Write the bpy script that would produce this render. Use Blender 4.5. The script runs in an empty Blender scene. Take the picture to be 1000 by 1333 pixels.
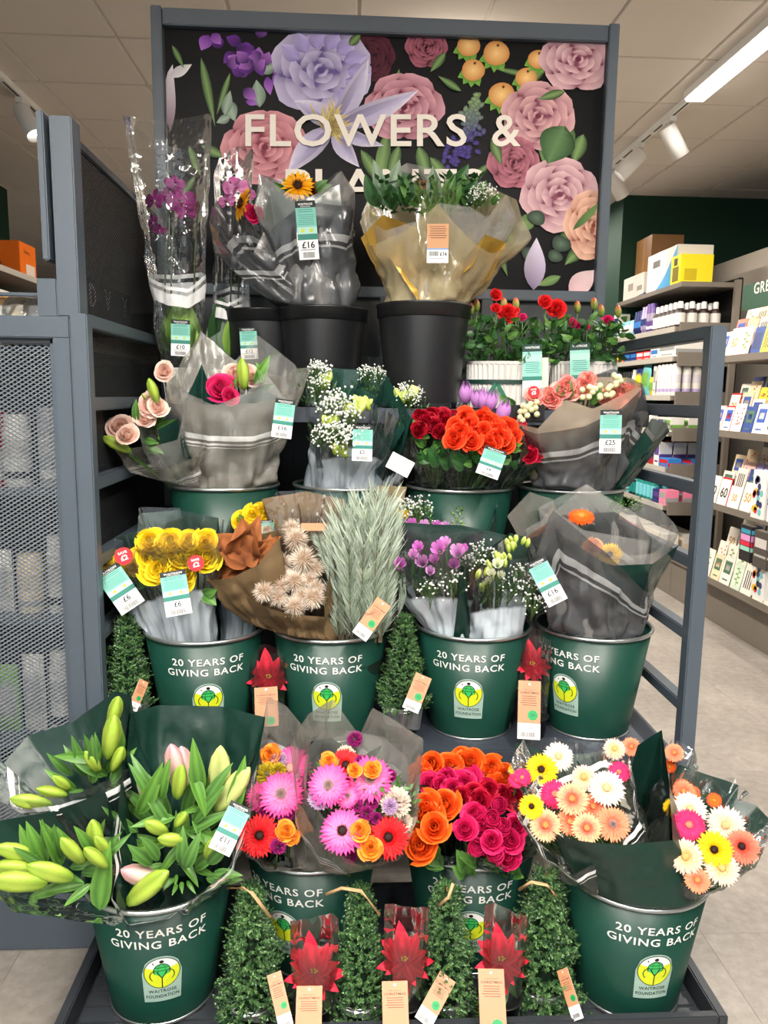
import bpy, bmesh, math, random
from mathutils import Vector, Matrix, noise
random.seed(7)
R = math.radians
col = bpy.context.scene.collection
scene = bpy.context.scene

# ---------------------------------------------------------------- camera, world, lights, exposure
F, H = 1000.0, 1.45                       # focal length in photo pixels, eye height in metres
YAW, PITCH, ROLL = R(3.1), R(8.6), R(0.78)
FW = Vector((math.sin(YAW)*math.cos(PITCH), math.cos(YAW)*math.cos(PITCH), -math.sin(PITCH)))
_r0 = Vector((math.cos(YAW), -math.sin(YAW), 0)); _u0 = _r0.cross(FW)
RT = _r0*math.cos(ROLL) + _u0*math.sin(ROLL)
UP = -_r0*math.sin(ROLL) + _u0*math.cos(ROLL)
EYE = Vector((0, 0, H))
cam_data = bpy.data.cameras.new('camera'); cam = bpy.data.objects.new('camera', cam_data); col.objects.link(cam)
cam_data.sensor_fit = 'AUTO'; cam_data.sensor_width = 36.0; cam_data.lens = 36.0*F/1333.0
cam_data.clip_start = 0.02
m = Matrix.Identity(4)
for i in range(3):
    m[i][0], m[i][1], m[i][2], m[i][3] = RT[i], UP[i], -FW[i], EYE[i]
cam.matrix_world = m
scene.camera = cam

world = bpy.data.worlds.new('assumed_daylight'); scene.world = world; world.use_nodes = True  # even ambient fill standing for assumed daylight from behind the camera
bg = world.node_tree.nodes['Background']
bg.inputs[0].default_value = (0.92, 0.96, 1.0, 1); bg.inputs[1].default_value = 0.13

def area(name, loc, rot, sx, sy, power, colour):
    l = bpy.data.lights.new(name, 'AREA'); l.shape = 'RECTANGLE'; l.size = sx; l.size_y = sy
    l.energy = power; l.color = colour
    o = bpy.data.objects.new(name, l); o.location = loc; o.rotation_euler = rot; col.objects.link(o)
    return o
# linear ceiling lamps, the hanging ones added out of view (they run along Y); the lamp bodies are built with the ceiling
area('linear_lamp_light', (2.0, 3.0, 3.13), (0, 0, 0), 0.10, 3.2, 90, (1.0, 0.93, 0.84))
for _x in (0.95, -0.75):
    area('linear_lamp_light', (_x, -0.9, 2.93), (0, 0, 0), 0.14, 2.6, 118, (1.0, 0.96, 0.90))
    area('added_ceiling_uplight', (_x, -0.9, 3.01), (R(180), 0, 0), 0.14, 2.6, 125, (1.0, 0.93, 0.84))  # upward light added to brighten the ceiling
area('linear_lamp_light', (0.55, 5.6, 2.93), (0, 0, 0), 0.14, 3.0, 170, (1.0, 0.92, 0.82))  # unseen lamp added behind the poster to light the aisle shelving
area('added_ceiling_uplight', (0.55, 5.6, 3.01), (R(180), 0, 0), 0.14, 3.0, 30, (1.0, 0.92, 0.82))  # its upward light is added for the ceiling too
area('linear_lamp_light', (2.0, 8.2, 3.13), (0, 0, 0), 0.10, 3.0, 40, (1.0, 0.93, 0.84))
# assumed daylight: unseen frontal fill added behind the photographer, with no shop front built
area('assumed_daylight_fill', (-1.6, -3.6, 1.7), (R(90), 0, R(-14)), 5.0, 2.6, 50, (0.9, 0.96, 1.0))

vs = scene.view_settings
vs.view_transform = 'Standard'; vs.look = 'None'; vs.gamma = 1.0; vs.use_curve_mapping = False
vs.exposure = 0.1
scene.cycles.transparent_max_bounces = 16
scene.cycles.max_bounces = 8

# ---------------------------------------------------------------- pixel -> place helpers (photo is 1000 x 1333)
def ray(px, py): return FW*F + RT*(px-500.0) - UP*(py-666.5)
def P(px, py, Y): d = ray(px, py); return EYE + d*(Y/d.y)
def PZ(px, py, Z): d = ray(px, py); return EYE + d*((Z-H)/d.z)
def PX(px, py, X): d = ray(px, py); return EYE + d*(X/d.x)
def mpp(p): return (p-EYE).dot(FW)/F         # metres per pixel at a place

def lin(c):
    c = c/255.0
    return c/12.92 if c <= 0.04045 else ((c+0.055)/1.055)**2.4
def rgb(r, g=None, b=None):
    if g is None: r, g, b = r
    return (lin(r), lin(g), lin(b))
def mixc(a, b, t): return tuple(x+(y-x)*t for x, y in zip(a, b))
def jit(c, a=0.08):
    k = 1+random.uniform(-a, a)
    return tuple(max(0, x*k*(1+random.uniform(-a*.3, a*.3))) for x in c)

# ---------------------------------------------------------------- materials
MATS = {}
def nmat(name):
    mt = bpy.data.materials.new(name); mt.use_nodes = True
    nt = mt.node_tree; nt.nodes.clear()
    out = nt.nodes.new('ShaderNodeOutputMaterial')
    MATS[name] = mt
    return mt, nt, out
def N(nt, t, **kw):
    n = nt.nodes.new(t)
    for k, v in kw.items():
        if k in n.inputs: n.inputs[k].default_value = v
        else: setattr(n, k, v)
    return n
def bumpn(nt, scale, strength, detail=3, dist=0.01, kind='noise', vec=None):
    t = N(nt, 'ShaderNodeTexNoise', Scale=scale, Detail=detail)
    tc = N(nt, 'ShaderNodeTexCoord')
    nt.links.new(tc.outputs['Object'], t.inputs['Vector'])
    b = N(nt, 'ShaderNodeBump', Strength=strength, Distance=dist)
    nt.links.new(t.outputs['Fac'], b.inputs['Height'])
    return b, t
def pmat(name, c, rough=0.5, metal=0.0, spec=0.5, bump=(60, .1), var=0.12, vscale=9, coat=0.0):
    """plain coloured surface with a little procedural unevenness"""
    if name in MATS: return MATS[name]
    mt, nt, out = nmat(name)
    p = N(nt, 'ShaderNodeBsdfPrincipled', Roughness=rough, Metallic=metal)
    p.inputs['Specular IOR Level'].default_value = spec
    p.inputs['Coat Weight'].default_value = coat
    t = N(nt, 'ShaderNodeTexNoise', Scale=vscale, Detail=4)
    tc = N(nt, 'ShaderNodeTexCoord'); nt.links.new(tc.outputs['Object'], t.inputs['Vector'])
    r = N(nt, 'ShaderNodeMix', data_type='RGBA')
    r.inputs[6].default_value = (*[x*(1-var) for x in c], 1); r.inputs[7].default_value = (*[min(1, x*(1+var)) for x in c], 1)
    nt.links.new(t.outputs['Fac'], r.inputs[0]); nt.links.new(r.outputs[2], p.inputs['Base Color'])
    if bump:
        b, _ = bumpn(nt, bump[0], bump[1]); nt.links.new(b.outputs[0], p.inputs['Normal'])
    nt.links.new(p.outputs[0], out.inputs[0])
    return mt
def vmat(name, rough=0.5, transl=0.0, spec=0.4, var=0.15, vscale=40, bump=(90, .08)):
    """colour from the mesh's own per-piece colours, with procedural variation"""
    if name in MATS: return MATS[name]
    mt, nt, out = nmat(name)
    a = N(nt, 'ShaderNodeAttribute', attribute_name='Col')
    t = N(nt, 'ShaderNodeTexNoise', Scale=vscale, Detail=3)
    tc = N(nt, 'ShaderNodeTexCoord'); nt.links.new(tc.outputs['Object'], t.inputs['Vector'])
    mr = N(nt, 'ShaderNodeMapRange'); mr.inputs[3].default_value = 1-var; mr.inputs[4].default_value = 1+var
    nt.links.new(t.outputs['Fac'], mr.inputs[0])
    mu = N(nt, 'ShaderNodeVectorMath', operation='SCALE')
    nt.links.new(a.outputs['Color'], mu.inputs[0]); nt.links.new(mr.outputs[0], mu.inputs['Scale'])
    p = N(nt, 'ShaderNodeBsdfPrincipled', Roughness=rough); p.inputs['Specular IOR Level'].default_value = spec
    nt.links.new(mu.outputs[0], p.inputs['Base Color'])
    if bump:
        b, _ = bumpn(nt, *bump); nt.links.new(b.outputs[0], p.inputs['Normal'])
    sh = p.outputs[0]
    if transl:
        tr = N(nt, 'ShaderNodeBsdfTranslucent'); nt.links.new(mu.outputs[0], tr.inputs['Color'])
        mx = N(nt, 'ShaderNodeMixShader'); mx.inputs[0].default_value = transl
        nt.links.new(sh, mx.inputs[1]); nt.links.new(tr.outputs[0], mx.inputs[2]); sh = mx.outputs[0]
    nt.links.new(sh, out.inputs[0])
    return mt
def film(name, tint, body, opacity, rough=0.12, edge=0.35, bump=(14, .5), stripes=(), stripe_col=(.9, .9, .9), stripe_op=0.75, fade=None, crumple=False):
    """clear or frosted wrapping film; stripes are printed bands at distances (fraction of height) below the upper edge.
    fade=(v0,v1,op2): the print turns more opaque below v"""
    if name in MATS: return MATS[name]
    mt, nt, out = nmat(name)
    tr = N(nt, 'ShaderNodeBsdfTransparent'); tr.inputs[0].default_value = (*tint, 1)
    p = N(nt, 'ShaderNodeBsdfPrincipled', Roughness=rough); p.inputs['Base Color'].default_value = (*body, 1)
    p.inputs['Specular IOR Level'].default_value = 0.7
    b, tx_ = bumpn(nt, bump[0], bump[1], detail=2, dist=0.02)
    if crumple: tx_.noise_type = 'RIDGED_MULTIFRACTAL'; tx_.inputs['Detail'].default_value = 3
    nt.links.new(b.outputs[0], p.inputs['Normal'])
    lw = N(nt, 'ShaderNodeLayerWeight', Blend=0.35)
    nt.links.new(b.outputs[0], lw.inputs['Normal'])
    gl = N(nt, 'ShaderNodeBsdfAnisotropic', Roughness=max(.06, rough*.6)); gl.inputs['Color'].default_value = (.95, .96, .96, 1)
    nt.links.new(b.outputs[0], gl.inputs['Normal'])
    ma = N(nt, 'ShaderNodeMath', operation='MULTIPLY_ADD'); ma.inputs[1].default_value = edge; ma.inputs[2].default_value = .012
    nt.links.new(lw.outputs['Fresnel'], ma.inputs[0])
    skin = N(nt, 'ShaderNodeMixShader'); nt.links.new(ma.outputs[0], skin.inputs[0]); nt.links.new(tr.outputs[0], skin.inputs[1]); nt.links.new(gl.outputs[0], skin.inputs[2])
    va = N(nt, 'ShaderNodeValue'); va.outputs[0].default_value = opacity; fac = va.outputs[0]
    uv = N(nt, 'ShaderNodeUVMap', uv_map='UVMap'); sp = N(nt, 'ShaderNodeSeparateXYZ'); nt.links.new(uv.outputs[0], sp.inputs[0])
    if fade:
        mr = N(nt, 'ShaderNodeMapRange'); mr.inputs[1].default_value = fade[0]; mr.inputs[2].default_value = fade[1]
        mr.inputs[3].default_value = 0; mr.inputs[4].default_value = fade[2]
        nt.links.new(sp.outputs[1], mr.inputs[0])
        mm = N(nt, 'ShaderNodeMath', operation='MAXIMUM'); nt.links.new(fac, mm.inputs[0]); nt.links.new(mr.outputs[0], mm.inputs[1]); fac = mm.outputs[0]
    if stripes:
        sm = None
        for (c0, hw) in stripes:
            s1 = N(nt, 'ShaderNodeMath', operation='COMPARE'); s1.inputs[1].default_value = c0; s1.inputs[2].default_value = hw
            nt.links.new(sp.outputs[1], s1.inputs[0])
            if sm is None: sm = s1.outputs[0]
            else:
                ad = N(nt, 'ShaderNodeMath', operation='MAXIMUM'); nt.links.new(sm, ad.inputs[0]); nt.links.new(s1.outputs[0], ad.inputs[1]); sm = ad.outputs[0]
        mc = N(nt, 'ShaderNodeMix', data_type='RGBA'); mc.inputs[6].default_value = (*body, 1); mc.inputs[7].default_value = (*stripe_col, 1)
        nt.links.new(sm, mc.inputs[0]); nt.links.new(mc.outputs[2], p.inputs['Base Color'])
        so = N(nt, 'ShaderNodeMath', operation='MULTIPLY'); so.inputs[1].default_value = stripe_op; nt.links.new(sm, so.inputs[0])
        mm = N(nt, 'ShaderNodeMath', operation='MAXIMUM'); nt.links.new(fac, mm.inputs[0]); nt.links.new(so.outputs[0], mm.inputs[1]); fac = mm.outputs[0]
    mx = N(nt, 'ShaderNodeMixShader')
    nt.links.new(fac, mx.inputs[0]); nt.links.new(skin.outputs[0], mx.inputs[1]); nt.links.new(p.outputs[0], mx.inputs[2])
    nt.links.new(mx.outputs[0], out.inputs[0])
    return mt
def emat(name, c, s):
    mt, nt, out = nmat(name)
    e = N(nt, 'ShaderNodeEmission', Strength=s); e.inputs[0].default_value = (*c, 1)
    nt.links.new(e.outputs[0], out.inputs[0]); return mt

STEEL = pmat('blue_grey_painted_steel', rgb(74, 84, 94), .42, 0, .5, (220, .03), .05)
STEEL_DK = pmat('dark_painted_steel', rgb(46, 50, 55), .45, 0, .5, (220, .03), .05)
PETAL = vmat('petal', .55, .22, .25, .10, 60, None)
LEAF = vmat('leaf', .38, .12, .5, .18, 50, (120, .1))
PRINT = vmat('printed_card', .45, 0, .4, .03, 30, None)
DRY = vmat('dried_stem', .8, .1, .2, .15, 60, None)
PAINTV = vmat('packaging', .4, 0, .45, .05, 30, None)
PBLACK = pmat('black_plastic', rgb(24, 25, 27), .35, 0, .5, (40, .04), .1)
GREENTIN = pmat('dark_green_enamel', rgb(17, 60, 49), .40, 0, .45, (14, .03), .08, 5, .0)
RIMTIN = pmat('bare_tin_rim', rgb(190, 196, 196), .3, .9, .5, (90, .05), .06)

# ---------------------------------------------------------------- mesh building
class MB:
    def __init__(s): s.v = []; s.f = []; s.c = []; s.mi = []; s.uv = []; s.has_uv = False
    def add(s, verts, faces, c=(1, 1, 1), mi=0, M=None, uv=None):
        n = len(s.v)
        if M is not None: verts = [M @ Vector(q) for q in verts]
        s.v.extend([tuple(q) for q in verts])
        if c and not isinstance(c[0], (tuple, list)): c = [c]*len(verts)
        s.c.extend([tuple(q) for q in c])
        if uv: s.uv.extend(uv); s.has_uv = True
        else: s.uv.extend([(0, 0)]*len(verts))
        s.f.extend([tuple(i+n for i in q) for q in faces]); s.mi.extend([mi]*len(faces))
        return s
    def box(s, x0, x1, y0, y1, z0, z1, c=(1, 1, 1), mi=0, M=None):
        v = [(x, y, z) for z in (z0, z1) for y in (y0, y1) for x in (x0, x1)]
        return s.add(v, [(0, 2, 3, 1), (4, 5, 7, 6), (0, 1, 5, 4), (2, 6, 7, 3), (0, 4, 6, 2), (1, 3, 7, 5)], c, mi, M)
    def grid(s, fn, nu, nv, closed=False, c=None, mi=0, M=None, uvf=None):
        """fn(u,v)->point (u,v in 0..1), c: colour or function(u,v)"""
        v = []; cc = []; uu = []
        mu = nu if closed else nu+1
        for j in range(nv+1):
            for i in range(mu):
                u, w = i/nu, j/nv
                v.append(fn(u, w)); cc.append(c(u, w) if callable(c) else (c or (1, 1, 1)))
                uu.append(uvf(u, w) if uvf else (u, w))
        f = []
        for j in range(nv):
            for i in range(nu):
                a = j*mu+i; b = j*mu+(i+1) % mu
                f.append((a, b, b+mu, a+mu))
        return s.add(v, f, cc, mi, M, uu)
    def lathe(s, prof, n=32, c=(1, 1, 1), mi=0, M=None, cap0=False, cap1=False, sx=1, sy=1, cf=None):
        v = []; cc = []
        for k, (r, z) in enumerate(prof):
            for i in range(n):
                a = 2*math.pi*i/n
                v.append((r*math.cos(a)*sx, r*math.sin(a)*sy, z)); cc.append(cf(k/(len(prof)-1), a) if cf else c)
        f = [(j*n+i, j*n+(i+1) % n, (j+1)*n+(i+1) % n, (j+1)*n+i) for j in range(len(prof)-1) for i in range(n)]
        if cap0: f.append(tuple(reversed(range(n))))
        if cap1: f.append(tuple(range((len(prof)-1)*n, len(prof)*n)))
        return s.add(v, f, cc, mi, M)
    def tube(s, pts, r, n=6, c=(1, 1, 1), mi=0, r1=None, c1=None):
        pts = [Vector(p) for p in pts]; v = []; cc = []; L = len(pts)
        for k, p in enumerate(pts):
            d = (pts[min(k+1, L-1)]-pts[max(k-1, 0)]).normalized()
            x = d.orthogonal().normalized(); y = d.cross(x)
            t = k/(L-1) if L > 1 else 0
            rr = r+(r1-r)*t if r1 is not None else r
            for i in range(n):
                a = 2*math.pi*i/n; v.append(p+(x*math.cos(a)+y*math.sin(a))*rr); cc.append(mixc(c, c1, t) if c1 else c)
        f = [(j*n+i, j*n+(i+1) % n, (j+1)*n+(i+1) % n, (j+1)*n+i) for j in range(L-1) for i in range(n)]
        f.append(tuple(reversed(range(n)))); f.append(tuple(range((L-1)*n, L*n)))
        return s.add(v, f, cc, mi)
    def poly(s, pts, c=(1, 1, 1), mi=0, M=None):
        return s.add(pts, [tuple(range(len(pts)))], c, mi, M)
    def mesh(s, name, mats, smooth=True):
        me = bpy.data.meshes.new(name)
        me.from_pydata(s.v, [], s.f)
        if not isinstance(mats, (list, tuple)): mats = [mats]
        for q in mats: me.materials.append(q)
        if len(mats) > 1: me.polygons.foreach_set('material_index', s.mi)
        at = me.color_attributes.new('Col', 'FLOAT_COLOR', 'POINT')
        at.data.foreach_set('color', [x for q in s.c for x in (q[0], q[1], q[2], 1.0)])
        if s.has_uv:
            ul = me.uv_layers.new(name='UVMap')
            ul.data.foreach_set('uv', [x for fc in s.f for i in fc for x in s.uv[i]])
        if smooth: me.polygons.foreach_set('use_smooth', [True]*len(me.polygons))
        me.update()
        return me
    def build(s, name, mats, parent=None, smooth=True):
        return link(name, s.mesh(name, mats, smooth), parent)

def link(name, me, parent=None, M=None):
    """one mesh object; its geometry is in world space unless M gives its place"""
    o = bpy.data.objects.new(name, me); col.objects.link(o)
    W = M if M is not None else Matrix.Identity(4)
    if parent is not None:
        o.parent = parent
        wp = WORLD.get(parent.name, Matrix.Identity(4))
        o.matrix_local = wp.inverted() @ W
    else:
        o.matrix_world = W
    WORLD[o.name] = W
    return o
WORLD = {}
def tag(o, label=None, cat=None, group=None, kind=None):
    for k, v in (('label', label), ('category', cat), ('group', group), ('kind', kind)):
        if v: o[k] = v
    return o
def thing(name, loc, label, cat, group=None):
    o = bpy.data.objects.new(name, None); col.objects.link(o); o.empty_display_size = .05
    o.location = loc; WORLD[o.name] = Matrix.Translation(Vector(loc))
    return tag(o, label, cat, group)
def struct(o): o['kind'] = 'structure'; return o
def frame(loc, zdir, up=None, spin=0.0, scale=1.0):
    """matrix placing local +Z along zdir at loc"""
    z = Vector(zdir).normalized(); u = Vector(up) if up else Vector((0, 0, 1))
    if abs(z.dot(u.normalized())) > .98: u = Vector((0, 1, 0))
    x = u.cross(z).normalized(); y = z.cross(x)
    m = Matrix(((x.x, y.x, z.x, loc[0]), (x.y, y.y, z.y, loc[1]), (x.z, y.z, z.z, loc[2]), (0, 0, 0, 1)))
    return m @ Matrix.Rotation(spin, 4, 'Z') @ Matrix.Diagonal((scale, scale, scale, 1))
def bevel_box(name, x0, x1, y0, y1, z0, z1, mt, parent=None, b=.003, c=(1, 1, 1)):
    bm = bmesh.new()
    bmesh.ops.create_cube(bm, size=1, matrix=Matrix.Translation(((x0+x1)/2, (y0+y1)/2, (z0+z1)/2)) @ Matrix.Diagonal((x1-x0, y1-y0, z1-z0, 1)))
    bmesh.ops.bevel(bm, geom=list(bm.edges), offset=b, segments=2, affect='EDGES')
    me = bpy.data.meshes.new(name); bm.to_mesh(me); bm.free(); me.materials.append(mt)
    at = me.color_attributes.new('Col', 'FLOAT_COLOR', 'POINT')
    at.data.foreach_set('color', [x for _ in me.vertices for x in (*c, 1.0)])
    return link(name, me, parent)

# ---------------------------------------------------------------- lettering (flat print as thin meshes)
_TXT = {}
def text2d(s, size=1.0, bold=0.0, spacing=1.0):
    """returns (verts2d, faces, width); cap height ~ size, baseline y=0, centred in x"""
    k = (s, bold, spacing)
    if k not in _TXT:
        cu = bpy.data.curves.new('lettering', 'FONT'); cu.body = s; cu.size = 1.0; cu.offset = bold; cu.space_character = spacing
        cu.resolution_u = 3; cu.fill_mode = 'FRONT'
        o = bpy.data.objects.new('lettering', cu); col.objects.link(o)
        dg = bpy.context.evaluated_depsgraph_get(); me = bpy.data.meshes.new_from_object(o.evaluated_get(dg))
        v = [(q.co.x, q.co.y) for q in me.vertices]; f = [tuple(q.vertices) for q in me.polygons]
        bpy.data.objects.remove(o); bpy.data.curves.remove(cu); bpy.data.meshes.remove(me)
        x0 = min(q[0] for q in v); x1 = max(q[0] for q in v)
        v = [((q[0]-(x0+x1)/2)/.70, q[1]/.70) for q in v]
        _TXT[k] = (v, f, (x1-x0)/.70)
    v, f, w = _TXT[k]
    return [(x*size, y*size) for x, y in v], f, w*size
def put_text(mb, s, cx, y, size, c, z, width=None, bold=0.0, spacing=1.0, fit=True, tf=None, rot=0.0):
    v, f, w = text2d(s, size, bold, spacing)
    k = width/w if width else 1.0
    ca, sa = math.cos(rot), math.sin(rot)
    q = [(cx+a*k*ca-b*sa, y+a*k*sa+b*ca, z) for a, b in v]
    if tf: q = [tf(*p) for p in q]
    mb.add(q, f, c)

# ================================================================ the room
def floor_material(name, a, b, joint=False):
    mt, nt, out = nmat(name)
    p = N(nt, 'ShaderNodeBsdfPrincipled', Roughness=.42); tc = N(nt, 'ShaderNodeTexCoord')
    t1 = N(nt, 'ShaderNodeTexNoise', Scale=2.2, Detail=6, Roughness=.65); nt.links.new(tc.outputs['Object'], t1.inputs['Vector'])
    t2 = N(nt, 'ShaderNodeTexNoise', Scale=28, Detail=5, Roughness=.7); nt.links.new(tc.outputs['Object'], t2.inputs['Vector'])
    ad = N(nt, 'ShaderNodeMath', operation='MULTIPLY_ADD'); ad.inputs[1].default_value = .45
    nt.links.new(t2.outputs['Fac'], ad.inputs[0]); 
    sc_ = N(nt, 'ShaderNodeMath', operation='MULTIPLY'); sc_.inputs[1].default_value = .55; nt.links.new(t1.outputs['Fac'], sc_.inputs[0])
    nt.links.new(sc_.outputs[0], ad.inputs[2])
    cr = N(nt, 'ShaderNodeValToRGB'); nt.links.new(ad.outputs[0], cr.inputs[0])
    cr.color_ramp.elements[0].position = .33; cr.color_ramp.elements[1].position = .66
    cr.color_ramp.elements[0].color = (*a, 1); cr.color_ramp.elements[1].color = (*b, 1)
    nt.links.new(cr.outputs[0], p.inputs['Base Color'])
    bp = N(nt, 'ShaderNodeBump', Strength=.06, Distance=.01); nt.links.new(t2.outputs['Fac'], bp.inputs['Height']); nt.links.new(bp.outputs[0], p.inputs['Normal'])
    nt.links.new(p.outputs[0], out.inputs[0]); return mt
FLOORM = floor_material('concrete_look_floor', rgb(114, 108, 101), rgb(160, 153, 145))
GROUT = pmat('floor_joint', rgb(128, 122, 115), .8)
CEILM = pmat('ceiling_tile_board', rgb(214, 205, 194), .9, 0, .2, (260, .12), .03, 3)
CGRID = pmat('ceiling_grid_bar', rgb(196, 188, 178), .7, 0, .3, None, .02)
GREENW = pmat('dark_green_wall_paint', rgb(16, 52, 36), .7, 0, .3, (80, .05), .05)
CREAMW = pmat('cream_wall_paint', rgb(206, 196, 182), .8, 0, .3, (80, .05), .04)
WHITEP = pmat('white_powder_coat', rgb(232, 230, 225), .45, 0, .5, (200, .02), .02)
LAMPE = emat('lamp_diffuser', (1.0, .95, .88), 9.0)

fl = struct(MB().box(-7, 7, -4.5, 14, -.06, -.004).build('floor', GROUT, None, False))
TW = .914
tile_me = None
for i in range(-4, 5):
    for j in range(0, 9):
        bm_ = MB().box(0, TW-.0008, 0, TW-.0008, -.006, 0)
        if tile_me is None: tile_me = bm_.mesh('floor_tile', FLOORM, False)
        link('floor_tile', tile_me, fl, Matrix.Translation((-.835+i*TW, .95+j*TW, 0)))
CZ = 3.2
cl = struct(MB().box(-7, 7, -1.5, 14, CZ+.012, CZ+.06).build('ceiling', CGRID, None, False))
ct = MB()
w_ = .6-.010
ct.add([(0, 0, .012), (w_, 0, .012), (w_, w_, .012), (0, w_, .012), (.006, .006, 0), (w_-.006, .006, 0), (w_-.006, w_-.006, 0), (.006, w_-.006, 0)],
       [(4, 7, 6, 5), (0, 4, 5, 1), (1, 5, 6, 2), (2, 6, 7, 3), (3, 7, 4, 0)])
ct_me = ct.mesh('ceiling_tile', CEILM, False)
for i in range(16):
    for j in range(15):
        link('ceiling_tile', ct_me, cl, Matrix.Translation((-4.735+i*.6, 2.415+j*.6, CZ)))
# walls
struct(MB().box(2.5, 7, 6.88, 7.0, 0, CZ).build('wall_back', GREENW, None, False))
struct(MB().box(2.42, 2.5, 6.88, 7.75, 0, CZ).build('wall_right_return', GREENW, None, False))
struct(MB().box(3.25, 3.33, 2.2, 6.88, 0, 2.62).build('wall_right', CREAMW, None, False))
q = PZ(9, 247, CZ)
struct(MB().box(q.x-.1, q.x, 3.0, q.y, 0, CZ).build('wall_left', GREENW, None, False))
struct(MB().box(-7, 7, 13.4, 13.5, 0, CZ).build('wall_far', CREAMW, None, False))
struct(MB().box(-7, 2.4, 13.32, 13.4, 2.35, 2.75).build('trim_1', pmat('dark_fascia', rgb(38, 36, 34), .6), None, False))

# linear ceiling lamps
def linear_lamp(x, y0, y1, label, drop=0.0):
    t = thing('linear_ceiling_lamp', (x, (y0+y1)/2, CZ), label, 'ceiling lamp')
    zc = CZ-drop
    MB().box(x-.06, x+.06, y0, y1, zc-.045, zc-.001).build('housing', WHITEP, t, False)
    MB().box(x-.05, x+.05, y0+.01, y1-.01, zc-.058, zc-.045).build('diffuser', LAMPE, t, False)
    if drop:  # drop added on unseen lamps to leave room for the ceiling uplights
        for yy in (y0+.2, y1-.2): MB().tube([(x, yy, zc-.002), (x, yy, CZ)], .002, 5).build('hanger', WHITEP, t)
linear_lamp(2.0, 1.4, 4.62, 'long bright linear ceiling lamp ending at the spotlight track')
linear_lamp(.95, -2.2, .4, 'unseen hanging linear lamp over the aisle before the flower display, nearer the cards', .205)
linear_lamp(.55, 4.1, 7.1, 'added hanging linear lamp hidden behind the poster frame', .205)
linear_lamp(-.75, -2.2, .4, 'unseen hanging linear lamp over the aisle before the flower display, nearer the mesh unit', .205)
linear_lamp(2.0, 6.9, 9.6, 'far linear ceiling lamp beyond the track spotlights by the cards')

TRACKM = pmat('track_aluminium', rgb(70, 62, 55), .5, .2, .5, None, .05)
def track(x, y0, y1, label):
    t = thing('lighting_track', (x, y0, CZ), label, 'lighting track')
    MB().box(x-.018, x+.018, y0, y1, CZ-.035, CZ-.001).build('rail', WHITEP, t, False)
    MB().box(x-.006, x+.006, y0, y1, CZ-.037, CZ-.0345).build('slot', TRACKM, t, False)
    for k in range(int((y1-y0)/.55)+1):
        yy = y0+k*.55
        MB().box(x-.022, x+.022, yy-.02, yy+.02, CZ-.04, CZ-.03).build('coupler', WHITEP, t, False)
track(2.0, 4.66, 6.85, 'slim white track carrying three spotlights near the cards')
track(-1.92, 3.6, 6.9, 'slim white track carrying the spotlight above the orange carton')
def spot(x, y, tilt, turn, label, power=18):
    """cylinder spotlight hung from its track; tilt from straight down, turn about the vertical"""
    t = thing('track_spotlight', (x, y, CZ-.04), label, 'spotlight', 'cylinder track spotlights')
    MB().box(x-.02, x+.02, y-.06, y+.06, CZ-.065, CZ-.038).build('adapter', WHITEP, t, False)
    MB().tube([(x, y, CZ-.06), (x, y, CZ-.11)], .012, 8).build('arm', WHITEP, t)
    d = Vector((math.sin(tilt)*math.cos(turn), math.sin(tilt)*math.sin(turn), -math.cos(tilt)))
    M_ = frame((x, y, CZ-.11), d)
    h = MB().lathe([(.0, -.03), (.05, -.03), (.052, -.026), (.052, .17), (.048, .17), (.046, .13), (0, .13)], 28)
    hd = link('lamp_head', h.mesh('lamp_head', WHITEP), t, M_)
    lens = MB().lathe([(0, .135), (.045, .135)], 28)
    link('lens', lens.mesh('lens', LAMPE, False), hd, M_)
    l = bpy.data.lights.new('spot_beam', 'SPOT'); l.energy = power; l.spot_size = R(50); l.spot_blend = .6; l.color = (1, .95, .88); l.shadow_soft_size = .04
    lo = bpy.data.objects.new('spot_beam', l); col.objects.link(lo); lo.matrix_world = frame(Vector((x, y, CZ-.11))+d*.2, -d)
spot(2.0, 4.95, R(36), R(12), 'white cylinder spotlight nearest the bright linear lamp', 20)
spot(2.0, 5.45, R(44), R(165), 'white cylinder spotlight in the middle of the track by the cards', 20)
spot(2.0, 5.95, R(38), R(20), 'white cylinder spotlight partly behind the poster frame', 20)
spot(-1.92, 5.0, R(34), R(-30), 'white cylinder spotlight above the orange carton and mesh unit', 20)
spot(-.95, .35, R(38), R(62), 'added unseen white cylinder spotlight before the display aimed at the lilies', 60)  # this spot and the next two are unseen, added to light the display
spot(.0, .2, R(42), R(88), 'added unseen white cylinder spotlight before the display aimed at its middle', 60)
spot(.95, .35, R(38), R(112), 'added unseen white cylinder spotlight before the display aimed at the gerberas', 60)

# ================================================================ the flower display stand
stand = thing('flower_display_stand', (.145, 2.3, 0), 'blue grey steel tiered flower stand with ladder sides and poster frame', 'display stand')
XL0, XL1, XR0, XR1 = -.631, -.592, .884, .924
def part(name, x0, x1, y0, y1, z0, z1, mt=STEEL, parent=None, b=.003): return bevel_box(name, x0, x1, y0, y1, z0, z1, mt, parent or stand, b)
for (a, b) in ((XL0, XL1), (XR0, XR1)):
    part('post', a, b, 1.85, 1.89, .05, 1.628)
    part('post', a-.002, b-.006, 2.74, 2.80, 0, 2.692)
    for z in (1.63, 1.437, 1.245, 1.055, .866, .671, .477, .285):
        part('rail', a+.002, b-.002, 1.888, 2.742, z-.032, z)
part('header_bar', XL1-.004, XR0-.002, 2.745, 2.795, 2.636, 2.688)
part('header_bar', XL1-.004, XR0-.002, 2.735, 2.795, 1.786, 1.822)
part('back_panel', XL1-.004, XR0, 2.765, 2.785, .1, 1.786, STEEL_DK)
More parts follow.
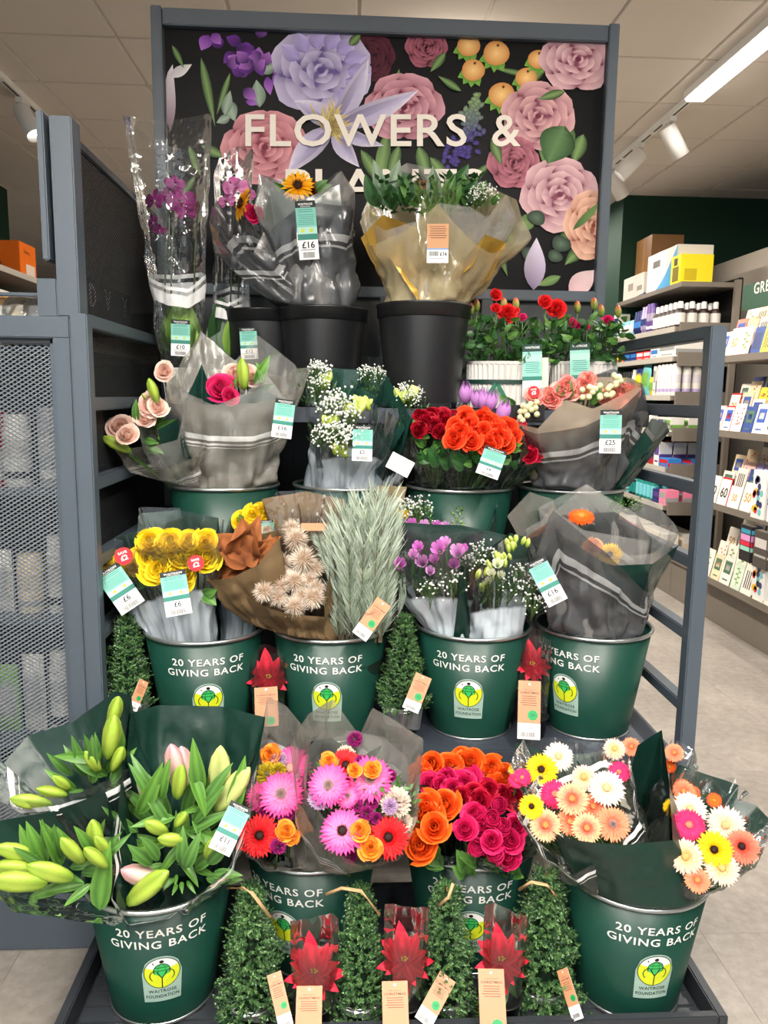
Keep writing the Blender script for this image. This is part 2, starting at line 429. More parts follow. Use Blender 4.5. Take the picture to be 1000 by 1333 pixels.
for x in (-.2, .145, .5): part('upright', x-.02, x+.02, 2.735, 2.765, .1, 1.786, STEEL_DK)
part('cross_bar', XL1, XR0, 2.73, 2.764, 1.55, 1.585, STEEL_DK)
SHST = pmat('dark_blue_shelf_steel', rgb(52, 58, 68), .45, 0, .5, (220, .03), .05)
def shelf(z, y0, y1):
    s = part('shelf', XL1, XR0, y0, y1, z-.018, z, SHST)
    part('shelf_lip', XL1, XR0, y0-.006, y0, z-.045, z+.004, SHST, s)
shelf(.53, 1.885, 2.30); shelf(.89, 2.10, 2.56); shelf(1.415, 2.20, 2.735)
# tray at the foot
TX0, TX1, TY0, TY1 = -.585, .815, 1.395, 1.87
tr = part('tray', TX0, TX1, TY0, TY1, .085, .118, STEEL_DK)
for (a, b, c_, d_) in ((TX0, TX0+.022, TY0, TY1), (TX1-.022, TX1, TY0, TY1), (TX0+.022, TX1-.022, TY0, TY0+.02), (TX0+.022, TX1-.022, TY1-.02, TY1)):
    part('tray_wall', a, b, c_, d_, .118, .172, STEEL_DK, tr)
for k in range(9):
    y = TY0+.045+k*.045
    part('tray_rib', TX0+.03, TX1-.03, y, y+.02, .118, .1235, STEEL_DK, tr, .001)
for x in (TX0+.1, TX1-.1):
    for y in (TY0+.1, TY1-.06):
        link('caster', MB().lathe([(0, -.012), (.03, -.012), (.034, -.006), (.034, .006), (.03, .012), (0, .012)], 18).mesh('caster', PBLACK), stand, Matrix.Translation((x, y, .034)) @ Matrix.Rotation(R(90), 4, 'Y'))
        part('caster_fork', x-.018, x+.018, y-.012, y+.012, .05, .088, STEEL_DK)

# ================================================================ diamond mesh
def mesh_panel(name, o, u, v, W, Hh, cu, cv, sw, mt, parent):
    """expanded metal: two families of thin strands clipped to the rectangle o + a*u + b*v"""
    mb = MB(); o = Vector(o); u = Vector(u); v = Vector(v); nrm = u.cross(v).normalized()
    k = cv/cu; hw = sw*math.sqrt(1+k*k)/2
    for sgn in (1, -1):
        n = int((Hh+W*k)/cv)+2
        for i in range(-1, n):
            b0 = i*cv if sgn < 0 else i*cv-W*k
            # line b = b0 + sgn' * k * a
            s_ = k if sgn > 0 else -k
            pts = [(0, b0), (W, b0+s_*W)]
            a0, a1 = 0.0, W
            lo, hi = (-b0)/s_, (Hh-b0)/s_
            if lo > hi: lo, hi = hi, lo
            a0 = max(a0, lo); a1 = min(a1, hi)
            if a1-a0 < 1e-4: continue
            pa = o+u*a0+v*(b0+s_*a0); pb = o+u*a1+v*(b0+s_*a1)
            dz = nrm*(.0008*sgn)
            mb.add([pa-v*hw+dz, pb-v*hw+dz, pb+v*hw-dz, pa+v*hw-dz], [(0, 1, 2, 3)])
    return tag(mb.build(name, mt, parent, False), kind='stuff')
MESHM = pmat('expanded_steel_mesh', rgb(126, 134, 142), .4, .3, .5, None, .05)
MESHD = pmat('dark_steel_mesh', rgb(38, 40, 42), .45, .3, .5, None, .05)
lu = thing('mesh_fronted_unit', (-1.25, 2.3, 0), 'tall blue grey shop unit with diamond mesh front and side', 'shop unit')
def lp(name, *a, mt=STEEL, b=.003): return bevel_box(name, *a, mt, lu, b)
FY = 1.865
lp('plinth', -2.0, -.636, FY, FY+.03, .0, .185)
lp('stile', -.678, -.636, FY, FY+.04, .185, 1.62)
lp('stile', -2.0, -1.95, FY, FY+.04, .185, 1.62)
lp('cross_beam', -2.0, -.636, FY-.002, FY+.04, 1.572, 1.622)
lp('mesh_frame', -1.95, -.678, FY+.012, FY+.03, 1.558, 1.572, mt=STEEL_DK)
lp('mesh_frame', -.690, -.678, FY+.012, FY+.03, .185, 1.572)
lp('upper_post', -.662, -.612, FY, FY+.06, 1.622, 2.06)
lp('blade', -.686, -.670, FY-.012, FY+.05, 1.745, 2.066, mt=STEEL)
lp('bracket', -.708, -.662, FY+.002, FY+.012, 1.62, 1.707)
lp('top_rail', -2.0, -.66, FY+.03, FY+.04, 1.668, 1.678)
mesh_panel('front_mesh', (-1.95, FY+.02, .185), (1, 0, 0), (0, 0, 1), 1.26, 1.375, .017, .0105, .0034, MESHM, lu)
mesh_panel('side_mesh', (-.640, FY+.07, .12), (0, 1, 0), (0, 0, 1), .84, 1.50, .015, .0105, .0028, MESHD, lu)
mesh_panel('side_mesh', (-.640, FY+.07, 1.62), (0, 1, 0), (0, 0, 1), .84, .405, .015, .0105, .0026, MESHD, lu)
lp('side_frame', -.645, -.632, FY+.055, FY+.075, .12, 2.045, mt=STEEL_DK)
lp('side_frame', -.645, -.632, 2.765, 2.785, .12, 2.045, mt=STEEL_DK)
lp('side_frame', -.645, -.632, FY+.06, 2.78, 2.022, 2.045, mt=STEEL_DK)
lp('back_wall', -2.0, -.65, 2.76, 2.78, .1, 1.55, mt=STEEL_DK)
for z in (.2, .52, .86, 1.2, 1.56): lp('shelf', -1.98, -.70, FY+.12, 2.75, z-.016, z)
sg = thing('aisle_sign', (-.68, 2.2, 1.66), 'small black sign with white letters seen through the upper mesh', 'sign')
MB().box(-.672, -.664, 2.06, 2.5, 1.655, 1.745).build('board', PBLACK, sg, False)
for s_, yy in (('D', 2.13), ('V', 2.26), ('Y', 2.43)):
    tb = MB(); put_text(tb, s_, 0, 0, .055, (1, 1, 1), 0, bold=.03, tf=lambda x, y, z, yy=yy: (-.6625, yy+x, 1.675+y))
    tb.build('letter', PRINT, sg, False)

# ================================================================ the printed poster in the header frame
PY = 2.772
poster = thing('flower_poster', (.145, PY, 1.82), 'black poster of roses and clematis reading FLOWERS & PLANTS', 'poster')
POSTM = vmat('satin_poster_print', .42, 0, .12, .05, 25, None)
class Paint:
    """flat print: overlapping coloured shapes, each a hair nearer than the last; coordinates are photo pixels on the poster plane"""
    def __init__(s): s.mb = MB(); s.k = 0
    def pt(s, x, y, dz=0): q = P(x, y, PY); return (min(max(q.x, XL1-.003), XR0-.004), PY-.0015-s.k*.00001-dz, q.z)
    def fan(s, cx, cy, pts, c0, c1):
        s.k += 1
        n = len(pts); v = [s.pt(cx, cy)]+[s.pt(*p) for p in pts]
        cc = [c0]+([c1]*n if not isinstance(c1[0], (tuple, list)) else list(c1))
        s.mb.add(v, [(0, i+1, (i+1) % n+1) for i in range(n)], cc)
    def blob(s, cx, cy, rx, ry, rot, c0, c1, n=18, wob=.06):
        ph = random.uniform(0, 6)
        pts = []
        for i in range(n):
            a = 2*math.pi*i/n; k = 1+wob*math.sin(3*a+ph)
            x, y = rx*k*math.cos(a), ry*k*math.sin(a)
            pts.append((cx+x*math.cos(rot)-y*math.sin(rot), cy+x*math.sin(rot)+y*math.cos(rot)))
        s.fan(cx, cy, pts, c0, c1)
    def petal(s, x0, y0, x1, y1, w, c0, c1, cm=None, n=8, bend=0.0, tip=1.0):
        """leaf-like shape from base to tip as two halves, darker along the base"""
        s.k += 1
        d = Vector((x1-x0, y1-y0)); L = d.length; d /= L; q = Vector((-d.y, d.x))
        v = []; cc = []
        for i in range(n+1):
            t = i/n; wd = w*math.sin(math.pi*min(1, t**.8))**tip
            o = Vector((x0, y0))+d*L*t+q*(bend*math.sin(math.pi*t))
            cl_ = mixc(c0, c1, t)
            for sgn, kk in ((-1, .85), (0, 1.0), (1, 1.12)):
                z = o+q*wd*sgn; v.append(s.pt(z.x, z.y)); cc.append(tuple(x*kk for x in cl_) if not (cm and sgn == 0) else cm)
        f = []
        for i in range(n):
            for k in (0, 1): a = i*3+k; f.append((a, a+1, a+4, a+3))
        s.mb.add(v, f, cc)
    def rose(s, cx, cy, r, dark, mid, light, sq=1.0, rot=0.0):
        dark = tuple(q*.55 for q in dark); mid = tuple(q*.72 for q in mid); light = tuple(q*.92 for q in light)
        s.blob(cx, cy, r*1.0, r*.95*sq, rot, dark, mid, 22, .1)
        for ring, (rr, n, pr) in enumerate(((.74, 6, .50), (.56, 5, .44), (.40, 5, .36), (.27, 4, .28), (.15, 3, .20), (.05, 2, .13))):
            for i in range(n):
                a = rot+ring*.7+2*math.pi*i/n+random.uniform(-.15, .15)
                px_, py_ = cx+r*rr*math.cos(a), cy+r*rr*sq*math.sin(a)
                pts = []; cs = []
                for j in range(16):
                    b = 2*math.pi*j/16
                    x = r*pr*(1.0+.07*math.sin(5*b+i))*math.cos(b)*.85; y = r*pr*math.sin(b)*1.15
                    X = px_+x*math.cos(a)-y*math.sin(a); Y = py_+(x*math.sin(a)+y*math.cos(a))*sq
                    o = max(0, math.cos(b)); pts.append((X, Y))
                    cs.append(mixc(mixc(dark, mid, .25+.5*random.random()*.3), light, o**.7*(0.75+.25*random.random())) if o > .15 else mixc(dark, mid, .15))
                s.fan(px_-r*pr*.25*math.cos(a), py_-r*pr*.25*math.sin(a)*sq, pts, mixc(dark, mid, .45), cs)
        s.blob(cx, cy, r*.09, r*.08, 0, dark, dark, 10)
    def out(s, name): return s.mb.build(name, POSTM, poster, False)
pan = MB()
a, b, c_, d_ = XL1-.004, XR0, 1.80, 2.65
pan.box(a, b, PY, PY+.012, c_, d_, rgb(11, 10, 13)).build('panel', POSTM, poster, False)
pp = Paint()
GD, GM, GL = rgb(24, 46, 26), rgb(58, 92, 48), rgb(128, 158, 98)
# leaves behind
for a in ((262, 75, 280, 165, 6), (300, 95, 282, 150, 4), (246, 190, 262, 230, 5), (330, 200, 318, 236, 5), (505, 170, 490, 250, 9), (545, 190, 560, 240, 9), (470, 195, 500, 245, 8),
          (735, 150, 708, 215, 26), (760, 175, 745, 215, 10), (790, 140, 786, 200, 4), (680, 225, 692, 262, 6), (712, 85, 680, 120, 5), (695, 100, 640, 88, 4), (652, 45, 640, 75, 6),
          (748, 295, 720, 330, 8), (762, 318, 735, 345, 9), (676, 300, 700, 275, 10), (776, 245, 764, 275, 4), (730, 360, 700, 372, 6), (610, 240, 640, 210, 6), (520, 90, 514, 120, 3)):
    pp.petal(a[0], a[1], a[2], a[3], a[4], GM, GD if random.random() < .5 else GL, cm=GL)
for a in ((296, 130, 306, 158, 9), (292, 150, 300, 118, 7), (300, 152, 282, 160, 6), (338, 140, 334, 104, 10), (360, 85, 335, 95, 8)):
    pp.petal(*a, rgb(70, 92, 78), rgb(140, 162, 140), cm=rgb(160, 178, 160))
# calla
pp.petal(221, 170, 225, 84, 12, rgb(120, 90, 110), rgb(226, 218, 222), bend=-6); pp.petal(222, 100, 250, 84, 7, rgb(214, 206, 212), rgb(236, 232, 228))
# purple cluster
VD, VM, VL = rgb(52, 18, 84), rgb(112, 50, 150), rgb(176, 112, 200)
for i in range(26):
    x, y = random.gauss(330, 19), random.gauss(78, 14)
    a = random.uniform(0, 6.28); pp.petal(x, y, x+22*math.cos(a), y+20*math.sin(a), 8, VD, VL if random.random() < .5 else VM)
for x0, y0, x1, y1, w in ((272, 46, 262, 66, 9), (276, 44, 288, 58, 7), (360, 92, 366, 122, 8), (348, 100, 352, 124, 6), (320, 132, 336, 136, 4)): pp.petal(x0, y0, x1, y1, w, VM, VL)
# dark roses at the back
pp.rose(555, 62, 24, rgb(60, 14, 30), rgb(130, 50, 72), rgb(190, 110, 128))
pp.rose(480, 75, 30, rgb(40, 10, 24), rgb(70, 24, 40), rgb(96, 40, 58))
# pink rose at left and others
pp.rose(345, 192, 50, rgb(150, 48, 72), rgb(214, 110, 128), rgb(240, 172, 178), .85)
pp.rose(526, 140, 46, rgb(120, 40, 66), rgb(200, 104, 132), rgb(236, 178, 190), .85)
# lavender lisianthus
pp.rose(418, 92, 58, rgb(112, 92, 166), rgb(172, 154, 212), rgb(222, 212, 240), .92, .4)
for i in range(9):
    a = -2.6+i*.42; pp.petal(418+34*math.cos(a), 94+30*math.sin(a), 418+66*math.cos(a+.12), 94+58*math.sin(a+.12), 11, rgb(124, 106, 176), rgb(214, 204, 238), cm=rgb(176, 160, 214))
# clematis
CW, CM_, CD = rgb(236, 230, 240), rgb(190, 180, 212), rgb(132, 120, 160)
for x, y, w in ((480, 76, 15), (545, 118, 16), (374, 228, 17), (468, 218, 13), (382, 132, 15), (500, 190, 10)):
    pp.petal(434, 165, x, y, w*.92, CD, CW, cm=CM_, bend=4); pp.petal(434, 165, (x+434)/2+(x-434)*.36, (y+165)/2+(y-165)*.36, w*.35, tuple(q*.7 for q in CD), CM_)
for i in range(90):
    a = random.uniform(-1.2, 2.4); L = random.uniform(14, 38)
    x0, y0 = 432+random.gauss(0, 5), 165+random.gauss(0, 6)
    pp.petal(x0, y0, x0+L*math.cos(a)*.75, y0-L*math.sin(a), 1.3, rgb(110, 84, 40), rgb(236, 214, 132), n=3)
# berries
for x, y, r in ((610, 60, 15), (646, 70, 17), (616, 92, 15), (685, 102, 14), (653, 124, 17), (700, 78, 13)):
    for k in range(4):
        a = 1.2+k*.5; pp.petal(x, y, x+r*1.5*math.cos(a), y+r*1.5*math.sin(a), 7, GM, rgb(120, 176, 70))
    pp.blob(x, y, r, r*.95, 0, rgb(250, 210, 140), rgb(208, 140, 72), 18, .02)
    pp.blob(x+2, y-r*.6, 2, 2, 0, rgb(90, 50, 30), rgb(120, 70, 40), 8)
# lupin
for i in range(120):
    t = random.random(); x = 622-30*t+random.gauss(0, 3+9*t); y = 126+90*t+random.gauss(0, 2)
    c = mixc(rgb(150, 180, 120), rgb(84, 66, 150), min(1, t*1.6)); pp.blob(x, y, 3.2, 4.6, random.uniform(0, 3), c, tuple(q*.45 for q in c), 8)
# roses at right
PKD, PKM, PKL = rgb(140, 62, 88), rgb(214, 138, 158), rgb(246, 206, 210)
pp.rose(752, 78, 44, PKD, PKM, PKL, .85); pp.rose(700, 152, 42, PKD, PKM, rgb(240, 190, 190), .95, .3)
pp.rose(668, 212, 30, rgb(96, 28, 48), rgb(164, 74, 96), rgb(206, 130, 146)); pp.rose(728, 254, 45, rgb(150, 74, 98), PKM, PKL, .95, .8)
pp.rose(772, 294, 34, rgb(176, 92, 74), rgb(232, 158, 132), rgb(250, 204, 178), 1.2)
pp.petal(735, 165, 712, 214, 24, rgb(36, 66, 36), rgb(60, 96, 52), cm=rgb(96, 130, 84))
for x, y, r in ((698, 284, 12), (690, 332, 12), (722, 334, 10), (730, 318, 13)): pp.blob(x, y, r, r*.8, .4, rgb(92, 112, 92), rgb(46, 62, 52), 14)
pp.petal(694, 378, 698, 310, 14, rgb(150, 132, 168), rgb(222, 212, 230)); pp.petal(740, 382, 776, 352, 14, rgb(224, 180, 186), rgb(244, 218, 218)); pp.petal(745, 300, 786, 260, 5, GM, GL)
for a in ((560, 205, 585, 240, 8), (640, 180, 652, 215, 7), (520, 190, 505, 235, 8), (600, 120, 570, 100, 5), (735, 120, 700, 130, 6), (290, 205, 262, 190, 7), (455, 60, 470, 45, 6), (580, 70, 560, 95, 6), (655, 280, 672, 330, 8), (640, 300, 660, 360, 7), (225, 60, 240, 90, 4), (255, 230, 235, 260, 5)):
    pp.petal(*a, GD, GM, cm=GL)
pp.out('flower_print')
def poster_text(s, x0, x1, yb, cap):
    tx = MB()
    v, f, w = text2d(s, 1.0, .012, 1.06)
    q = []
    for (a, b) in v:
        X = (x0+x1)/2+a/w*(x1-x0); pz = P(X, yb-b*cap, PY); q.append((pz.x, PY-.012, pz.z))
    tx.add(q, f, rgb(246, 236, 222)); tx.build('lettering', PRINT, poster, False)
poster_text('FLOWERS', 320, 607, 191, 41); poster_text('&', 640, 677, 191, 41); poster_text('PLANTS', 372, 628, 262, 41)

# ================================================================ flowers and leaves (shared meshes, +Z is the way a flower faces, unit diameter)
_FL = {}
def seed_of(k): return sum((i+1)*ord(c) for i, c in enumerate(str(k)))
def cached(key, fn):
    if key not in _FL: _FL[key] = fn()
    return _FL[key]
def strip_petal(mb, L, w, c0, c1, M, lift=0.0, curl=0.0, cup=0.0, nl=4, tip=.55, r0=0.0, cm=None):
    """one petal pointing along +X from r0, width w; lift: slope, curl: bends down/up to the tip, cup: edges raised"""
    v = []; cc = []
    for i in range(nl+1):
        t = i/nl
        wd = w*(.35+.65*math.sin(min(1, t*1.25)*math.pi*.5))*(1 if t < tip else math.sqrt(max(0.0, 1-((t-tip)/(1-tip))**2))*.92+.08)
        x = r0+L*t*math.cos(lift); z = L*t*math.sin(lift)+curl*t*t*L
        cl_ = mixc(c0, c1, t)
        for s_ in (-1, 0, 1):
            v.append((x, s_*wd*.5, z+cup*w*abs(s_))); cc.append(cl_ if s_ else mixc(cl_, cm or cl_, .6))
    f = []
    for i in range(nl):
        for k in (0, 1): a = i*3+k; f.append((a, a+3, a+4, a+1))
    mb.add(v, f, cc, 0, M)
def RZ(a): return Matrix.Rotation(a, 4, 'Z')
def gerbera_mesh(c_out, c_in, key, dark=False, n=32):
    def mk():
        rnd = random.Random(seed_of(key) % 1000); mb = MB()
        for ring, (L, nn, lift, r0) in enumerate(((.41, n, .06, .09), (.37, n-3, .20, .085), (.30, n-8, .36, .08), (.17, n-8, .62, .075))):
            for i in range(nn):
                a = 2*math.pi*(i+.5*ring)/nn+rnd.uniform(-.05, .05); k = 1+rnd.uniform(-.07, .05)
                strip_petal(mb, L*k, .088 if ring < 2 else .07 if ring < 3 else .04, jit(c_in, .06), jit(mixc(c_out, c_in, 0 if ring < 2 else .3 if ring < 3 else .8), .09), RZ(a), lift+rnd.uniform(-.07, .07), -.12, .12, 4, .6, r0)
        return mb.mesh('gerbera', PETAL)
    return cached(('gerb', key), mk)
def disc_mesh(c_c, c_rim, key):
    def mk():
        mb = MB()
        mb.lathe([(.10, .02), (.10, .055), (.08, .08), (.04, .088), (0, .08)], 18, cf=lambda t, a: mixc(c_rim, c_c, min(1, t*1.6)))
        rnd = random.Random(3)
        for i in range(46):
            a = i*2.4; r = .11*math.sqrt((i+1)/46)
            mb.tube([(r*math.cos(a), r*math.sin(a), .05), (r*1.12*math.cos(a), r*1.12*math.sin(a), .105)], .009, 4, c=c_c, c1=mixc(c_rim, c_c, .3))
        return mb.mesh('flower_centre', PETAL)
    return cached(('disc', key), mk)
def rose_mesh(dark, light, key, openness=1.0):
    def mk():
        rnd = random.Random(seed_of(key) % 977); mb = MB()
        rings = ((5, .40, .54, .12), (5, .34, .42, .26), (4, .26, .28, .35), (3, .17, .14, .40), (2, .085, .05, .41))
        for k, (n, rm, rt, zt) in enumerate(rings):
            zt = zt+(1-openness)*.05; rt = rt*(.55+.45*openness)
            for i in range(n):
                a0 = 2*math.pi*i/n+k*.85+rnd.uniform(-.32, .32); span = 2*math.pi/n*rnd.uniform(1.4, 1.75); kk = 1+rnd.uniform(-.13, .13); tl = rnd.uniform(-.07, .06); asy = rnd.choice((-1, 1))*rnd.uniform(.03, .08)
                def fn(u, v, a0=a0, span=span, rm=rm, rt=rt, zt=zt, k=k, kk=kk, tl=tl, asy=asy):
                    s_ = (u-.5)*2; a = a0+s_*span*.5*(.55+.45*math.sin(min(1, v*1.6)*1.5708))
                    r = ((1-v)**2*.06+2*v*(1-v)*rm*1.28+v*v*rt)*kk
                    z = -.22+(zt+.22)*(v**.85)*(1-.26*abs(s_)**2.2)*kk+tl*v+.05*s_*v*(1 if asy > 0 else -1)
                    if k < 3: z -= .16*max(0, v-.8)*(1-abs(s_)**2)*openness*2; r += .10*max(0, v-.75)*openness*(1-abs(s_))
                    r += asy*s_*(rm/.3)
                    return (r*math.cos(a), r*math.sin(a), z)
                sh = rnd.uniform(-.10, .10)
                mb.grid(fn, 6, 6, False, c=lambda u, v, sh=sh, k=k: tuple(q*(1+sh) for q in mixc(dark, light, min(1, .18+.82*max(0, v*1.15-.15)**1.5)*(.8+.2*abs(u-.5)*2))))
        return mb.mesh('rose', PETAL)
    return cached(('rose', key), mk)
def pom_mesh(dark, light, key, n=90, flat=.6):
    """densely petalled round bloom (carnation, chrysanthemum, celosia)"""
    def mk():
        rnd = random.Random(seed_of(key) % 911); mb = MB()
        for i in range(n):
            t = (i+.5)/n; ph = math.acos(1-t*1.05); a = i*2.39996
            d = Vector((math.sin(ph)*math.cos(a), math.sin(ph)*math.sin(a), math.cos(ph)*flat+.0))
            M_ = frame(d*.24, Vector((-d.y, d.x, .0))+Vector((0, 0, .01))) 
            x = d.normalized(); y = Vector((-x.y, x.x, 0)).normalized() if abs(x.z) < .99 else Vector((0, 1, 0)); z = x.cross(y)
            M_ = Matrix(((x.x, y.x, z.x, d.x*.22), (x.y, y.y, z.y, d.y*.22), (x.z, y.z, z.z, d.z*.22), (0, 0, 0, 1))) @ Matrix.Rotation(rnd.uniform(-.6, .6), 4, 'X')
            strip_petal(mb, .25*rnd.uniform(.85, 1.1), .11, dark, jit(light, .1), M_, 0, rnd.uniform(-.2, .2), .2, 3, .6)
        return mb.mesh('bloom', PETAL)
    return cached(('pom', key), mk)
def tulip_mesh(dark, light, key):
    def mk():
        mb = MB()
        for k in range(6):
            a0 = k*math.pi/3; rr = .26 if k % 2 else .23
            def fn(u, v, a0=a0, rr=rr):
                s_ = (u-.5)*2; w = math.sin(min(1, v*1.05+.12)*math.pi)**.6
                a = a0+s_*.75*max(.12, w); r = rr*math.sin(min(.93, .12+v*.86)*math.pi)**.62
                return (r*math.cos(a), r*math.sin(a), -.05+.85*v*(1-.05*abs(s_)))
            mb.grid(fn, 6, 7, False, c=lambda u, v: mixc(dark, light, .2+.8*abs(math.sin(v*3))))
        return mb.mesh('tulip', PETAL)
    return cached(('tulip', key), mk)
def bud_mesh(c0, c1, c2, key):
    """lily bud along +Z, length 1: base colour, body, tip"""
    def mk():
        mb = MB(); prof = [(.02, 0), (.075, .06), (.115, .2), (.14, .42), (.145, .6), (.115, .8), (.06, .93), (.012, 1.0)]
        n = 18; v = []; cc = []
        for k, (r, z) in enumerate(prof):
            for i in range(n):
                a = 2*math.pi*i/n; rib = 1+.12*math.cos(3*a)+.03*math.cos(9*a)
                v.append((r*rib*math.cos(a)+.05*z*z, r*rib*math.sin(a), z))
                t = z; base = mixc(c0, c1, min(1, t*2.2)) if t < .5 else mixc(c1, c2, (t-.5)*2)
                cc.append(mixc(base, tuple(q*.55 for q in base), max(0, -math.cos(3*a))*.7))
        L = len(prof)
        mb.add(v, [(j*n+i, j*n+(i+1) % n, (j+1)*n+(i+1) % n, (j+1)*n+i) for j in range(L-1) for i in range(n)]+[tuple(range((L-1)*n, L*n))], cc)
        return mb.mesh('lily_bud', LEAF)
    return cached(('bud', key), mk)
def leaf_mesh(c0, c1, key, w=.22, bend=.25, fold=.35, wave=.0, mt=None, n=8):
    """leaf along +Z, length 1, face towards +Y... bends to -Y at the tip"""
    def mk():
        mb = MB(); v = []; cc = []
        for i in range(n+1):
            t = i/n; wd = w*.5*math.sin(math.pi*min(1, t**.75))**.85+.004
            for s_ in (-1, -.5, 0, .5, 1):
                y = -bend*t*t+fold*abs(s_)*wd+wave*math.sin(t*9+s_*2)*.03
                v.append((s_*wd, y, t*(1-bend*.25*t))); cc.append(mixc(mixc(c0, c1, t*.7), tuple(q*1.35 for q in c1), (.55 if s_ == 0 else 0)) if abs(s_) < 1 else mixc(c0, c1, .9))
        f = [(i*5+k, i*5+k+1, i*5+k+6, i*5+k+5) for i in range(n) for k in range(4)]
        mb.add(v, f, cc); return mb.mesh('leaf', mt or LEAF)
    return cached(('leaf', key), mk)
def freesia_mesh(dark, light, key):
    def mk():
        mb = MB()
        for k in range(6):
            a0 = k*math.pi/3
            def fn(u, v, a0=a0, k=k):
                s_ = (u-.5)*2; r = .06+.08*v+.20*max(0, v-.4)**1.2*(1 if k % 2 else 1.15); a = a0+s_*.6*(1-.5*max(0, v-.6)*1.6*abs(s_))
                return (r*math.cos(a), r*math.sin(a), -.45+.75*v-.25*max(0, v-.7)**1.2*abs(s_))
            mb.grid(fn, 4, 6, False, c=lambda u, v: mixc(dark, light, v))
        return mb.mesh('freesia_floret', PETAL)
    return cached(('free', key), mk)
def orchid_mesh(dark, light, key):
    def mk():
        mb = MB()
        for a, L, w in ((90, .46, .30), (210, .44, .28), (330, .44, .28), (10, .5, .46), (170, .5, .46)):
            strip_petal(mb, L, w, light, dark if a in (90, 210, 330) else mixc(dark, light, .4), RZ(R(a)), .12, -.15, .1, 6, .5, .02, cm=dark)
        strip_petal(mb, .22, .16, rgb(120, 20, 80), dark, RZ(R(270)) @ Matrix.Rotation(-.8, 4, 'Y'), .2, .3, .4, 5, .5)
        mb.lathe([(.05, 0), (.05, .06), (.0, .09)], 8, c=rgb(240, 220, 230))
        return mb.mesh('orchid_bloom', PETAL)
    return cached(('orch', key), mk)
def spiky_ball_mesh(c0, c1, key, n=260):
    def mk():
        rnd = random.Random(5); mb = MB()
        mb.lathe([(.001, -.2), (.14, -.14), (.2, 0), (.14, .14), (.001, .2)], 10, c=c0)
        for i in range(n):
            t = (i+.5)/n; ph = math.acos(1-2*t); a = i*2.39996
            d = Vector((math.sin(ph)*math.cos(a), math.sin(ph)*math.sin(a), math.cos(ph)))
            L = rnd.uniform(.40, .52); x = d.orthogonal().normalized(); y = d.cross(x)
            b = d*.16; tp = (d+Vector((rnd.uniform(-.12, .12), rnd.uniform(-.12, .12), rnd.uniform(-.12, .12))))*L
            mb.add([b+x*.018, b-x*.009+y*.016, b-x*.009-y*.016, tp], [(0, 1, 3), (1, 2, 3), (2, 0, 3)], [c0, c0, c0, jit(c1, .12)])
        return mb.mesh('dried_seed_head', DRY, False)
    return cached(('spiky', key), mk)
def pine_mesh(c0, c1, key, n=420, seed=1):
    """upright spray of long needles on a stalk, along +Z, height 1"""
    def mk():
        rnd = random.Random(seed); mb = MB()
        mb.tube([(0, 0, 0), (.01, 0, .5), (0, .01, .86)], .014, 5, c=rgb(120, 105, 80), r1=.006)
        for i in range(n):
            z = rnd.uniform(.02, .86)**.9; a = rnd.uniform(0, 6.283); L = rnd.uniform(.16, .27); sp = rnd.uniform(.18, .55)
            b = Vector((0, 0, z)); d = Vector((math.cos(a)*sp, math.sin(a)*sp, 1)).normalized()
            tp = b+d*L+Vector((math.cos(a), math.sin(a), 0))*.02; mid = b+d*L*.5+Vector((math.cos(a), math.sin(a), .0))*.012
            x = d.cross(Vector((math.cos(a+1.5), math.sin(a+1.5), .1))).normalized()*.0042
            c = jit(mixc(c0, c1, rnd.random()), .15)
            mb.add([b-x, b+x, mid+x, mid-x, tp], [(0, 1, 2, 3), (3, 2, 4)], [c, c, c, c, mixc(c, (1, 1, 1), .25)])
        return mb.mesh('pine_spray', DRY, False)
    return cached(('pine', key), mk)
def gyp_mesh(c, key, n=46, seed=1, dot=.02, leaf=False, stem=None):
    """loose spray of tiny dots on threadlike stems, along +Z, height ~1, spread ~.8"""
    def mk():
        rnd = random.Random(seed); mb = MB(); sc_ = stem or rgb(96, 130, 70)
        for i in range(n):
            a = rnd.uniform(0, 6.283); r = .42*math.sqrt(rnd.random()); z = 1-.55*(r/.42)**2*rnd.random()-rnd.random()*.25
            tp = Vector((r*math.cos(a), r*math.sin(a), z)); b = Vector((tp.x*.25, tp.y*.25, z*.45))
            mb.tube([b, (b+tp)/2+Vector((0, 0, .03)), tp], .004, 3, c=sc_)
            d = dot*rnd.uniform(.8, 1.3)
            mb.lathe([(.001, -d), (d*.8, -d*.6), (d, 0), (d*.8, d*.6), (.001, d)], 6, c=jit(c, .06), M=Matrix.Translation(tp))
        for k in range(5):
            a = k*1.257; mb.tube([(0, 0, 0), (.03*math.cos(a), .03*math.sin(a), .25), (.09*math.cos(a), .09*math.sin(a), .55)], .007, 3, c=sc_)
        return mb.mesh('spray', PETAL)
    return cached(('gyp', key, seed), mk)
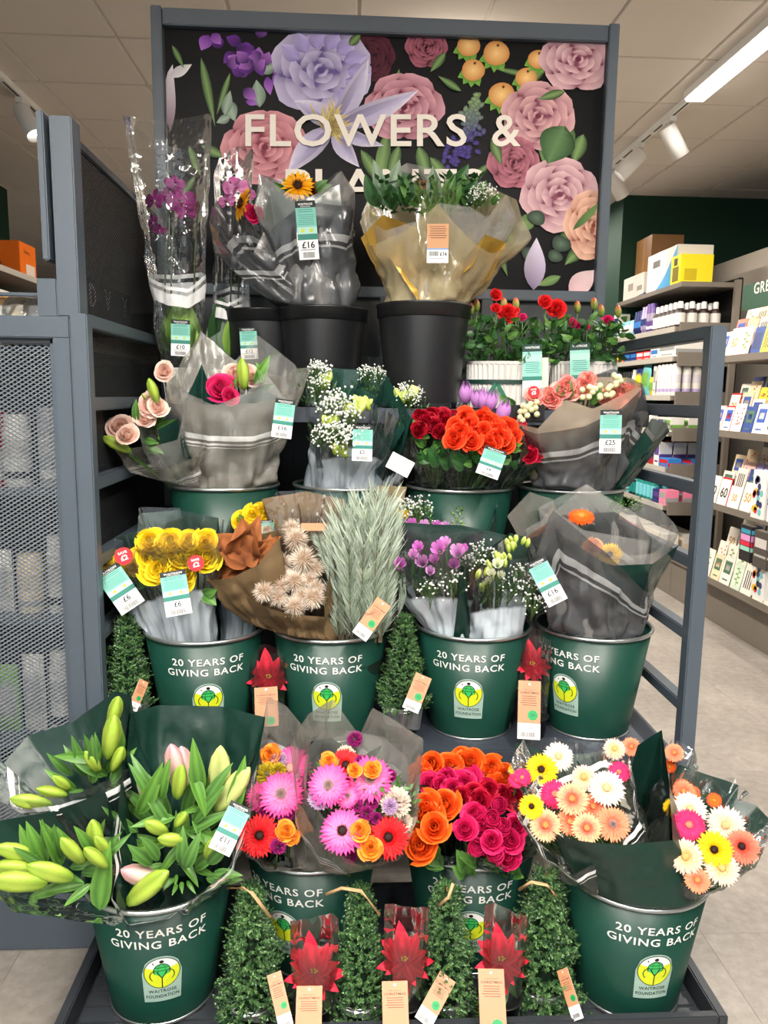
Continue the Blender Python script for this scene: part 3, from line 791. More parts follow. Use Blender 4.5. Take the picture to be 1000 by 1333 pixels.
def fol_mesh(c0, c1, key, n=60, seed=2, L=.26, w=.34, spread=.5, up=.6):
    """clump of small leaves around a stem, along +Z, height 1"""
    def mk():
        rnd = random.Random(seed); mb = MB()
        for i in range(n):
            a = rnd.uniform(0, 6.283); z = rnd.uniform(.05, .85); r = spread*rnd.uniform(.1, .6)*(.5+.5*math.sin(z*3))
            d = Vector((math.cos(a), math.sin(a), up+rnd.uniform(-.5, .6))).normalized()
            b = Vector((r*math.cos(a), r*math.sin(a), z)); l = L*rnd.uniform(.6, 1.1)
            x = d.cross(Vector((0, 0, 1)))
            x = x.normalized() if x.length > .01 else Vector((1, 0, 0)); x = (Matrix.Rotation(rnd.uniform(-.8, .8), 3, d) @ x)*(l*w*.5)
            dn = Vector((0, 0, -.12*l)); c = jit(mixc(c0, c1, rnd.random()), .15)
            mb.add([b, b+d*l*.45+x, b+d*l*.5+dn*.4, b+d*l*.45-x, b+d*l+dn], [(0, 1, 2), (0, 2, 3), (1, 4, 2), (2, 4, 3)], [c, c, tuple(q*1.25 for q in c), c, c])
        return mb.mesh('foliage', LEAF)
    return cached(('fol', key, seed), mk)

# common colour sets
def G(*a): return rgb(*a)
GER = {
 'pink': (G(236, 60, 150), G(250, 150, 200)), 'hot': (G(222, 22, 92), G(236, 60, 130)), 'red': (G(222, 22, 30), G(190, 10, 20)),
 'yellow': (G(250, 212, 22), G(240, 196, 10)), 'white': (G(250, 234, 220), G(250, 222, 190)), 'peach': (G(248, 160, 118), G(242, 116, 88)),
 'coral': (G(246, 140, 112), G(238, 78, 62)), 'orange': (G(240, 88, 28), G(246, 128, 40)), 'salmon': (G(252, 206, 158), G(232, 96, 78)), 'blush': (G(252, 214, 200), G(240, 200, 140)),
}
ROS = {
 'orange': (G(214, 56, 10), G(255, 124, 40)), 'vermilion': (G(220, 44, 16), G(255, 96, 50)), 'red': (G(110, 4, 20), G(196, 16, 44)), 'magenta': (G(166, 6, 64), G(236, 40, 112)),
 'yellow': (G(238, 196, 16), G(254, 236, 60)), 'peach': (G(246, 160, 70), G(252, 190, 130)), 'blush': (G(240, 196, 178), G(253, 232, 220)), 'pink': (G(190, 20, 84), G(240, 60, 130)),
 'orangeyel': (G(252, 206, 60), G(250, 130, 70)), 'bicolor': (G(252, 226, 190), G(242, 110, 134)), 'deepred': (G(120, 0, 30), G(214, 20, 60)), 'mini': (G(206, 16, 26), G(250, 60, 60)),
}
GRN = {'lily': (G(46, 96, 34), G(104, 152, 60)), 'dark': (G(24, 58, 30), G(52, 98, 46)), 'mid': (G(44, 84, 34), G(92, 138, 62)), 'euc': (G(82, 106, 84), G(130, 152, 124)), 'bright': (G(86, 140, 40), G(150, 186, 80))}
def toward(p, up=.35, side=0.0):
    d = (EYE-p).normalized(); return (d+Vector((side, 0, up))).normalized()

# ================================================================ buckets
BR, BB, BH = .160, .113, .300
def bucket_lathe(R0, R1, h, rim=True):
    return [(R1-.004, .004), (R1, 0), (R1, .006), (R0-.003, h-.012), (R0, h-.008)]
def emblem(mb, cx, top, w, h, c_panel=None):
    """arched badge: circle with globe and two leaves over a caption. flat layers at rising z"""
    cp = rgb(158, 186, 174); bk = rgb(14, 20, 18); yl = rgb(214, 226, 40); wh = rgb(244, 246, 240); gn = rgb(60, 190, 96)
    r = w*.46; cy = top-w*.5
    def patch(pts, c, z): 
        n = len(pts); gx = sum(p[0] for p in pts)/n; gy = sum(p[1] for p in pts)/n
        mb.add([(gx, gy, z)]+[(p[0], p[1], z) for p in pts], [(0, i+1, (i+1) % n+1) for i in range(n)], c)
    def disc(x, y, rr, c, z, n=28, a0=0, a1=2*math.pi, sx=1):
        patch([(x+rr*sx*math.cos(a0+(a1-a0)*i/n), y+rr*math.sin(a0+(a1-a0)*i/n)) for i in range(n)], c, z)
    def ring(x, y, rr, t, c, z, a0=0, a1=2*math.pi, n=26, sx=1):
        v = []
        for i in range(n+1):
            a = a0+(a1-a0)*i/n; v += [(x+(rr-t/2)*sx*math.cos(a), y+(rr-t/2)*math.sin(a), z), (x+(rr+t/2)*sx*math.cos(a), y+(rr+t/2)*math.sin(a), z)]
        mb.add(v, [(2*i, 2*i+1, 2*i+3, 2*i+2) for i in range(n)], c)
    # panel in strips so it can bend round the bucket
    n = 10
    for i in range(n):
        x0, x1 = cx-w/2+w*i/n, cx-w/2+w*(i+1)/n
        tp = [cy+math.sqrt(max(0, (w/2)**2-(x-cx)**2)) for x in (x0, x1)]
        mb.add([(x0, top-h, 0), (x1, top-h, 0), (x1, cy, 0), (x0, cy, 0), (x1, tp[1], 0), (x0, tp[0], 0)], [(0, 1, 2, 3), (3, 2, 4, 5)], cp)
    e = .00012
    disc(cx, cy, r, bk, e); disc(cx, cy, r*.95, wh, 2*e)
    # yellow bowl
    pts = []
    for i in range(25):
        a = math.pi*.86+(math.pi*2.14-math.pi*.86)*i/24; pts.append((cx+r*.95*math.cos(a), cy+r*.95*math.sin(a)))
    pts += [(cx+r*.5, cy+r*.30), (cx, cy-r*.12), (cx-r*.5, cy+r*.30)]
    patch(pts, yl, 3*e)
    patch([(cx+r*.94*math.cos(math.pi*.14), cy+r*.94*math.sin(math.pi*.14)), (cx+r*.5, cy+r*.30), (cx+r*.25, cy+r*.05), (cx+r*.7, cy-r*.1)], yl, 3.2*e)
    disc(cx, cy+r*.16, r*.44, gn, 4*e, 24)
    ring(cx, cy+r*.16, r*.44, r*.05, bk, 5*e)
    ring(cx, cy+r*.16, r*.44, r*.04, bk, 5*e, sx=.45)
    for yy in (.16, .36): mb.box(cx-r*.42*(1 if yy < .2 else .8), cx+r*.42*(1 if yy < .2 else .8), cy+r*yy-r*.018, cy+r*yy+r*.018, 5*e, 5.2*e, bk)
    # leaves in front of the globe
    for s_ in (-1, 1):
        lp_ = []
        for i in range(13):
            a = i/12; lp_.append((cx+s_*r*(.02+.62*math.sin(a*math.pi*.5)), cy-r*.62+r*.72*a))
        lp_ += [(cx+s_*r*.40, cy-r*.02), (cx+s_*r*.16, cy-r*.16), (cx, cy-r*.34)]
        patch(lp_, yl, 6*e)
        ring(cx+s_*r*.30, cy-r*.16, r*.36, r*.05, bk, 7*e, (-.9 if s_ > 0 else 1.75), (1.4 if s_ > 0 else math.pi+.9), 16)
        mb.add([(cx, cy-r*.30, 7*e), (cx+s_*r*.06, cy-r*.30, 7*e), (cx+s_*r*.30, cy+r*.10, 7*e), (cx+s_*r*.24, cy+r*.12, 7*e)], [(0, 1, 2, 3)], bk)
    mb.box(cx-r*.03, cx+r*.03, cy-r*.93, cy-r*.28, 7*e, 7.2*e, bk)
    disc(cx, cy+r*.74, r*.10, bk, 5*e, 12, sx=1.25)
    put_text(mb, 'WAITROSE', cx, top-h+h*.20, h*.068, bk, 3*e, width=w*.74, bold=.015, spacing=1.1)
    put_text(mb, 'FOUNDATION', cx, top-h+h*.085, h*.068, bk, 3*e, width=w*.88, bold=.015, spacing=1.1)

def cone_wrap(v, zr, off, R0=BR, R1=BB, h=BH):
    """(x, y below rim is negative, layer) -> point on the bucket side, centred on -Y"""
    x, y, l = v; z = h+y; k = max(0, z/h); rad = R1+(R0-R1)*k+off+l
    a = -math.pi/2+x/(R1+(R0-R1)*((h-.1)/h)); return (rad*math.cos(a), rad*math.sin(a), z)
def make_bucket_meshes():
    body = MB()
    t = .003
    body.lathe([(0, .006), (BB-.004, .004), (BB, .0), (BB+.001, .01), (BR-.002, BH-.010), (BR-.002-t, BH-.010), (BB-t, .02), (0, .018)], 56)
    band = MB(); band.lathe([(BR-.003, BH-.010), (BR+.0025, BH-.009), (BR+.004, BH-.004), (BR+.0025, BH), (BR-.004, BH), (BR-.006, BH-.006)], 56)
    foot = MB(); foot.lathe([(BB-.002, -.001), (BB+.002, -.001), (BB+.0028, .005), (BB+.001, .006)], 56)
    def finish(mb):
        bm = bmesh.new(); 
        me = mb.mesh('tmp', PRINT, False); bm.from_mesh(me); bpy.data.meshes.remove(me)
        for _ in range(3):
            ed = [e for e in bm.edges if abs(e.verts[0].co.x-e.verts[1].co.x) > .012]
            if not ed: break
            bmesh.ops.subdivide_edges(bm, edges=ed, cuts=1)
        bmesh.ops.triangulate(bm, faces=[f for f in bm.faces if len(f.verts) > 4])
        for v in bm.verts: v.co = cone_wrap(v.co, 0, .0009)
        me = bpy.data.meshes.new('print'); bm.to_mesh(me); bm.free(); me.materials.append(PRINT); return me
    sl = MB(); wh = rgb(244, 244, 238)
    put_text(sl, '20 YEARS OF', .006, -.066, .0185, wh, 0, width=.180, bold=.016, spacing=1.12)
    put_text(sl, 'GIVING BACK', 0, -.0945, .0185, wh, 0, width=.202, bold=.016, spacing=1.12)
    em = MB(); emblem(em, .004, -.116, .086, .117)
    return body.mesh('bucket_body', GREENTIN), band.mesh('rim_band', RIMTIN), foot.mesh('foot_band', RIMTIN), finish(sl), finish(em)
BMESH = make_bucket_meshes()
BK = {}
ZT, Z2, Z3, Z4 = .1245, .531, .891, 1.416
def bucket(key, pxc, Y, z, turn, label, printed=True):
    """turn: how far the print is turned from facing the viewer (degrees, + to the right)"""
    c = P(pxc, {ZT: 1110, Z2: 805, Z3: 625}[z], Y); X = c.x
    face = math.atan2(-X, Y)           # print faces the viewer when rotated by this about Z
    M_ = Matrix.Translation((X, Y, z)) @ Matrix.Rotation(-math.atan2(X, Y)+R(turn), 4, 'Z')
    t = thing('flower_bucket', (X, Y, z), label, 'bucket', 'printed green flower buckets')
    b = link('bucket_body', BMESH[0], t, M_)
    link('rim_band', BMESH[1], t, M_); link('foot_band', BMESH[2], t, M_)
    if printed:
        tag(link('slogan', BMESH[3], t, M_), 'white slogan reading 20 years of giving back', kind='stuff')
        tag(link('emblem', BMESH[4], t, M_), 'charity emblem of a globe between two yellow leaves', kind='stuff')
    BK[key] = Vector((X, Y, z+BH)); return t
bucket('1a', 208, 1.58, ZT, -3, 'green slogan bucket holding the lilies at the foot of the stand')
bucket('1b', 407, 1.70, ZT, -30, 'green slogan bucket under the pink gerbera bouquets')
bucket('1c', 611, 1.70, ZT, 2, 'green slogan bucket under the orange and magenta roses')
bucket('1d', 826, 1.552, ZT, 23, 'green slogan bucket holding mixed gerberas at the tray corner')
bucket('2a', 267, 2.04, Z2, 0, 'green slogan bucket holding the yellow roses')
bucket('2b', 431, 2.05, Z2, -6, 'green slogan bucket holding the pine spray and dried heads')
bucket('2c', 616, 2.06, Z2, -4, 'green slogan bucket holding the freesia packs')
bucket('2d', 772, 2.05, Z2, -30, 'green slogan bucket under the grey wrapped orange gerbera bouquet')
bucket('3a', 292, 2.28, Z3, 0, 'dark green bucket below the grey wrapped lily and rose bouquets', False)
bucket('3b', 452, 2.30, Z3, 0, 'dark green bucket below the white gypsophila packs', False)
bucket('3c', 599, 2.28, Z3, 0, 'dark green bucket below the vermilion rose pack', False)
bucket('3d', 743, 2.28, Z3, 0, 'dark green bucket below the £25 rose bouquet', False)
# black buckets on the upper shelf
def black_bucket(key, pxc, Y, label):
    X = P(pxc, 450, Y).x; r0, r1, h = .138, .107, .30
    t = thing('black_bucket', (X, Y, Z4), label, 'bucket', 'black buckets on the upper shelf')
    M_ = Matrix.Translation((X, Y, Z4))
    b = MB(); b.lathe([(0, .006), (r1-.006, .004), (r1, .002), (r1+.002, .02), (r0-.004, h-.04), (r0-.004, h-.036), (r0-.007, h-.03), (r1-.005, .03), (0, .02)], 48)
    link('bucket_body', b.mesh('bucket_body', PBLACK), t, M_)
    rm = MB(); rm.lathe([(r0-.004, h-.04), (r0+.001, h-.038), (r0+.002, h-.008), (r0+.005, h-.005), (r0+.005, h), (r0-.003, h), (r0-.006, h-.036)], 48)
    link('rim_band', rm.mesh('rim_band', PBLACK), t, M_)
    BK[key] = Vector((X, Y, Z4+h))
black_bucket('4a', 421, 2.50, 'black plastic bucket under the sunflower bouquet')
black_bucket('4b', 551, 2.34, 'black plastic bucket under the gold wrapped bouquet')
black_bucket('4c', 345, 2.60, 'black plastic bucket in shadow behind the orchid sleeves')

# ================================================================ wraps, labels, bouquets
def lerp_poly(pts, u, closed):
    """point at fraction u of a polyline given as list of Vectors (even steps per segment length)"""
    n = len(pts); segs = n if closed else n-1
    L = [(pts[(i+1) % n]-pts[i]).length for i in range(segs)]; T = sum(L); d = u*T
    for i in range(segs):
        if d <= L[i] or i == segs-1:
            t = d/L[i] if L[i] > 1e-9 else 0
            return pts[i].lerp(pts[(i+1) % n], min(1, t)), i+min(1, t)
        d -= L[i]
def sheet(name, mt, top, base, r, parent, closed=True, nu=120, nv=34, wr=.010, bulge=.0, seed=0, pleat=9, ry=None, belly=0.5, clamp=None):
    """a wrapping sheet: upper edge through 'top' (world points in order), gathered at 'base' into an ellipse of radius r"""
    cen = sum(top, Vector())/len(top); ph = seed*1.7
    rnd = random.Random(seed)
    phs = [rnd.uniform(0, 6.28) for _ in range(4)]
    def fn(u, v):
        t, k = lerp_poly(top, u, closed)
        d = Vector((t.x-cen.x, t.y-cen.y, 0))
        if d.length < 1e-6: d = Vector((0, -1, 0))
        d.normalize()
        b = base+Vector((d.x*r, d.y*(ry or r), 0))
        p = b.lerp(t, v)
        ang = math.atan2(d.y, d.x)
        w = math.sin(math.pi*min(1, v**.85*belly*2 if belly < .5 else v))*bulge
        fold = (math.sin(pleat*ang+phs[0])*.6+math.sin((pleat*2+1)*ang+phs[1])*.4)
        nz = noise.noise(Vector((p.x*9+ph, p.y*9, p.z*7)))+.5*noise.noise(Vector((p.x*23, p.y*23+ph, p.z*15)))
        q = Vector((p.x*8+ph, p.y*8, p.z*6)); rg = abs(noise.noise(q))*1.6+abs(noise.noise(q*2.3))*.8+abs(noise.noise(q*5.1))*.3
        crease = (rg-.75)*wr*1.9*math.sin(math.pi*min(1, .12+v*.80))
        w += crease
        amp = wr*(fold*.55*math.sin(math.pi*min(1, v*.9+.1))+nz*1.4*math.sin(math.pi*(v*.8+.15)))
        p = p+d*(w+amp)+Vector((0, 0, nz*wr*.25))
        if clamp:
            cx, cy, cz_, rin = clamp; dx, dy = p.x-cx, p.y-cy; L = math.hypot(dx, dy); lim = rin+max(0.0, p.z-cz_)*3.0
            if L > lim: p.x = cx+dx*lim/L; p.y = cy+dy*lim/L
        return p
    mb = MB()
    mb.grid(fn, nu, nv, closed, uvf=lambda u, v: (u, 1-v))
    return mb.build(name, mt, parent)

def card(name, w, h, layers, parent, M, curve=.0):
    """printed card: layers = list of callables(mb) drawing flat print in metres, origin at the centre, z up"""
    mb = MB()
    if curve:
        mb.grid(lambda u, v: ((u-.5)*w, (v-.5)*h, -curve*(2*(v-.5))**2), 2, 6, c=rgb(246, 246, 244))
    else:
        mb.box(-w/2, w/2, -h/2, h/2, -.0006, 0, rgb(246, 246, 244))
    for l in layers: l(mb)
    return tag(link(name, mb.mesh(name, PRINT, False), parent, M), kind=None)
def rect(x0, x1, y0, y1, c, z=.0002):
    return lambda mb: mb.add([(x0, y0, z), (x1, y0, z), (x1, y1, z), (x0, y1, z)], [(0, 1, 2, 3)], c)
TEAL, TEALD, MINT = rgb(86, 160, 146), rgb(52, 124, 112), rgb(166, 208, 196)
def barcode(mb, x0, x1, y0, y1, z=.0005):
    rnd = random.Random(4); x = x0
    while x < x1:
        w = (x1-x0)*rnd.uniform(.012, .035); rect(x, min(x+w, x1), y0, y1, rgb(30, 30, 34), z)(mb); x += w+(x1-x0)*rnd.uniform(.012, .035)
def lines(mb, x0, x1, y0, y1, n, c, z=.0005, seed=1):
    rnd = random.Random(seed)
    for i in range(n):
        y = y1-(y1-y0)*(i+.5)/n; h = (y1-y0)/n*.32
        rect(x0+(x1-x0)*rnd.uniform(0, .12), x1-(x1-x0)*rnd.uniform(0, .12), y-h/2, y+h/2, c, z)(mb)
def flower_label(px, py, Y, wpx, hpx, rot, price, parent, tilt=(0, 0), dot=True, save=None):
    """the long teal flower label with black brand cap and white price end"""
    p = P(px, py, Y); k = mpp(p); w, h = wpx*k, hpx*k
    M_ = frame(p, (EYE-p).normalized()+Vector((tilt[0], 0, tilt[1])), UP, R(rot))
    L = [rect(-w/2, w/2, -h*.16, h/2, rgb(120, 186, 172), .0002), rect(-w/2, w/2, -h*.16, -h*.06, TEALD, .0003), rect(-w/2, w/2, -h*.06, h*.06, MINT, .0003),
         rect(-w/2, w/2, h*.385, h/2, rgb(16, 24, 24), .0004)]
    def txt(mb):
        put_text(mb, 'WAITROSE', 0, h*.425, h*.038, rgb(235, 235, 230), .0007, width=w*.72, bold=.02, spacing=1.1)
        rect(-w*.25, w*.25, h*.400, h*.410, rgb(200, 200, 196), .0007)(mb)
        lines(mb, -w*.4, w*.4, h*.30, h*.37, 2, TEALD, .0005, 3)
        lines(mb, -w*.42, w*.42, h*.09, h*.28, 6, rgb(70, 140, 128), .0005, 7)
        if dot:
            for s_ in (-.22, .2): mb.add([(w*s_+h*.035*math.cos(a*.7854), h*.0+h*.035*math.sin(a*.7854), .0005) for a in range(8)], [tuple(range(8))], rgb(190, 200, 60))
        put_text(mb, price, 0, -h*.30, h*.11, rgb(20, 20, 22), .0005, width=None, bold=.02)
        barcode(mb, -w*.3, w*.3, -h*.47, -h*.37); lines(mb, -w*.42, w*.42, -h*.35, -h*.31, 1, rgb(120, 120, 124), .0005)
    return card('price_label', w, h, L+[txt], parent, M_)
def round_sticker(px, py, Y, dpx, rot, parent, a='SAVE', b='£2'):
    p = P(px, py, Y); k = mpp(p); r = dpx*k/2
    M_ = frame(p, (EYE-p).normalized(), UP, R(rot)); mb = MB()
    mb.lathe([(r, -.0004), (r, 0), (0, 0)], 26, c=rgb(206, 28, 40))
    put_text(mb, a, 0, r*.28, r*.28, rgb(250, 240, 240), .0004, width=r*1.0, bold=.02); put_text(mb, b, 0, -r*.45, r*.55, rgb(250, 240, 240), .0004, bold=.03)
    return link('offer_sticker', mb.mesh('offer_sticker', PRINT, False), parent, M_)
KRAFT = rgb(192, 136, 100)
def kraft_tag(px, py, Y, wpx, hpx, rot, parent, white=True, tilt=(0, 0), title=True):
    p = P(px, py, Y); k = mpp(p); w, h = wpx*k, hpx*k
    M_ = frame(p, (EYE-p).normalized()+Vector((tilt[0], 0, tilt[1])), UP, R(rot)); br = rgb(120, 74, 50)
    yb = -h*.5+(h*.27 if white else 0)
    def txt(mb):
        rect(-w/2, w/2, yb, h/2, KRAFT, .0002)(mb)
        put_text(mb, 'SPECIALLY', 0, h*.335, h*.022, br, .0004, width=w*.5)
        put_text(mb, 'CHRISTMAS', 0, h*.275, h*.036, rgb(84, 46, 32), .0004, width=w*.82, bold=.015)
        lines(mb, -w*.38, w*.38, h*.06, h*.25, 5, br, .0004, 5)
        cx, cy, r = w*.16, yb+h*.14, min(w*.24, h*.12)
        mb.add([(cx+r*(1 if i % 2 else .88)*math.cos(i*math.pi/10), cy+r*(1 if i % 2 else .88)*math.sin(i*math.pi/10), .0004) for i in range(20)], [tuple(range(20))], rgb(24, 150, 84))
        put_text(mb, 'W', cx, cy-r*.3, r*.6, rgb(10, 90, 50), .0006)
        if white:
            barcode(mb, -w*.35, w*.3, -h*.46, -h*.38); put_text(mb, '£4', w*.05, -h*.34, h*.05, rgb(40, 40, 44), .0004)
        mb.lathe([(w*.05, .0004), (0, .0004)], 10, c=rgb(250, 250, 250), M=Matrix.Translation((0, h*.44, 0)))
    return card('card_tag', w, h, [txt], parent, M_)

class Bq:
    """one bouquet: Empty at its foot inside the bucket, parts as children"""
    def __init__(s, name, foot, label, cat='bouquet', group=None):
        s.foot = Vector(foot); s.o = thing(name, s.foot, label, cat, group); s.rnd = random.Random(len(label)*7+3); s.stems = MB()
    def put(s, nm, me, p, d, spin=0.0, scale=1.0, parent=None, up=None):
        return link(nm, me, parent or s.o, frame(p, d, up, spin, scale))
    def fl(s, kind, key, px, py, Y, dpx, d=None, up=.35, side=0.0, centre=None, stem=True):
        p = P(px, py, Y); k = mpp(p); D = dpx*k
        dd = d or toward(p, up+s.rnd.uniform(-.15, .15), side+s.rnd.uniform(-.2, .2)); sp = s.rnd.uniform(0, 6.28)
        if kind == 'gerbera':
            o_, i_ = GER[key]; f = s.put('gerbera', gerbera_mesh(o_, i_, key), p, dd, sp, D)
            cc = centre or ('dark' if key in ('yellow', 'coral', 'red') else 'light')
            cs = {'dark': (rgb(36, 16, 14), rgb(80, 34, 24)), 'light': (mixc(i_, rgb(196, 176, 86), .55), mixc(i_, rgb(226, 206, 120), .4)), 'rim': (rgb(60, 24, 30), rgb(250, 220, 210))}[cc]
            s.put('flower_centre', disc_mesh(cs[0], cs[1], (cc, key)), p, dd, sp, D, f)
        elif kind == 'sunflower':
            f = s.put('sunflower', gerbera_mesh(rgb(250, 190, 10), rgb(236, 150, 6), 'sunf', n=18), p, dd, sp, D)
            s.put('flower_centre', disc_mesh(rgb(48, 26, 14), rgb(90, 50, 16), 'sunf'), p, dd, sp, D*1.25, f)
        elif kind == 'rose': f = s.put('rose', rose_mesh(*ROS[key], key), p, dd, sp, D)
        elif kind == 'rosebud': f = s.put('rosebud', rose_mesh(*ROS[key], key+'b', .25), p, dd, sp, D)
        elif kind == 'pom': f = s.put('bloom', pom_mesh(*key[1:], key[0]), p, dd, sp, D)
        elif kind == 'tulip': f = s.put('tulip', tulip_mesh(*key[1:], key[0]), p, dd, sp, D)
        elif kind == 'freesia': f = s.put('freesia_floret', freesia_mesh(*key[1:], key[0]), p, dd, sp, D)
        elif kind == 'orchid': f = s.put('orchid_bloom', orchid_mesh(*key[1:], key[0]), p, dd, R(random.uniform(-20, 20)), D)
        if stem:
            a = p-dd*D*.12; s.stems.tube([a, a-dd*.05+Vector((0, 0, -.03)), s.foot.lerp(a, .45), s.foot+Vector((s.rnd.uniform(-.02, .02), s.rnd.uniform(-.02, .02), .01))], .0028, 5, c=rgb(70, 104, 48))
        return f
    def spike(s, nm, me, x0, y0, Y0, x1, y1, Y1, spin=None, w=1.0):
        """a long thing (bud, leaf, spray) from one place to another; its length is the distance"""
        a = P(x0, y0, Y0); b = P(x1, y1, Y1); L = (b-a).length
        vw = (EYE-a).normalized()
        z = (b-a).normalized(); y = (vw-z*vw.dot(z)).normalized(); x = y.cross(z)
        M_ = Matrix(((x.x, y.x, z.x, a.x), (x.y, y.y, z.y, a.y), (x.z, y.z, z.z, a.z), (0, 0, 0, 1)))
        M_ = M_ @ Matrix.Rotation(spin if spin is not None else s.rnd.uniform(-.5, .5), 4, 'Z') @ Matrix.Diagonal((L*w, L*w, L, 1))
        return link(nm, me, s.o, M_)
    def leaf(s, x0, y0, Y0, x1, y1, Y1, key='lily', w=.22, spin=None, bend=.2):
        return s.spike('leaf', leaf_mesh(*GRN[key], (key, w, bend), w, bend), x0, y0, Y0, x1, y1, Y1, spin)
    def sheet(s, nm, mt, top, r=.05, base=None, loose=False, **kw):
        if not loose:
            k = min(BK, key=lambda q: (BK[q]-s.foot).length); c = BK[k]
            if (c-s.foot).length < .3: kw['clamp'] = (c.x, c.y, c.z-.002, (.146 if k[0] != '4' else .122))
        return sheet(nm, mt, [P(*t) for t in top], base or s.foot+Vector((0, 0, .02)), r, s.o, **kw)
    def done(s):
        if s.stems.v: tag(s.stems.build('stem_bundle', LEAF, s.o), kind='stuff')
        return s.o

CLEAR = film('clear_cellophane', (.97, .98, .98), (.85, .88, .88), .012, .10, .9, (18, .6))
CLEARB = film('clear_cellophane_with_grey_foot', (.96, .97, .97), (.50, .56, .61), .015, .18, .9, (12, .6), crumple=True, fade=(.40, .43, .93))
CLEARW = film('clear_cellophane_with_white_bands', (.96, .97, .97), (.8, .83, .83), .012, .10, .9, (18, .6), stripes=((.585, .008), (.635, .026)), stripe_op=.9)
FROST = film('frosted_grey_film', (.80, .79, .75), (.34, .325, .29), .34, .27, .5, (11, .5), crumple=True, stripes=((.30, .022), (.355, .008), (.385, .003)), stripe_col=(.75, .76, .75), stripe_op=.62, fade=(.30, .8, .72))
FROSTD = film('dark_grey_film', (.55, .56, .57), (.070, .073, .078), .50, .24, .45, (11, .5), crumple=True, stripes=((.26, .030), (.335, .010)), stripe_col=(.42, .43, .43), stripe_op=.6, fade=(.12, .5, .93))
FROSTL = film('pale_frosted_film', (.90, .89, .87), (.55, .54, .52), .24, .28, .5, (11, .4), crumple=True)
GOLDF = film('gold_translucent_film', (.80, .74, .58), (.44, .37, .22), .42, .25, .5, (11, .5), crumple=True, fade=(.3, .75, .9))
DKGREEN = film('dark_green_film', (.08, .14, .12), (.012, .050, .038), .93, .16, .1, (10, .35))
DKPAPER = pmat('dark_green_paper', rgb(15, 46, 38), .36, 0, .5, (12, .35), .12)
KRAFTP = pmat('brown_wrapping_paper', rgb(104, 84, 58), .6, 0, .35, (14, .4), .12)
GOLDP = pmat('gold_paper', rgb(176, 142, 62), .35, .55, .5, (14, .4), .1)
GREYF = pmat('grey_film_foot', rgb(172, 182, 190), .35, 0, .5, (14, .5), .08)
def ringpts(cx, cy, Y, rx, ry, n=14, dy=0.0, front=0.0, wob=0, seed=0, corners=()):
    """an upper edge: ellipse seen in the photo centred (cx,cy) px at depth Y, half width rx px, depth ry m; front: extra px down at the front, dy: px up at the back"""
    rnd = random.Random(seed); o = []
    for i in range(n):
        a = 2*math.pi*i/n-math.pi/2
        s_ = math.sin(a); up_ = dy*max(0, s_)+front*max(0, -s_)
        w = rnd.uniform(-wob, wob)*(1 if i % 2 else -1)
        o.append((cx+rx*math.cos(a), cy-up_*1.0+(front*0 if s_ > 0 else 0)-w if s_ > 0 else cy+front*(-s_)-w, Y+ry*s_))
    return o

# ================================================================ row 1: lilies, gerberas and roses at the foot
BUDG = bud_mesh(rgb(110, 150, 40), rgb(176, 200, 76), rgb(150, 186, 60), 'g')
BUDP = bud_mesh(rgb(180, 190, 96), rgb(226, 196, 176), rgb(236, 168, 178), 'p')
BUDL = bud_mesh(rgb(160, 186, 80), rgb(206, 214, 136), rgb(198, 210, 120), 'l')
CLEARE = film('clear_cellophane_with_white_edge', (.95, .97, .96), (.8, .83, .82), .012, .10, .9, (18, .6), stripes=((.10, .022), (.155, .004)), stripe_op=.85, fade=(.0, .02, 0))
def foot(key, dx=0, dy=0, dz=-.10): return BK[key]+Vector((dx, dy, dz))
def fill_leaves(b, n, cx, cy, rx, ry, Y0, Y1, key='lily', L=55, w=.2, up=.5):
    for i in range(n):
        a = b.rnd.uniform(0, 6.28); r = b.rnd.random()**.5
        x, y = cx+rx*r*math.cos(a), cy+ry*r*math.sin(a)
        dx, dy = math.cos(a)*L*.8, math.sin(a)*L*.5-L*up
        Y = b.rnd.uniform(Y0, Y1); b.leaf(x, y, Y, x+dx, y+dy, Y-.03, key, w, None, b.rnd.choice((.15, .3, .45)))
# right-hand lilies
b = Bq('lily_bouquet', foot('1a', .03, 0), 'lilies with a pink bud standing before a broad dark green sheet')
b.sheet('back_sheet', DKPAPER, [(152, 1060, 1.50), (160, 985, 1.58), (168, 928, 1.68), (205, 918, 1.74), (290, 920, 1.75), (346, 934, 1.70), (338, 990, 1.60)], .07, closed=False, loose=True, wr=.008, seed=1)
b.sheet('front_film', CLEARE, [(338, 985, 1.58), (330, 1055, 1.50), (296, 1132, 1.42), (222, 1196, 1.385), (168, 1206, 1.38), (142, 1170, 1.41), (150, 1050, 1.48)], .08, closed=False, loose=True, wr=.012, seed=2)
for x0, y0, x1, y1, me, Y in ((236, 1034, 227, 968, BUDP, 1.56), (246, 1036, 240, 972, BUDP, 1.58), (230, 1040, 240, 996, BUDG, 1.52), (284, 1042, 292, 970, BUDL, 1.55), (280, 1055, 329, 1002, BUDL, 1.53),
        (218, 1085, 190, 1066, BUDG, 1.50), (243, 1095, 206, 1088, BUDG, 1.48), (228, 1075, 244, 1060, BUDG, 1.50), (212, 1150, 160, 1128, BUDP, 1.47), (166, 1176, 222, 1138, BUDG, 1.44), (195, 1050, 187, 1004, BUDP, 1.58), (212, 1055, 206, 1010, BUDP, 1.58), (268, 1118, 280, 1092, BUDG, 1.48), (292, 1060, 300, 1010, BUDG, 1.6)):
    b.spike('lily_bud', me, x0, y0, Y, x1, y1, Y-.02, w=1.15 if abs(y1-y0) > 25 else 1.5)
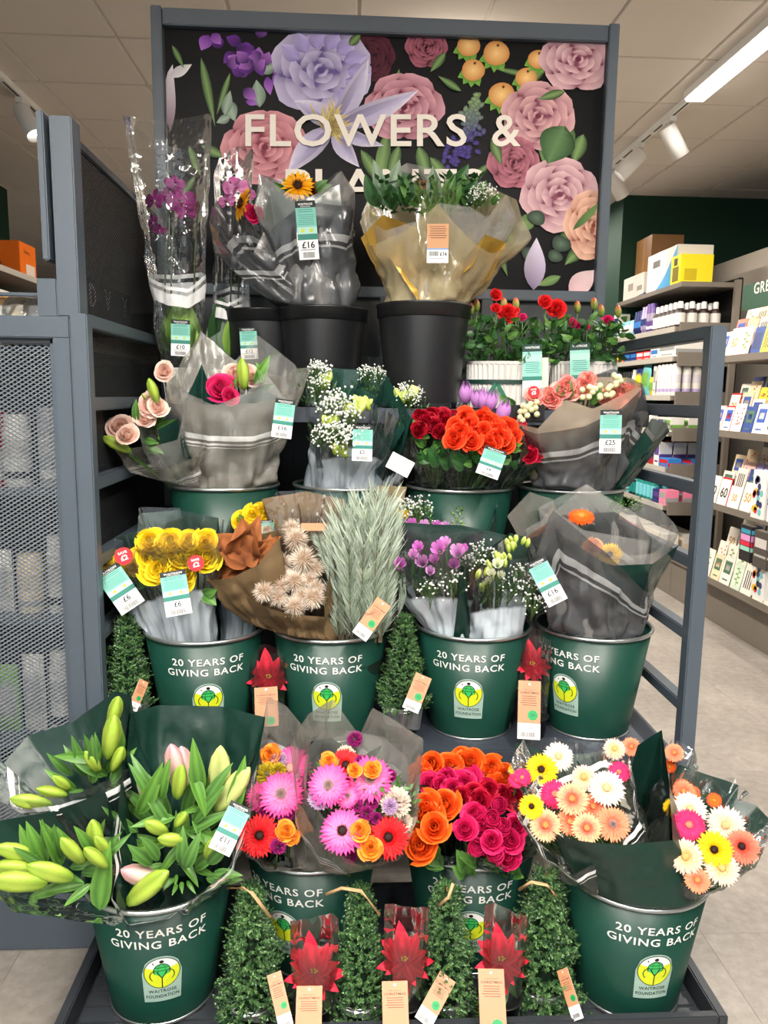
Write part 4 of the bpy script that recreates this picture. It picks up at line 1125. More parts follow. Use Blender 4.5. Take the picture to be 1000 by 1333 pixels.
for a in ((246, 1000, 276, 1064), (262, 1048, 240, 1060), (228, 1064, 172, 1072), (224, 1092, 170, 1114), (240, 1096, 200, 1142), (240, 1078, 290, 1100), (250, 1060, 290, 1120), (230, 1110, 262, 1150), (262, 1030, 250, 975), (210, 1040, 212, 1000), (180, 1060, 210, 1010), (160, 1190, 180, 1110), (300, 1060, 318, 1000)):
    b.leaf(a[0], a[1], 1.52, a[2], a[3], 1.47, 'lily', .24, None, .3)
fill_leaves(b, 26, 228, 1085, 62, 45, 1.50, 1.62, 'mid', 60, .2)
fill_leaves(b, 16, 232, 1120, 60, 30, 1.48, 1.56, 'lily', 48, .26, .2)
fill_leaves(b, 14, 236, 1135, 60, 20, 1.45, 1.49, 'mid', 46, .3, .25)
flower_label(300, 1078, 1.415, 30, 62, -28, '£11', b.o)
b.done()
# left front lilies
b = Bq('lily_bouquet', foot('1a', -.05, -.01), 'green lily buds in clear film leaning low over the bucket towards the mesh unit')
b.sheet('back_sheet', DKPAPER, [(150, 1190, 1.42), (148, 1120, 1.46), (140, 1030, 1.52), (70, 1055, 1.53), (0, 1068, 1.50), (-40, 1095, 1.46)], .06, closed=False, loose=True, wr=.010, seed=3)
b.sheet('front_film', CLEAR, [(-45, 1090, 1.44), (-30, 1150, 1.36), (20, 1188, 1.33), (90, 1198, 1.35), (150, 1206, 1.37), (152, 1150, 1.42)], .06, closed=False, loose=True, wr=.016, seed=4)
for x0, y0, x1, y1, Y in ((50, 1116, -6, 1098, 1.43), (52, 1132, -8, 1122, 1.42), (62, 1150, -14, 1140, 1.38), (96, 1144, 36, 1122, 1.40), (110, 1124, 82, 1088, 1.43), (128, 1112, 124, 1066, 1.46), (142, 1112, 126, 1086, 1.45), (140, 1130, 112, 1102, 1.42)):
    b.spike('lily_bud', BUDG, x0, y0, Y, x1, y1, Y-.02, w=1.2)
for a in ((80, 1128, 64, 1072), (60, 1125, 36, 1078), (110, 1150, 60, 1160), (90, 1150, 30, 1172), (130, 1185, 134, 1110), (120, 1150, 80, 1180), (100, 1110, 74, 1085), (60, 1140, 20, 1085), (120, 1110, 104, 1080)):
    b.leaf(a[0], a[1], 1.44, a[2], a[3], 1.40, 'lily', .26, None, .25)
fill_leaves(b, 18, 85, 1128, 60, 22, 1.42, 1.52, 'mid', 50, .22, .3)
b.done()
# back left lilies
b = Bq('lily_bouquet', foot('1a', -.06, .06), 'lily bouquet at the mesh unit with two tall buds, in banded film')
b.sheet('back_sheet', DKPAPER, [(165, 990, 1.58), (172, 905, 1.68), (150, 900, 1.72), (95, 940, 1.75), (35, 958, 1.74), (0, 1000, 1.68)], .06, closed=False, loose=True, wr=.010, seed=5)
b.sheet('front_film', CLEARE, [(-5, 985, 1.66), (0, 1045, 1.55), (60, 1040, 1.52), (120, 1025, 1.52), (165, 1000, 1.56)], .06, closed=False, loose=True, wr=.012, seed=6)
for x0, y0, x1, y1, Y in ((143, 948, 157, 908, 1.62), (140, 988, 153, 932, 1.60), (130, 1005, 113, 976, 1.60), (146, 1004, 162, 974, 1.59), (88, 1036, 48, 1024, 1.57), (92, 1028, 70, 1008, 1.59), (68, 1048, 14, 1036, 1.56)):
    b.spike('lily_bud', BUDG, x0, y0, Y, x1, y1, Y-.02, w=1.2)
for a in ((135, 985, 66, 988), (140, 1010, 82, 984), (150, 1010, 160, 940), (145, 1020, 165, 980), (120, 1020, 125, 985), (100, 1030, 60, 1005)):
    b.leaf(a[0], a[1], 1.62, a[2], a[3], 1.58, 'lily', .24, None, .3)
fill_leaves(b, 10, 125, 1015, 40, 18, 1.58, 1.66, 'mid', 46, .22, .4)
b.done()

PURP = ('purp', rgb(96, 14, 70), rgb(160, 34, 116)); CREAMP = ('creamp', rgb(196, 176, 170), rgb(238, 226, 206)); LILAC = ('lilac', rgb(150, 110, 170), rgb(206, 178, 206)); YELP = ('yelp', rgb(140, 120, 20), rgb(206, 186, 50))
# main pink gerbera bouquet
b = Bq('gerbera_bouquet', foot('1b', .03, -.02), 'round bouquet of pink and red gerberas in frosted grey film', 'bouquet', 'pink gerbera bouquets')
b.sheet('outer_film', FROST, [(378, 968, 1.52), (384, 1040, 1.45), (420, 1098, 1.42), (468, 1128, 1.41), (520, 1118, 1.43), (544, 1070, 1.48), (552, 962, 1.62), (520, 940, 1.68), (485, 922, 1.72), (468, 958, 1.70), (434, 910, 1.72), (402, 930, 1.66)], .08, wr=.010, seed=7)
b.sheet('inner_film', FROSTL, [(400, 975, 1.56), (398, 1030, 1.50), (440, 1090, 1.46), (500, 1100, 1.46), (536, 1050, 1.50), (530, 985, 1.6), (500, 960, 1.66), (450, 950, 1.66), (420, 950, 1.64)], .08, wr=.008, seed=8)
b.sheet('dark_insert', DKPAPER, [(500, 1000, 1.64), (515, 960, 1.70), (470, 985, 1.71), (430, 960, 1.70), (405, 965, 1.66)], .08, closed=False, wr=.006, seed=8)
for k, key, x, y, d, Y, c in (('gerbera', 'pink', 428, 1022, 58, 1.50, 'rim'), ('gerbera', 'pink', 482, 1014, 62, 1.52, 'rim'), ('gerbera', 'pink', 446, 1082, 62, 1.44, 'dark'), ('gerbera', 'red', 506, 1090, 56, 1.45, 'dark'), ('gerbera', 'red', 450, 996, 46, 1.56, None), ('gerbera', 'pink', 452, 1036, 36, 1.5, 'rim')):
    b.fl(k, key, x, y, Y, d, centre=c)
for x, y, d, Y in ((428, 991, 22, 1.54), (462, 1003, 18, 1.5), (485, 1002, 22, 1.51), (469, 1082, 26, 1.43), (482, 1105, 30, 1.42)): b.fl('rose', 'orangeyel', x, y, Y, d)
for key, x, y, d, Y in ((CREAMP, 515, 1045, 46, 1.5), (CREAMP, 450, 984, 30, 1.6), (LILAC, 416, 1040, 34, 1.5), (LILAC, 508, 1050, 24, 1.47), (PURP, 465, 1049, 20, 1.49), (PURP, 478, 1059, 22, 1.48), (PURP, 485, 1045, 20, 1.5), (PURP, 470, 992, 20, 1.56), (PURP, 508, 1010, 20, 1.55), (PURP, 490, 1066, 20, 1.48), (CREAMP, 525, 1072, 30, 1.5), (PURP, 455, 1115, 22, 1.45), (PURP, 462, 962, 24, 1.66)):
    b.fl('pom', key, x, y, Y, d)
for i in range(6): b.put('foliage', fol_mesh(*GRN['mid'], 'mid'), P(430+i*18, 1050+(i % 3)*14, 1.56), (0, -.4, 1), i, .11)
b.done()
# left pink gerbera bouquet
b = Bq('gerbera_bouquet', foot('1b', -.09, .03), 'pink and red gerbera bouquet half hidden between the lilies and the round bouquet', 'bouquet', 'pink gerbera bouquets')
b.sheet('outer_film', FROST, [(322, 1000, 1.62), (318, 1105, 1.50), (350, 1132, 1.47), (400, 1128, 1.48), (400, 1040, 1.55), (408, 960, 1.68), (372, 918, 1.76), (348, 906, 1.78), (338, 960, 1.72)], .07, wr=.012, seed=9)
for k, key, x, y, d, Y, c in (('gerbera', 'pink', 378, 1000, 60, 1.66, None), ('gerbera', 'pink', 366, 1034, 62, 1.56, 'rim'), ('gerbera', 'red', 338, 1088, 56, 1.50, 'dark'), ('gerbera', 'pink', 342, 1038, 44, 1.6, None)): b.fl(k, key, x, y, Y, d, centre=c)
for x, y, d, Y in ((352, 983, 26, 1.66), (372, 1082, 26, 1.5), (380, 1090, 20, 1.5)): b.fl('rose', 'orangeyel', x, y, Y, d)
for key, x, y, d, Y in ((YELP, 348, 1008, 34, 1.63), (YELP, 362, 1004, 26, 1.63), (PURP, 372, 1062, 26, 1.54), (PURP, 362, 1102, 24, 1.48), (LILAC, 362, 990, 28, 1.66), (PURP, 350, 1056, 24, 1.56)): b.fl('pom', key, x, y, Y, d)
b.done()

# row 1 c: rose packs
def rose_pack(label, key, pts, ft, top, d, mat_=None, back=None, seed=0, green=True, name='rose_pack', buds=False, group='rose packs', **kw):
    b = Bq(name, ft, label, 'rose pack', group)
    if back: b.sheet('back_sheet', DKPAPER, back, .05, closed=False, wr=.006, seed=seed)
    b.sheet('sleeve', mat_ or CLEAR, top, .05, wr=.010, seed=seed+1, **kw)
    for (x, y, Y) in pts: b.fl('rosebud' if buds and b.rnd.random() < .5 else 'rose', key, x, y, Y, d*b.rnd.uniform(.9, 1.1))
    if green:
        xs = [p[0] for p in pts]; ys = [p[1] for p in pts]; Ym = sum(p[2] for p in pts)/len(pts)
        for i in range(9):
            x = b.rnd.uniform(min(xs), max(xs)); y = max(ys)+b.rnd.uniform(0, 26); b.leaf(x, y, Ym+.01, x+b.rnd.uniform(-18, 18), y+b.rnd.uniform(-22, 14), Ym-.02, 'mid', .6, None, .2)
    return b
b = rose_pack('orange rose pack at the bucket front beside the round gerbera bouquet', 'orange', [(557, 1050, 1.56), (580, 1048, 1.57), (566, 1078, 1.50), (548, 1102, 1.50), (556, 1066, 1.54), (545, 1060, 1.55)], foot('1c', -.07, -.04),
     [(528, 1060, 1.5), (540, 1112, 1.47), (592, 1116, 1.5), (598, 1050, 1.58), (560, 1030, 1.64), (532, 1036, 1.6)], 38, seed=11, back=[(535, 1030, 1.62), (545, 1022, 1.66), (585, 1024, 1.66), (606, 1045, 1.6), (600, 1100, 1.52)])
b.done()
b = rose_pack('magenta rose pack at the front of the rose bucket', 'magenta', [(618, 1060, 1.54), (650, 1048, 1.58), (640, 1066, 1.52), (655, 1076, 1.52), (606, 1080, 1.51), (640, 1095, 1.48), (665, 1095, 1.51), (645, 1112, 1.48), (625, 1078, 1.52), (672, 1075, 1.55), (620, 1105, 1.49), (662, 1118, 1.50)], foot('1c', .03, -.04),
     [(590, 1070, 1.54), (598, 1110, 1.48), (660, 1126, 1.46), (700, 1112, 1.50), (704, 1060, 1.58), (660, 1030, 1.66), (605, 1040, 1.64)], 29, seed=13, buds=True, back=[(592, 1065, 1.58), (600, 1030, 1.66), (640, 1034, 1.68), (690, 1052, 1.66), (700, 1090, 1.58)])
b.done()
b = rose_pack('orange rose pack at the back of the bucket under the shelf edge', 'orange', [(547, 1008, 1.74), (562, 995, 1.76), (585, 998, 1.76), (612, 992, 1.77), (548, 1016, 1.72), (655, 1012, 1.74), (650, 1026, 1.72), (600, 990, 1.78), (640, 1000, 1.76)], foot('1c', -.02, .07),
     [(536, 1010, 1.72), (580, 1022, 1.70), (660, 1030, 1.70), (668, 1000, 1.78), (640, 984, 1.84), (600, 972, 1.86), (560, 984, 1.84)], 30, seed=15)
b.done()
b = rose_pack('bright pink rose pack wedged between the orange and magenta roses', 'magenta', [(582, 1012, 1.68), (575, 1022, 1.66), (612, 1014, 1.69), (590, 1028, 1.64), (605, 1020, 1.67), (560, 1020, 1.67)], foot('1c', -.03, .02),
     [(560, 1020, 1.66), (590, 1044, 1.62), (630, 1030, 1.64), (632, 1006, 1.72), (600, 994, 1.75), (570, 1004, 1.72)], 27, seed=17, green=False)
b.done()
b = rose_pack('deep red rose pack in the middle of the rose bucket', 'deepred', [(600, 1040, 1.62), (615, 1035, 1.63), (636, 1028, 1.66), (655, 1034, 1.66), (668, 1040, 1.65), (625, 1042, 1.61)], foot('1c', .02, .02),
     [(588, 1042, 1.60), (620, 1062, 1.58), (672, 1052, 1.62), (680, 1030, 1.68), (640, 1016, 1.72), (600, 1022, 1.69)], 25, seed=19, green=False)
b.done()

# row 1 d: gerbera packs
b = Bq('gerbera_pack', foot('1d', -.03, -.03), 'peach and white gerbera pack folded into a dark green flap', 'gerbera pack', 'gerbera packs')
b.sheet('dark_wrap', DKPAPER, [(712, 1076, 1.46), (730, 1090, 1.40), (775, 1097, 1.38), (812, 1100, 1.38), (876, 1094, 1.40), (872, 1020, 1.50), (862, 950, 1.60), (830, 970, 1.58), (822, 1000, 1.55)], .15, base=BK['1d']+Vector((0, -.02, .0)), closed=False, wr=.005, seed=21)
b.sheet('sleeve', CLEARE, [(672, 1060, 1.50), (700, 1110, 1.44), (745, 1140, 1.42), (800, 1110, 1.40), (828, 1060, 1.48), (822, 985, 1.60), (780, 975, 1.66), (700, 1010, 1.62)], .07, wr=.012, seed=22)
for key, x, y, d, Y, c in (('yellow', 692, 1050, 34, 1.47, 'dark'), ('hot', 722, 1034, 40, 1.53, None), ('salmon', 745, 1040, 44, 1.47, None), ('white', 790, 1026, 48, 1.50, None), ('peach', 798, 1073, 46, 1.42, 'rim'), ('salmon', 764, 1078, 40, 1.42, None), ('salmon', 710, 1074, 44, 1.45, None), ('peach', 742, 1070, 36, 1.46, None), ('hot', 806, 1005, 30, 1.58, None), ('peach', 772, 1050, 36, 1.50, None), ('blush', 760, 1012, 34, 1.58, None)):
    b.fl('gerbera', key, x, y, Y, d, centre=c, up=.2)
b.done()
b = Bq('gerbera_pack', foot('1d', .06, -.02), 'mixed gerbera pack with a yellow bloom leaning out over the tray corner', 'gerbera pack', 'gerbera packs')
b.sheet('back_sheet', DKPAPER, [(872, 1100, 1.46), (874, 1010, 1.60), (885, 996, 1.66), (962, 1022, 1.66), (960, 1040, 1.64), (985, 1050, 1.62), (1000, 1066, 1.58), (992, 1110, 1.5)], .06, closed=False, wr=.008, seed=23)
b.sheet('sleeve', CLEAR, [(870, 1050, 1.50), (872, 1140, 1.40), (915, 1166, 1.37), (985, 1130, 1.40), (1005, 1070, 1.5), (960, 1012, 1.62), (890, 1000, 1.62)], .06, wr=.012, seed=24)
for key, x, y, d, Y, c in (('white', 898, 1054, 46, 1.50, None), ('hot', 897, 1074, 44, 1.45, None), ('white', 945, 1074, 50, 1.50, None), ('yellow', 930, 1106, 48, 1.40, 'dark'), ('coral', 966, 1102, 46, 1.42, 'dark'), ('blush', 893, 1115, 46, 1.40, None), ('blush', 940, 1130, 46, 1.38, None), ('peach', 908, 1146, 34, 1.37, None), ('yellow', 876, 1052, 26, 1.54, None), ('peach', 890, 1030, 30, 1.58, None), ('orange', 930, 1042, 20, 1.58, None)):
    b.fl('gerbera', key, x, y, Y, d, centre=c, up=.2)
for i in range(3): b.put('foliage', fol_mesh(*GRN['mid'], 'mid'), P(885+i*14, 1150, 1.42), (0, -.5, 1), i, .06)
b.done()
b = Bq('gerbera_pack', foot('1d', -.07, .06), 'gerbera pack behind the dark flap with yellow and white blooms', 'gerbera pack', 'gerbera packs')
b.sheet('back_sheet', DKPAPER, [(664, 1000, 1.66), (672, 966, 1.74), (730, 985, 1.76), (800, 975, 1.76)], .05, closed=False, wr=.006, seed=25)
b.sheet('sleeve', CLEAR, [(660, 1005, 1.62), (700, 1030, 1.58), (790, 1000, 1.60), (800, 970, 1.70), (740, 960, 1.76), (680, 960, 1.74)], .05, wr=.012, seed=26)
for key, x, y, d, Y, c in (('yellow', 705, 1002, 44, 1.64, None), ('white', 727, 985, 40, 1.66, None), ('hot', 680, 1012, 26, 1.62, None), ('hot', 672, 1016, 22, 1.62, None), ('blush', 800, 975, 30, 1.68, None), ('peach', 822, 972, 26, 1.70, None)): b.fl('gerbera', key, x, y, Y, d, centre=c)
b.done()
b = Bq('gerbera_pack', foot('1d', .03, .07), 'orange gerberas standing at the back by the ladder post', 'gerbera pack', 'gerbera packs')
for x, y, d, Y in ((878, 980, 26, 1.66), (872, 998, 18, 1.68), (886, 1024, 24, 1.64), (902, 1032, 20, 1.62)): b.fl('gerbera', 'orange' if d < 25 else 'peach', x, y, Y, d)
b.sheet('sleeve', CLEAR, [(858, 990, 1.62), (880, 1010, 1.6), (910, 1000, 1.63), (905, 975, 1.72), (875, 960, 1.75)], .04, wr=.01, seed=27)
b.done()

# ================================================================ row 2
def yellow_pack(label, pts, ft, top, back, d, seed, lab=None, st=None):
    b = rose_pack(label, 'yellow', pts, ft, top, d, CLEARB, back, seed, True, group='yellow rose packs', nv=20)
    if lab: flower_label(*lab, b.o)
    if st: round_sticker(*st, b.o)
    b.done()
pts = [(x, y, 1.905+.012*j) for j, (y, xs) in enumerate(((746, (202, 224, 240)), (726, (196, 214, 234, 258, 268)), (706, (196, 222, 246, 268)))) for x in xs]+[(238, 755, 1.90), (206, 740, 1.90)]
yellow_pack('yellow rose pack with a round SAVE £2 sticker and £6 label at its front', pts, foot('2a', -.02, -.03, -.12), [(178, 710, 1.90), (205, 694, 1.875), (250, 692, 1.87), (290, 700, 1.90), (292, 676, 2.04), (235, 662, 2.08), (180, 660, 2.08)],
    [(174, 720, 2.02), (184, 668, 2.09), (230, 664, 2.11), (285, 674, 2.09), (290, 730, 2.0)], 33, 31, (229, 772, 1.845, 33, 58, 9, '£6'), (255, 733, 1.87, 21, 12))
yellow_pack('yellow rose pack leaning against the ladder rail with a tilted £6 label', [(141, 742, 1.98), (160, 732, 1.99), (172, 738, 1.97), (150, 728, 2.0), (180, 728, 2.0)], foot('2a', -.08, 0, -.12), [(130, 745, 1.95), (136, 735, 1.93), (176, 715, 1.925), (196, 720, 1.95), (185, 690, 2.06), (150, 700, 2.08)],
    [(130, 740, 2.0), (150, 700, 2.08), (184, 690, 2.09)], 26, 33, (156, 766, 1.905, 34, 62, 33, '£6'), (161, 724, 1.92, 23, 20))
yellow_pack('yellow rose pack standing behind the curled brown magnolia leaves', [(314, 680, 2.12), (330, 672, 2.12), (345, 684, 2.12), (325, 690, 2.10), (340, 668, 2.13)], foot('2a', .07, .06, -.12), [(298, 700, 2.08), (325, 690, 2.06), (356, 690, 2.08), (356, 660, 2.16), (325, 655, 2.18), (300, 658, 2.16)],
    [(298, 690, 2.16), (300, 658, 2.18), (352, 660, 2.18), (356, 700, 2.14)], 27, 35, (348, 692, 2.06, 18, 30, 4, '£6'))
# magnolia leaves in brown paper
b = Bq('magnolia_leaf_bunch', foot('2b', -.10, -.03, -.12), 'curled copper brown magnolia leaves in brown paper', 'dried bunch')
b.sheet('paper_wrap', KRAFTP, [(268, 757, 1.90), (300, 752, 1.87), (336, 736, 1.86), (364, 700, 1.90), (362, 690, 2.02), (320, 700, 2.08), (286, 705, 2.04)], .05, wr=.014, seed=41)
BRN = (rgb(86, 44, 22), rgb(158, 96, 54))
for x0, y0, x1, y1, w, s_ in ((322, 735, 281, 690, .62, .3), (330, 730, 306, 680, .6, -.4), (300, 722, 345, 688, .6, .5), (318, 728, 280, 726, .5, .0), (340, 735, 354, 705, .6, .2), (284, 752, 322, 728, .55, -.3), (300, 756, 334, 738, .5, .4), (330, 728, 358, 700, .45, -.2)):
    b.spike('leaf', leaf_mesh(*BRN, ('mag', w), w*1.25, .55, 1.0, 2.6, DRY, 12), x0, y0, 1.95, x1, y1, 1.92, s_)
b.done()
# dried seed heads
b = Bq('dried_flower_bunch', foot('2b', -.03, -.05, -.12), 'spiky beige dried seed heads in brown paper', 'dried bunch')
b.sheet('paper_wrap', KRAFTP, [(322, 778, 1.88), (352, 792, 1.85), (380, 800, 1.84), (421, 803, 1.86), (428, 750, 1.94), (432, 690, 2.02)], .06, closed=False, wr=.014, seed=42)
b.sheet('back_paper', KRAFTP, [(322, 775, 1.90), (348, 735, 1.99), (364, 705, 2.04), (340, 650, 2.12), (398, 640, 2.16), (450, 650, 2.14), (432, 720, 2.04)], .06, closed=False, wr=.008, seed=43)
b.sheet('clear_front', CLEAR, [(345, 660, 2.06), (360, 640, 2.06), (448, 636, 2.07), (450, 700, 2.02)], .06, closed=False, wr=.010, seed=44)
SPK = spiky_ball_mesh(rgb(186, 160, 136), rgb(252, 240, 224), 's')
for x, y, d, Y in ((344, 770, 32, 1.88), (362, 778, 28, 1.89), (384, 790, 34, 1.86), (366, 764, 28, 1.9), (384, 757, 36, 1.89), (408, 778, 34, 1.87), (402, 756, 28, 1.92), (372, 750, 26, 1.93), (395, 728, 40, 1.94), (386, 702, 36, 1.98), (368, 732, 30, 1.97), (380, 688, 28, 2.02), (410, 740, 28, 1.95), (412, 765, 26, 1.9), (394, 775, 28, 1.88), (348, 690, 20, 2.06), (458, 670, 22, 2.02)):
    p = P(x, y, Y); b.put('dried_seed_head', SPK, p, toward(p, .4), x*.1, d*mpp(p)*1.08)
for x0, y0, x1, y1 in ((410, 690, 423, 648), (385, 700, 380, 668), (392, 690, 388, 655)):
    b.stems.tube([P(x0, y0, 2.08), P((x0+x1)/2+2, (y0+y1)/2, 2.08), P(x1, y1, 2.08)], .0022, 5, c=rgb(96, 54, 40))
for x, y in ((422, 649), (420, 662), (413, 672), (381, 668), (388, 680)):
    p = P(x, y, 2.075); link('willow_bud', cached('wb', lambda: MB().lathe([(.001, 0), (.35, .3), (.3, .7), (.001, 1)], 8, c=rgb(214, 206, 196)).mesh('willow_bud', DRY)), b.o, frame(p, (0.1, 0, 1), None, 0, .012))
b.done()
p = P(408, 686, 2.0); k = mpp(p)
kt = MB().box(-16*k, 16*k, -5*k, 5*k, -.0005, .0005, KRAFT)
tag(link('kraft_strip', kt.mesh('kraft_strip', PRINT, False), b.o, frame(p, (EYE-p).normalized(), UP, 0)))
# pine
b = Bq('pine_bunch', foot('2b', .07, -.03, -.14), 'tall frosted silver green pine spray in clear film', 'pine bunch')
for i, (x0, x1, y1, Y) in enumerate(((446, 440, 672, 2.0), (458, 452, 662, 1.98), (468, 470, 652, 1.99), (476, 490, 645, 1.98), (482, 505, 650, 2.0), (452, 446, 690, 1.94), (466, 462, 680, 1.93), (478, 480, 672, 1.93), (488, 498, 668, 1.94), (494, 512, 676, 1.96), (442, 434, 700, 1.97), (470, 474, 700, 1.90), (458, 454, 716, 1.90), (484, 492, 706, 1.90), (430, 412, 700, 2.02), (432, 424, 712, 2.0), (496, 508, 712, 1.92))):
    me = pine_mesh(rgb(128, 146, 120), rgb(206, 218, 200), 'p%d' % (i % 3), 420, i % 3)
    y0 = 836 if i not in (14, 15) else 745
    b.spike('pine_spray', me, x0, y0, 1.95 if y0 > 800 else 2.0, x1, y1-8, Y, None, 1.0 if y0 > 800 else 1.6)
b.sheet('sleeve', CLEAR, [(430, 700, 1.98), (440, 780, 1.87), (480, 800, 1.84), (530, 780, 1.87), (528, 690, 1.98), (508, 640, 2.12), (470, 650, 2.10)], .07, wr=.012, seed=45)
kraft_tag(484, 806, 1.84, 22, 56, -36, b.o)
b.done()
b = Bq('folded_paper_cone', foot('2b', .08, .07, -.12), 'plain khaki paper cone standing empty behind the pine spray', 'paper wrap')
b.sheet('paper_wrap', pmat('khaki_paper', rgb(146, 132, 98), .6, 0, .3, (14, .3), .08), [(470, 690, 2.10), (492, 632, 2.14), (530, 634, 2.14), (512, 690, 2.12), (490, 700, 2.16)], .03, wr=.003, seed=46)
b.done()

# freesias
VIO = ('vio', rgb(170, 60, 156), rgb(236, 140, 226)); VIO2 = ('vio2', rgb(200, 90, 190), rgb(246, 190, 240)); WHT = ('wht', rgb(220, 226, 150), rgb(248, 248, 236)); YEF = ('yef', rgb(220, 180, 20), rgb(250, 220, 60))
b = Bq('freesia_pack', foot('2c', -.05, -.04, -.13), 'mauve pink freesias with gypsophila in a dark backed sleeve', 'freesia pack', 'freesia packs')
b.sheet('back_sheet', DKPAPER, [(498, 700, 1.98), (500, 684, 2.04), (520, 680, 2.07), (600, 684, 2.08), (660, 697, 2.04), (610, 742, 1.94)], .05, closed=False, wr=.006, seed=51)
b.sheet('sleeve', CLEARB, [(498, 698, 1.96), (510, 712, 1.90), (540, 704, 1.87), (590, 706, 1.87), (612, 716, 1.90), (656, 700, 2.02), (600, 690, 2.06), (520, 684, 2.04)], .06, wr=.010, seed=52, nv=20)
b.sheet('black_edge', DKPAPER, [(600, 736, 1.90), (606, 738, 1.885), (598, 760, 1.87)], .05, closed=False, nu=10, wr=.001, seed=53)
for x, y, d, Y, kk in ((572, 716, 34, 1.93, VIO), (596, 720, 34, 1.92, VIO2), (545, 714, 26, 1.94, VIO), (550, 733, 30, 1.91, VIO2), (520, 736, 28, 1.92, VIO), (538, 724, 24, 1.93, VIO2), (591, 736, 26, 1.90, VIO), (560, 745, 22, 1.89, VIO2), (580, 708, 26, 1.95, VIO2), (566, 730, 24, 1.91, VIO), (604, 715, 20, 1.93, VIO)):
    b.fl('freesia', kk, x, y, Y, d*1.15, up=.5)
for i, (x, y, Y) in enumerate(((612, 735, 1.95), (625, 722, 1.97), (560, 770, 1.9), (590, 760, 1.9))): b.put('gypsophila_spray', gyp_mesh(rgb(240, 240, 236), 'g', 40, i % 2+1, .028), P(x, y+24, Y), (0, -.2, 1), i, .09)
for i in range(5): b.put('foliage', fol_mesh(*GRN['mid'], 'thin', 30, 5, .3, .14, .4, 1.2), P(545+i*14, 775, 1.93), (0, -.15, 1), i, .10)
b.done()
b = Bq('freesia_pack', foot('2c', .05, -.05, -.13), 'white and green budded freesias with gypsophila in a clear sleeve', 'freesia pack', 'freesia packs')
b.sheet('back_sheet', DKPAPER, [(606, 740, 1.95), (625, 722, 1.99), (664, 694, 2.04), (690, 700, 2.02), (700, 716, 1.98)], .05, closed=False, wr=.005, seed=54)
b.sheet('sleeve', CLEARB, [(602, 745, 1.93), (608, 744, 1.87), (640, 732, 1.85), (686, 726, 1.86), (704, 730, 1.90), (696, 716, 1.98), (660, 700, 2.02)], .06, wr=.010, seed=55, nv=20)
for x, y, d, Y in ((648, 735, 24, 1.90), (640, 748, 20, 1.89), (655, 728, 18, 1.92), (636, 757, 16, 1.89), (652, 750, 18, 1.89)): b.fl('freesia', WHT, x, y, Y, d*1.2, up=.5)
GB = bud_mesh(rgb(120, 150, 40), rgb(184, 206, 90), rgb(210, 222, 130), 'gb')
for i in range(26):
    t = i/26; x = 626+54*(i % 13)/12+b.rnd.uniform(-6, 6); y = (765-62*(i % 13)/12)+b.rnd.uniform(-12, 12)
    b.spike('bud', GB, x, y, 1.92, x+b.rnd.uniform(-4, 8), y-b.rnd.uniform(9, 14), 1.91, None, 1.5)
for i, (x, y, Y) in enumerate(((670, 750, 1.93), (684, 770, 1.9), (690, 790, 1.88), (660, 770, 1.9))): b.put('gypsophila_spray', gyp_mesh(rgb(240, 240, 236), 'g', 40, i % 2+1, .028), P(x, y+20, Y), (.2, -.2, 1), i, .085)
for i in range(5): b.put('foliage', fol_mesh(*GRN['mid'], 'thin', 30, 5, .3, .14, .4, 1.2), P(625+i*12, 790, 1.9), (0.1, -.15, 1), i, .09)
b.done()
b = Bq('freesia_pack', foot('2c', -.04, .07, -.13), 'yellow and mauve freesias with gypsophila behind the dark sleeve edge', 'freesia pack', 'freesia packs')
for x, y, d, Y, kk in ((526, 672, 20, 2.10, YEF), (515, 668, 18, 2.12, YEF), (536, 684, 22, 2.10, VIO), (552, 686, 22, 2.10, VIO2), (568, 686, 20, 2.10, VIO), (580, 686, 18, 2.1, VIO2), (545, 690, 18, 2.09, VIO)): b.fl('freesia', kk, x, y, Y, d*1.3, up=.6)
for i, (x, y) in enumerate(((530, 675), (545, 670), (520, 668))): b.put('gypsophila_spray', gyp_mesh(rgb(236, 240, 228), 'g', 40, i % 2+1, .028), P(x, y+20, 2.12), (0, 0, 1), i, .10)
for i, x in enumerate((525, 540, 556, 596)): b.put('foliage', fol_mesh(*GRN['bright'], 'br', 40, 4, .2, .4, .4, .8), P(x, 690, 2.12), (0, 0, 1), i, .075)
b.sheet('sleeve', CLEAR, [(505, 680, 2.06), (560, 695, 2.04), (640, 690, 2.06), (650, 650, 2.16), (575, 640, 2.18), (512, 648, 2.16)], .05, wr=.012, seed=56)
b.sheet('back_sheet', DKPAPER, [(575, 690, 2.13), (574, 640, 2.17), (612, 652, 2.17), (645, 640, 2.17), (646, 690, 2.13)], .05, closed=False, wr=.01, seed=57)
b.done()

# grey wrapped gerbera bouquets
b = Bq('gerbera_bouquet', foot('2d', -.01, -.04, -.11), 'grey wrapped bouquet with a pointed front fold over the bucket, £16 label', 'bouquet', 'grey wrapped bouquets of the second row')
b.sheet('outer_film', FROSTD, [(682, 700, 1.96), (690, 735, 1.90), (719, 664, 1.86), (790, 720, 1.84), (846, 772, 1.86), (850, 700, 1.98), (800, 665, 2.04), (730, 670, 2.02)], .10, wr=.014, seed=61, nu=96)
b.sheet('inner_film', FROSTL, [(684, 690, 1.97), (700, 720, 1.93), (720, 664, 1.89), (760, 690, 1.90), (846, 705, 1.93), (830, 670, 2.02), (763, 630, 2.06), (720, 668, 2.04)], .10, wr=.006, seed=62, nu=96)
b.sheet('dark_insert', DKGREEN, [(700, 740, 1.94), (722, 690, 1.92), (790, 735, 1.90), (840, 770, 1.92)], .10, closed=False, wr=.005, seed=63)
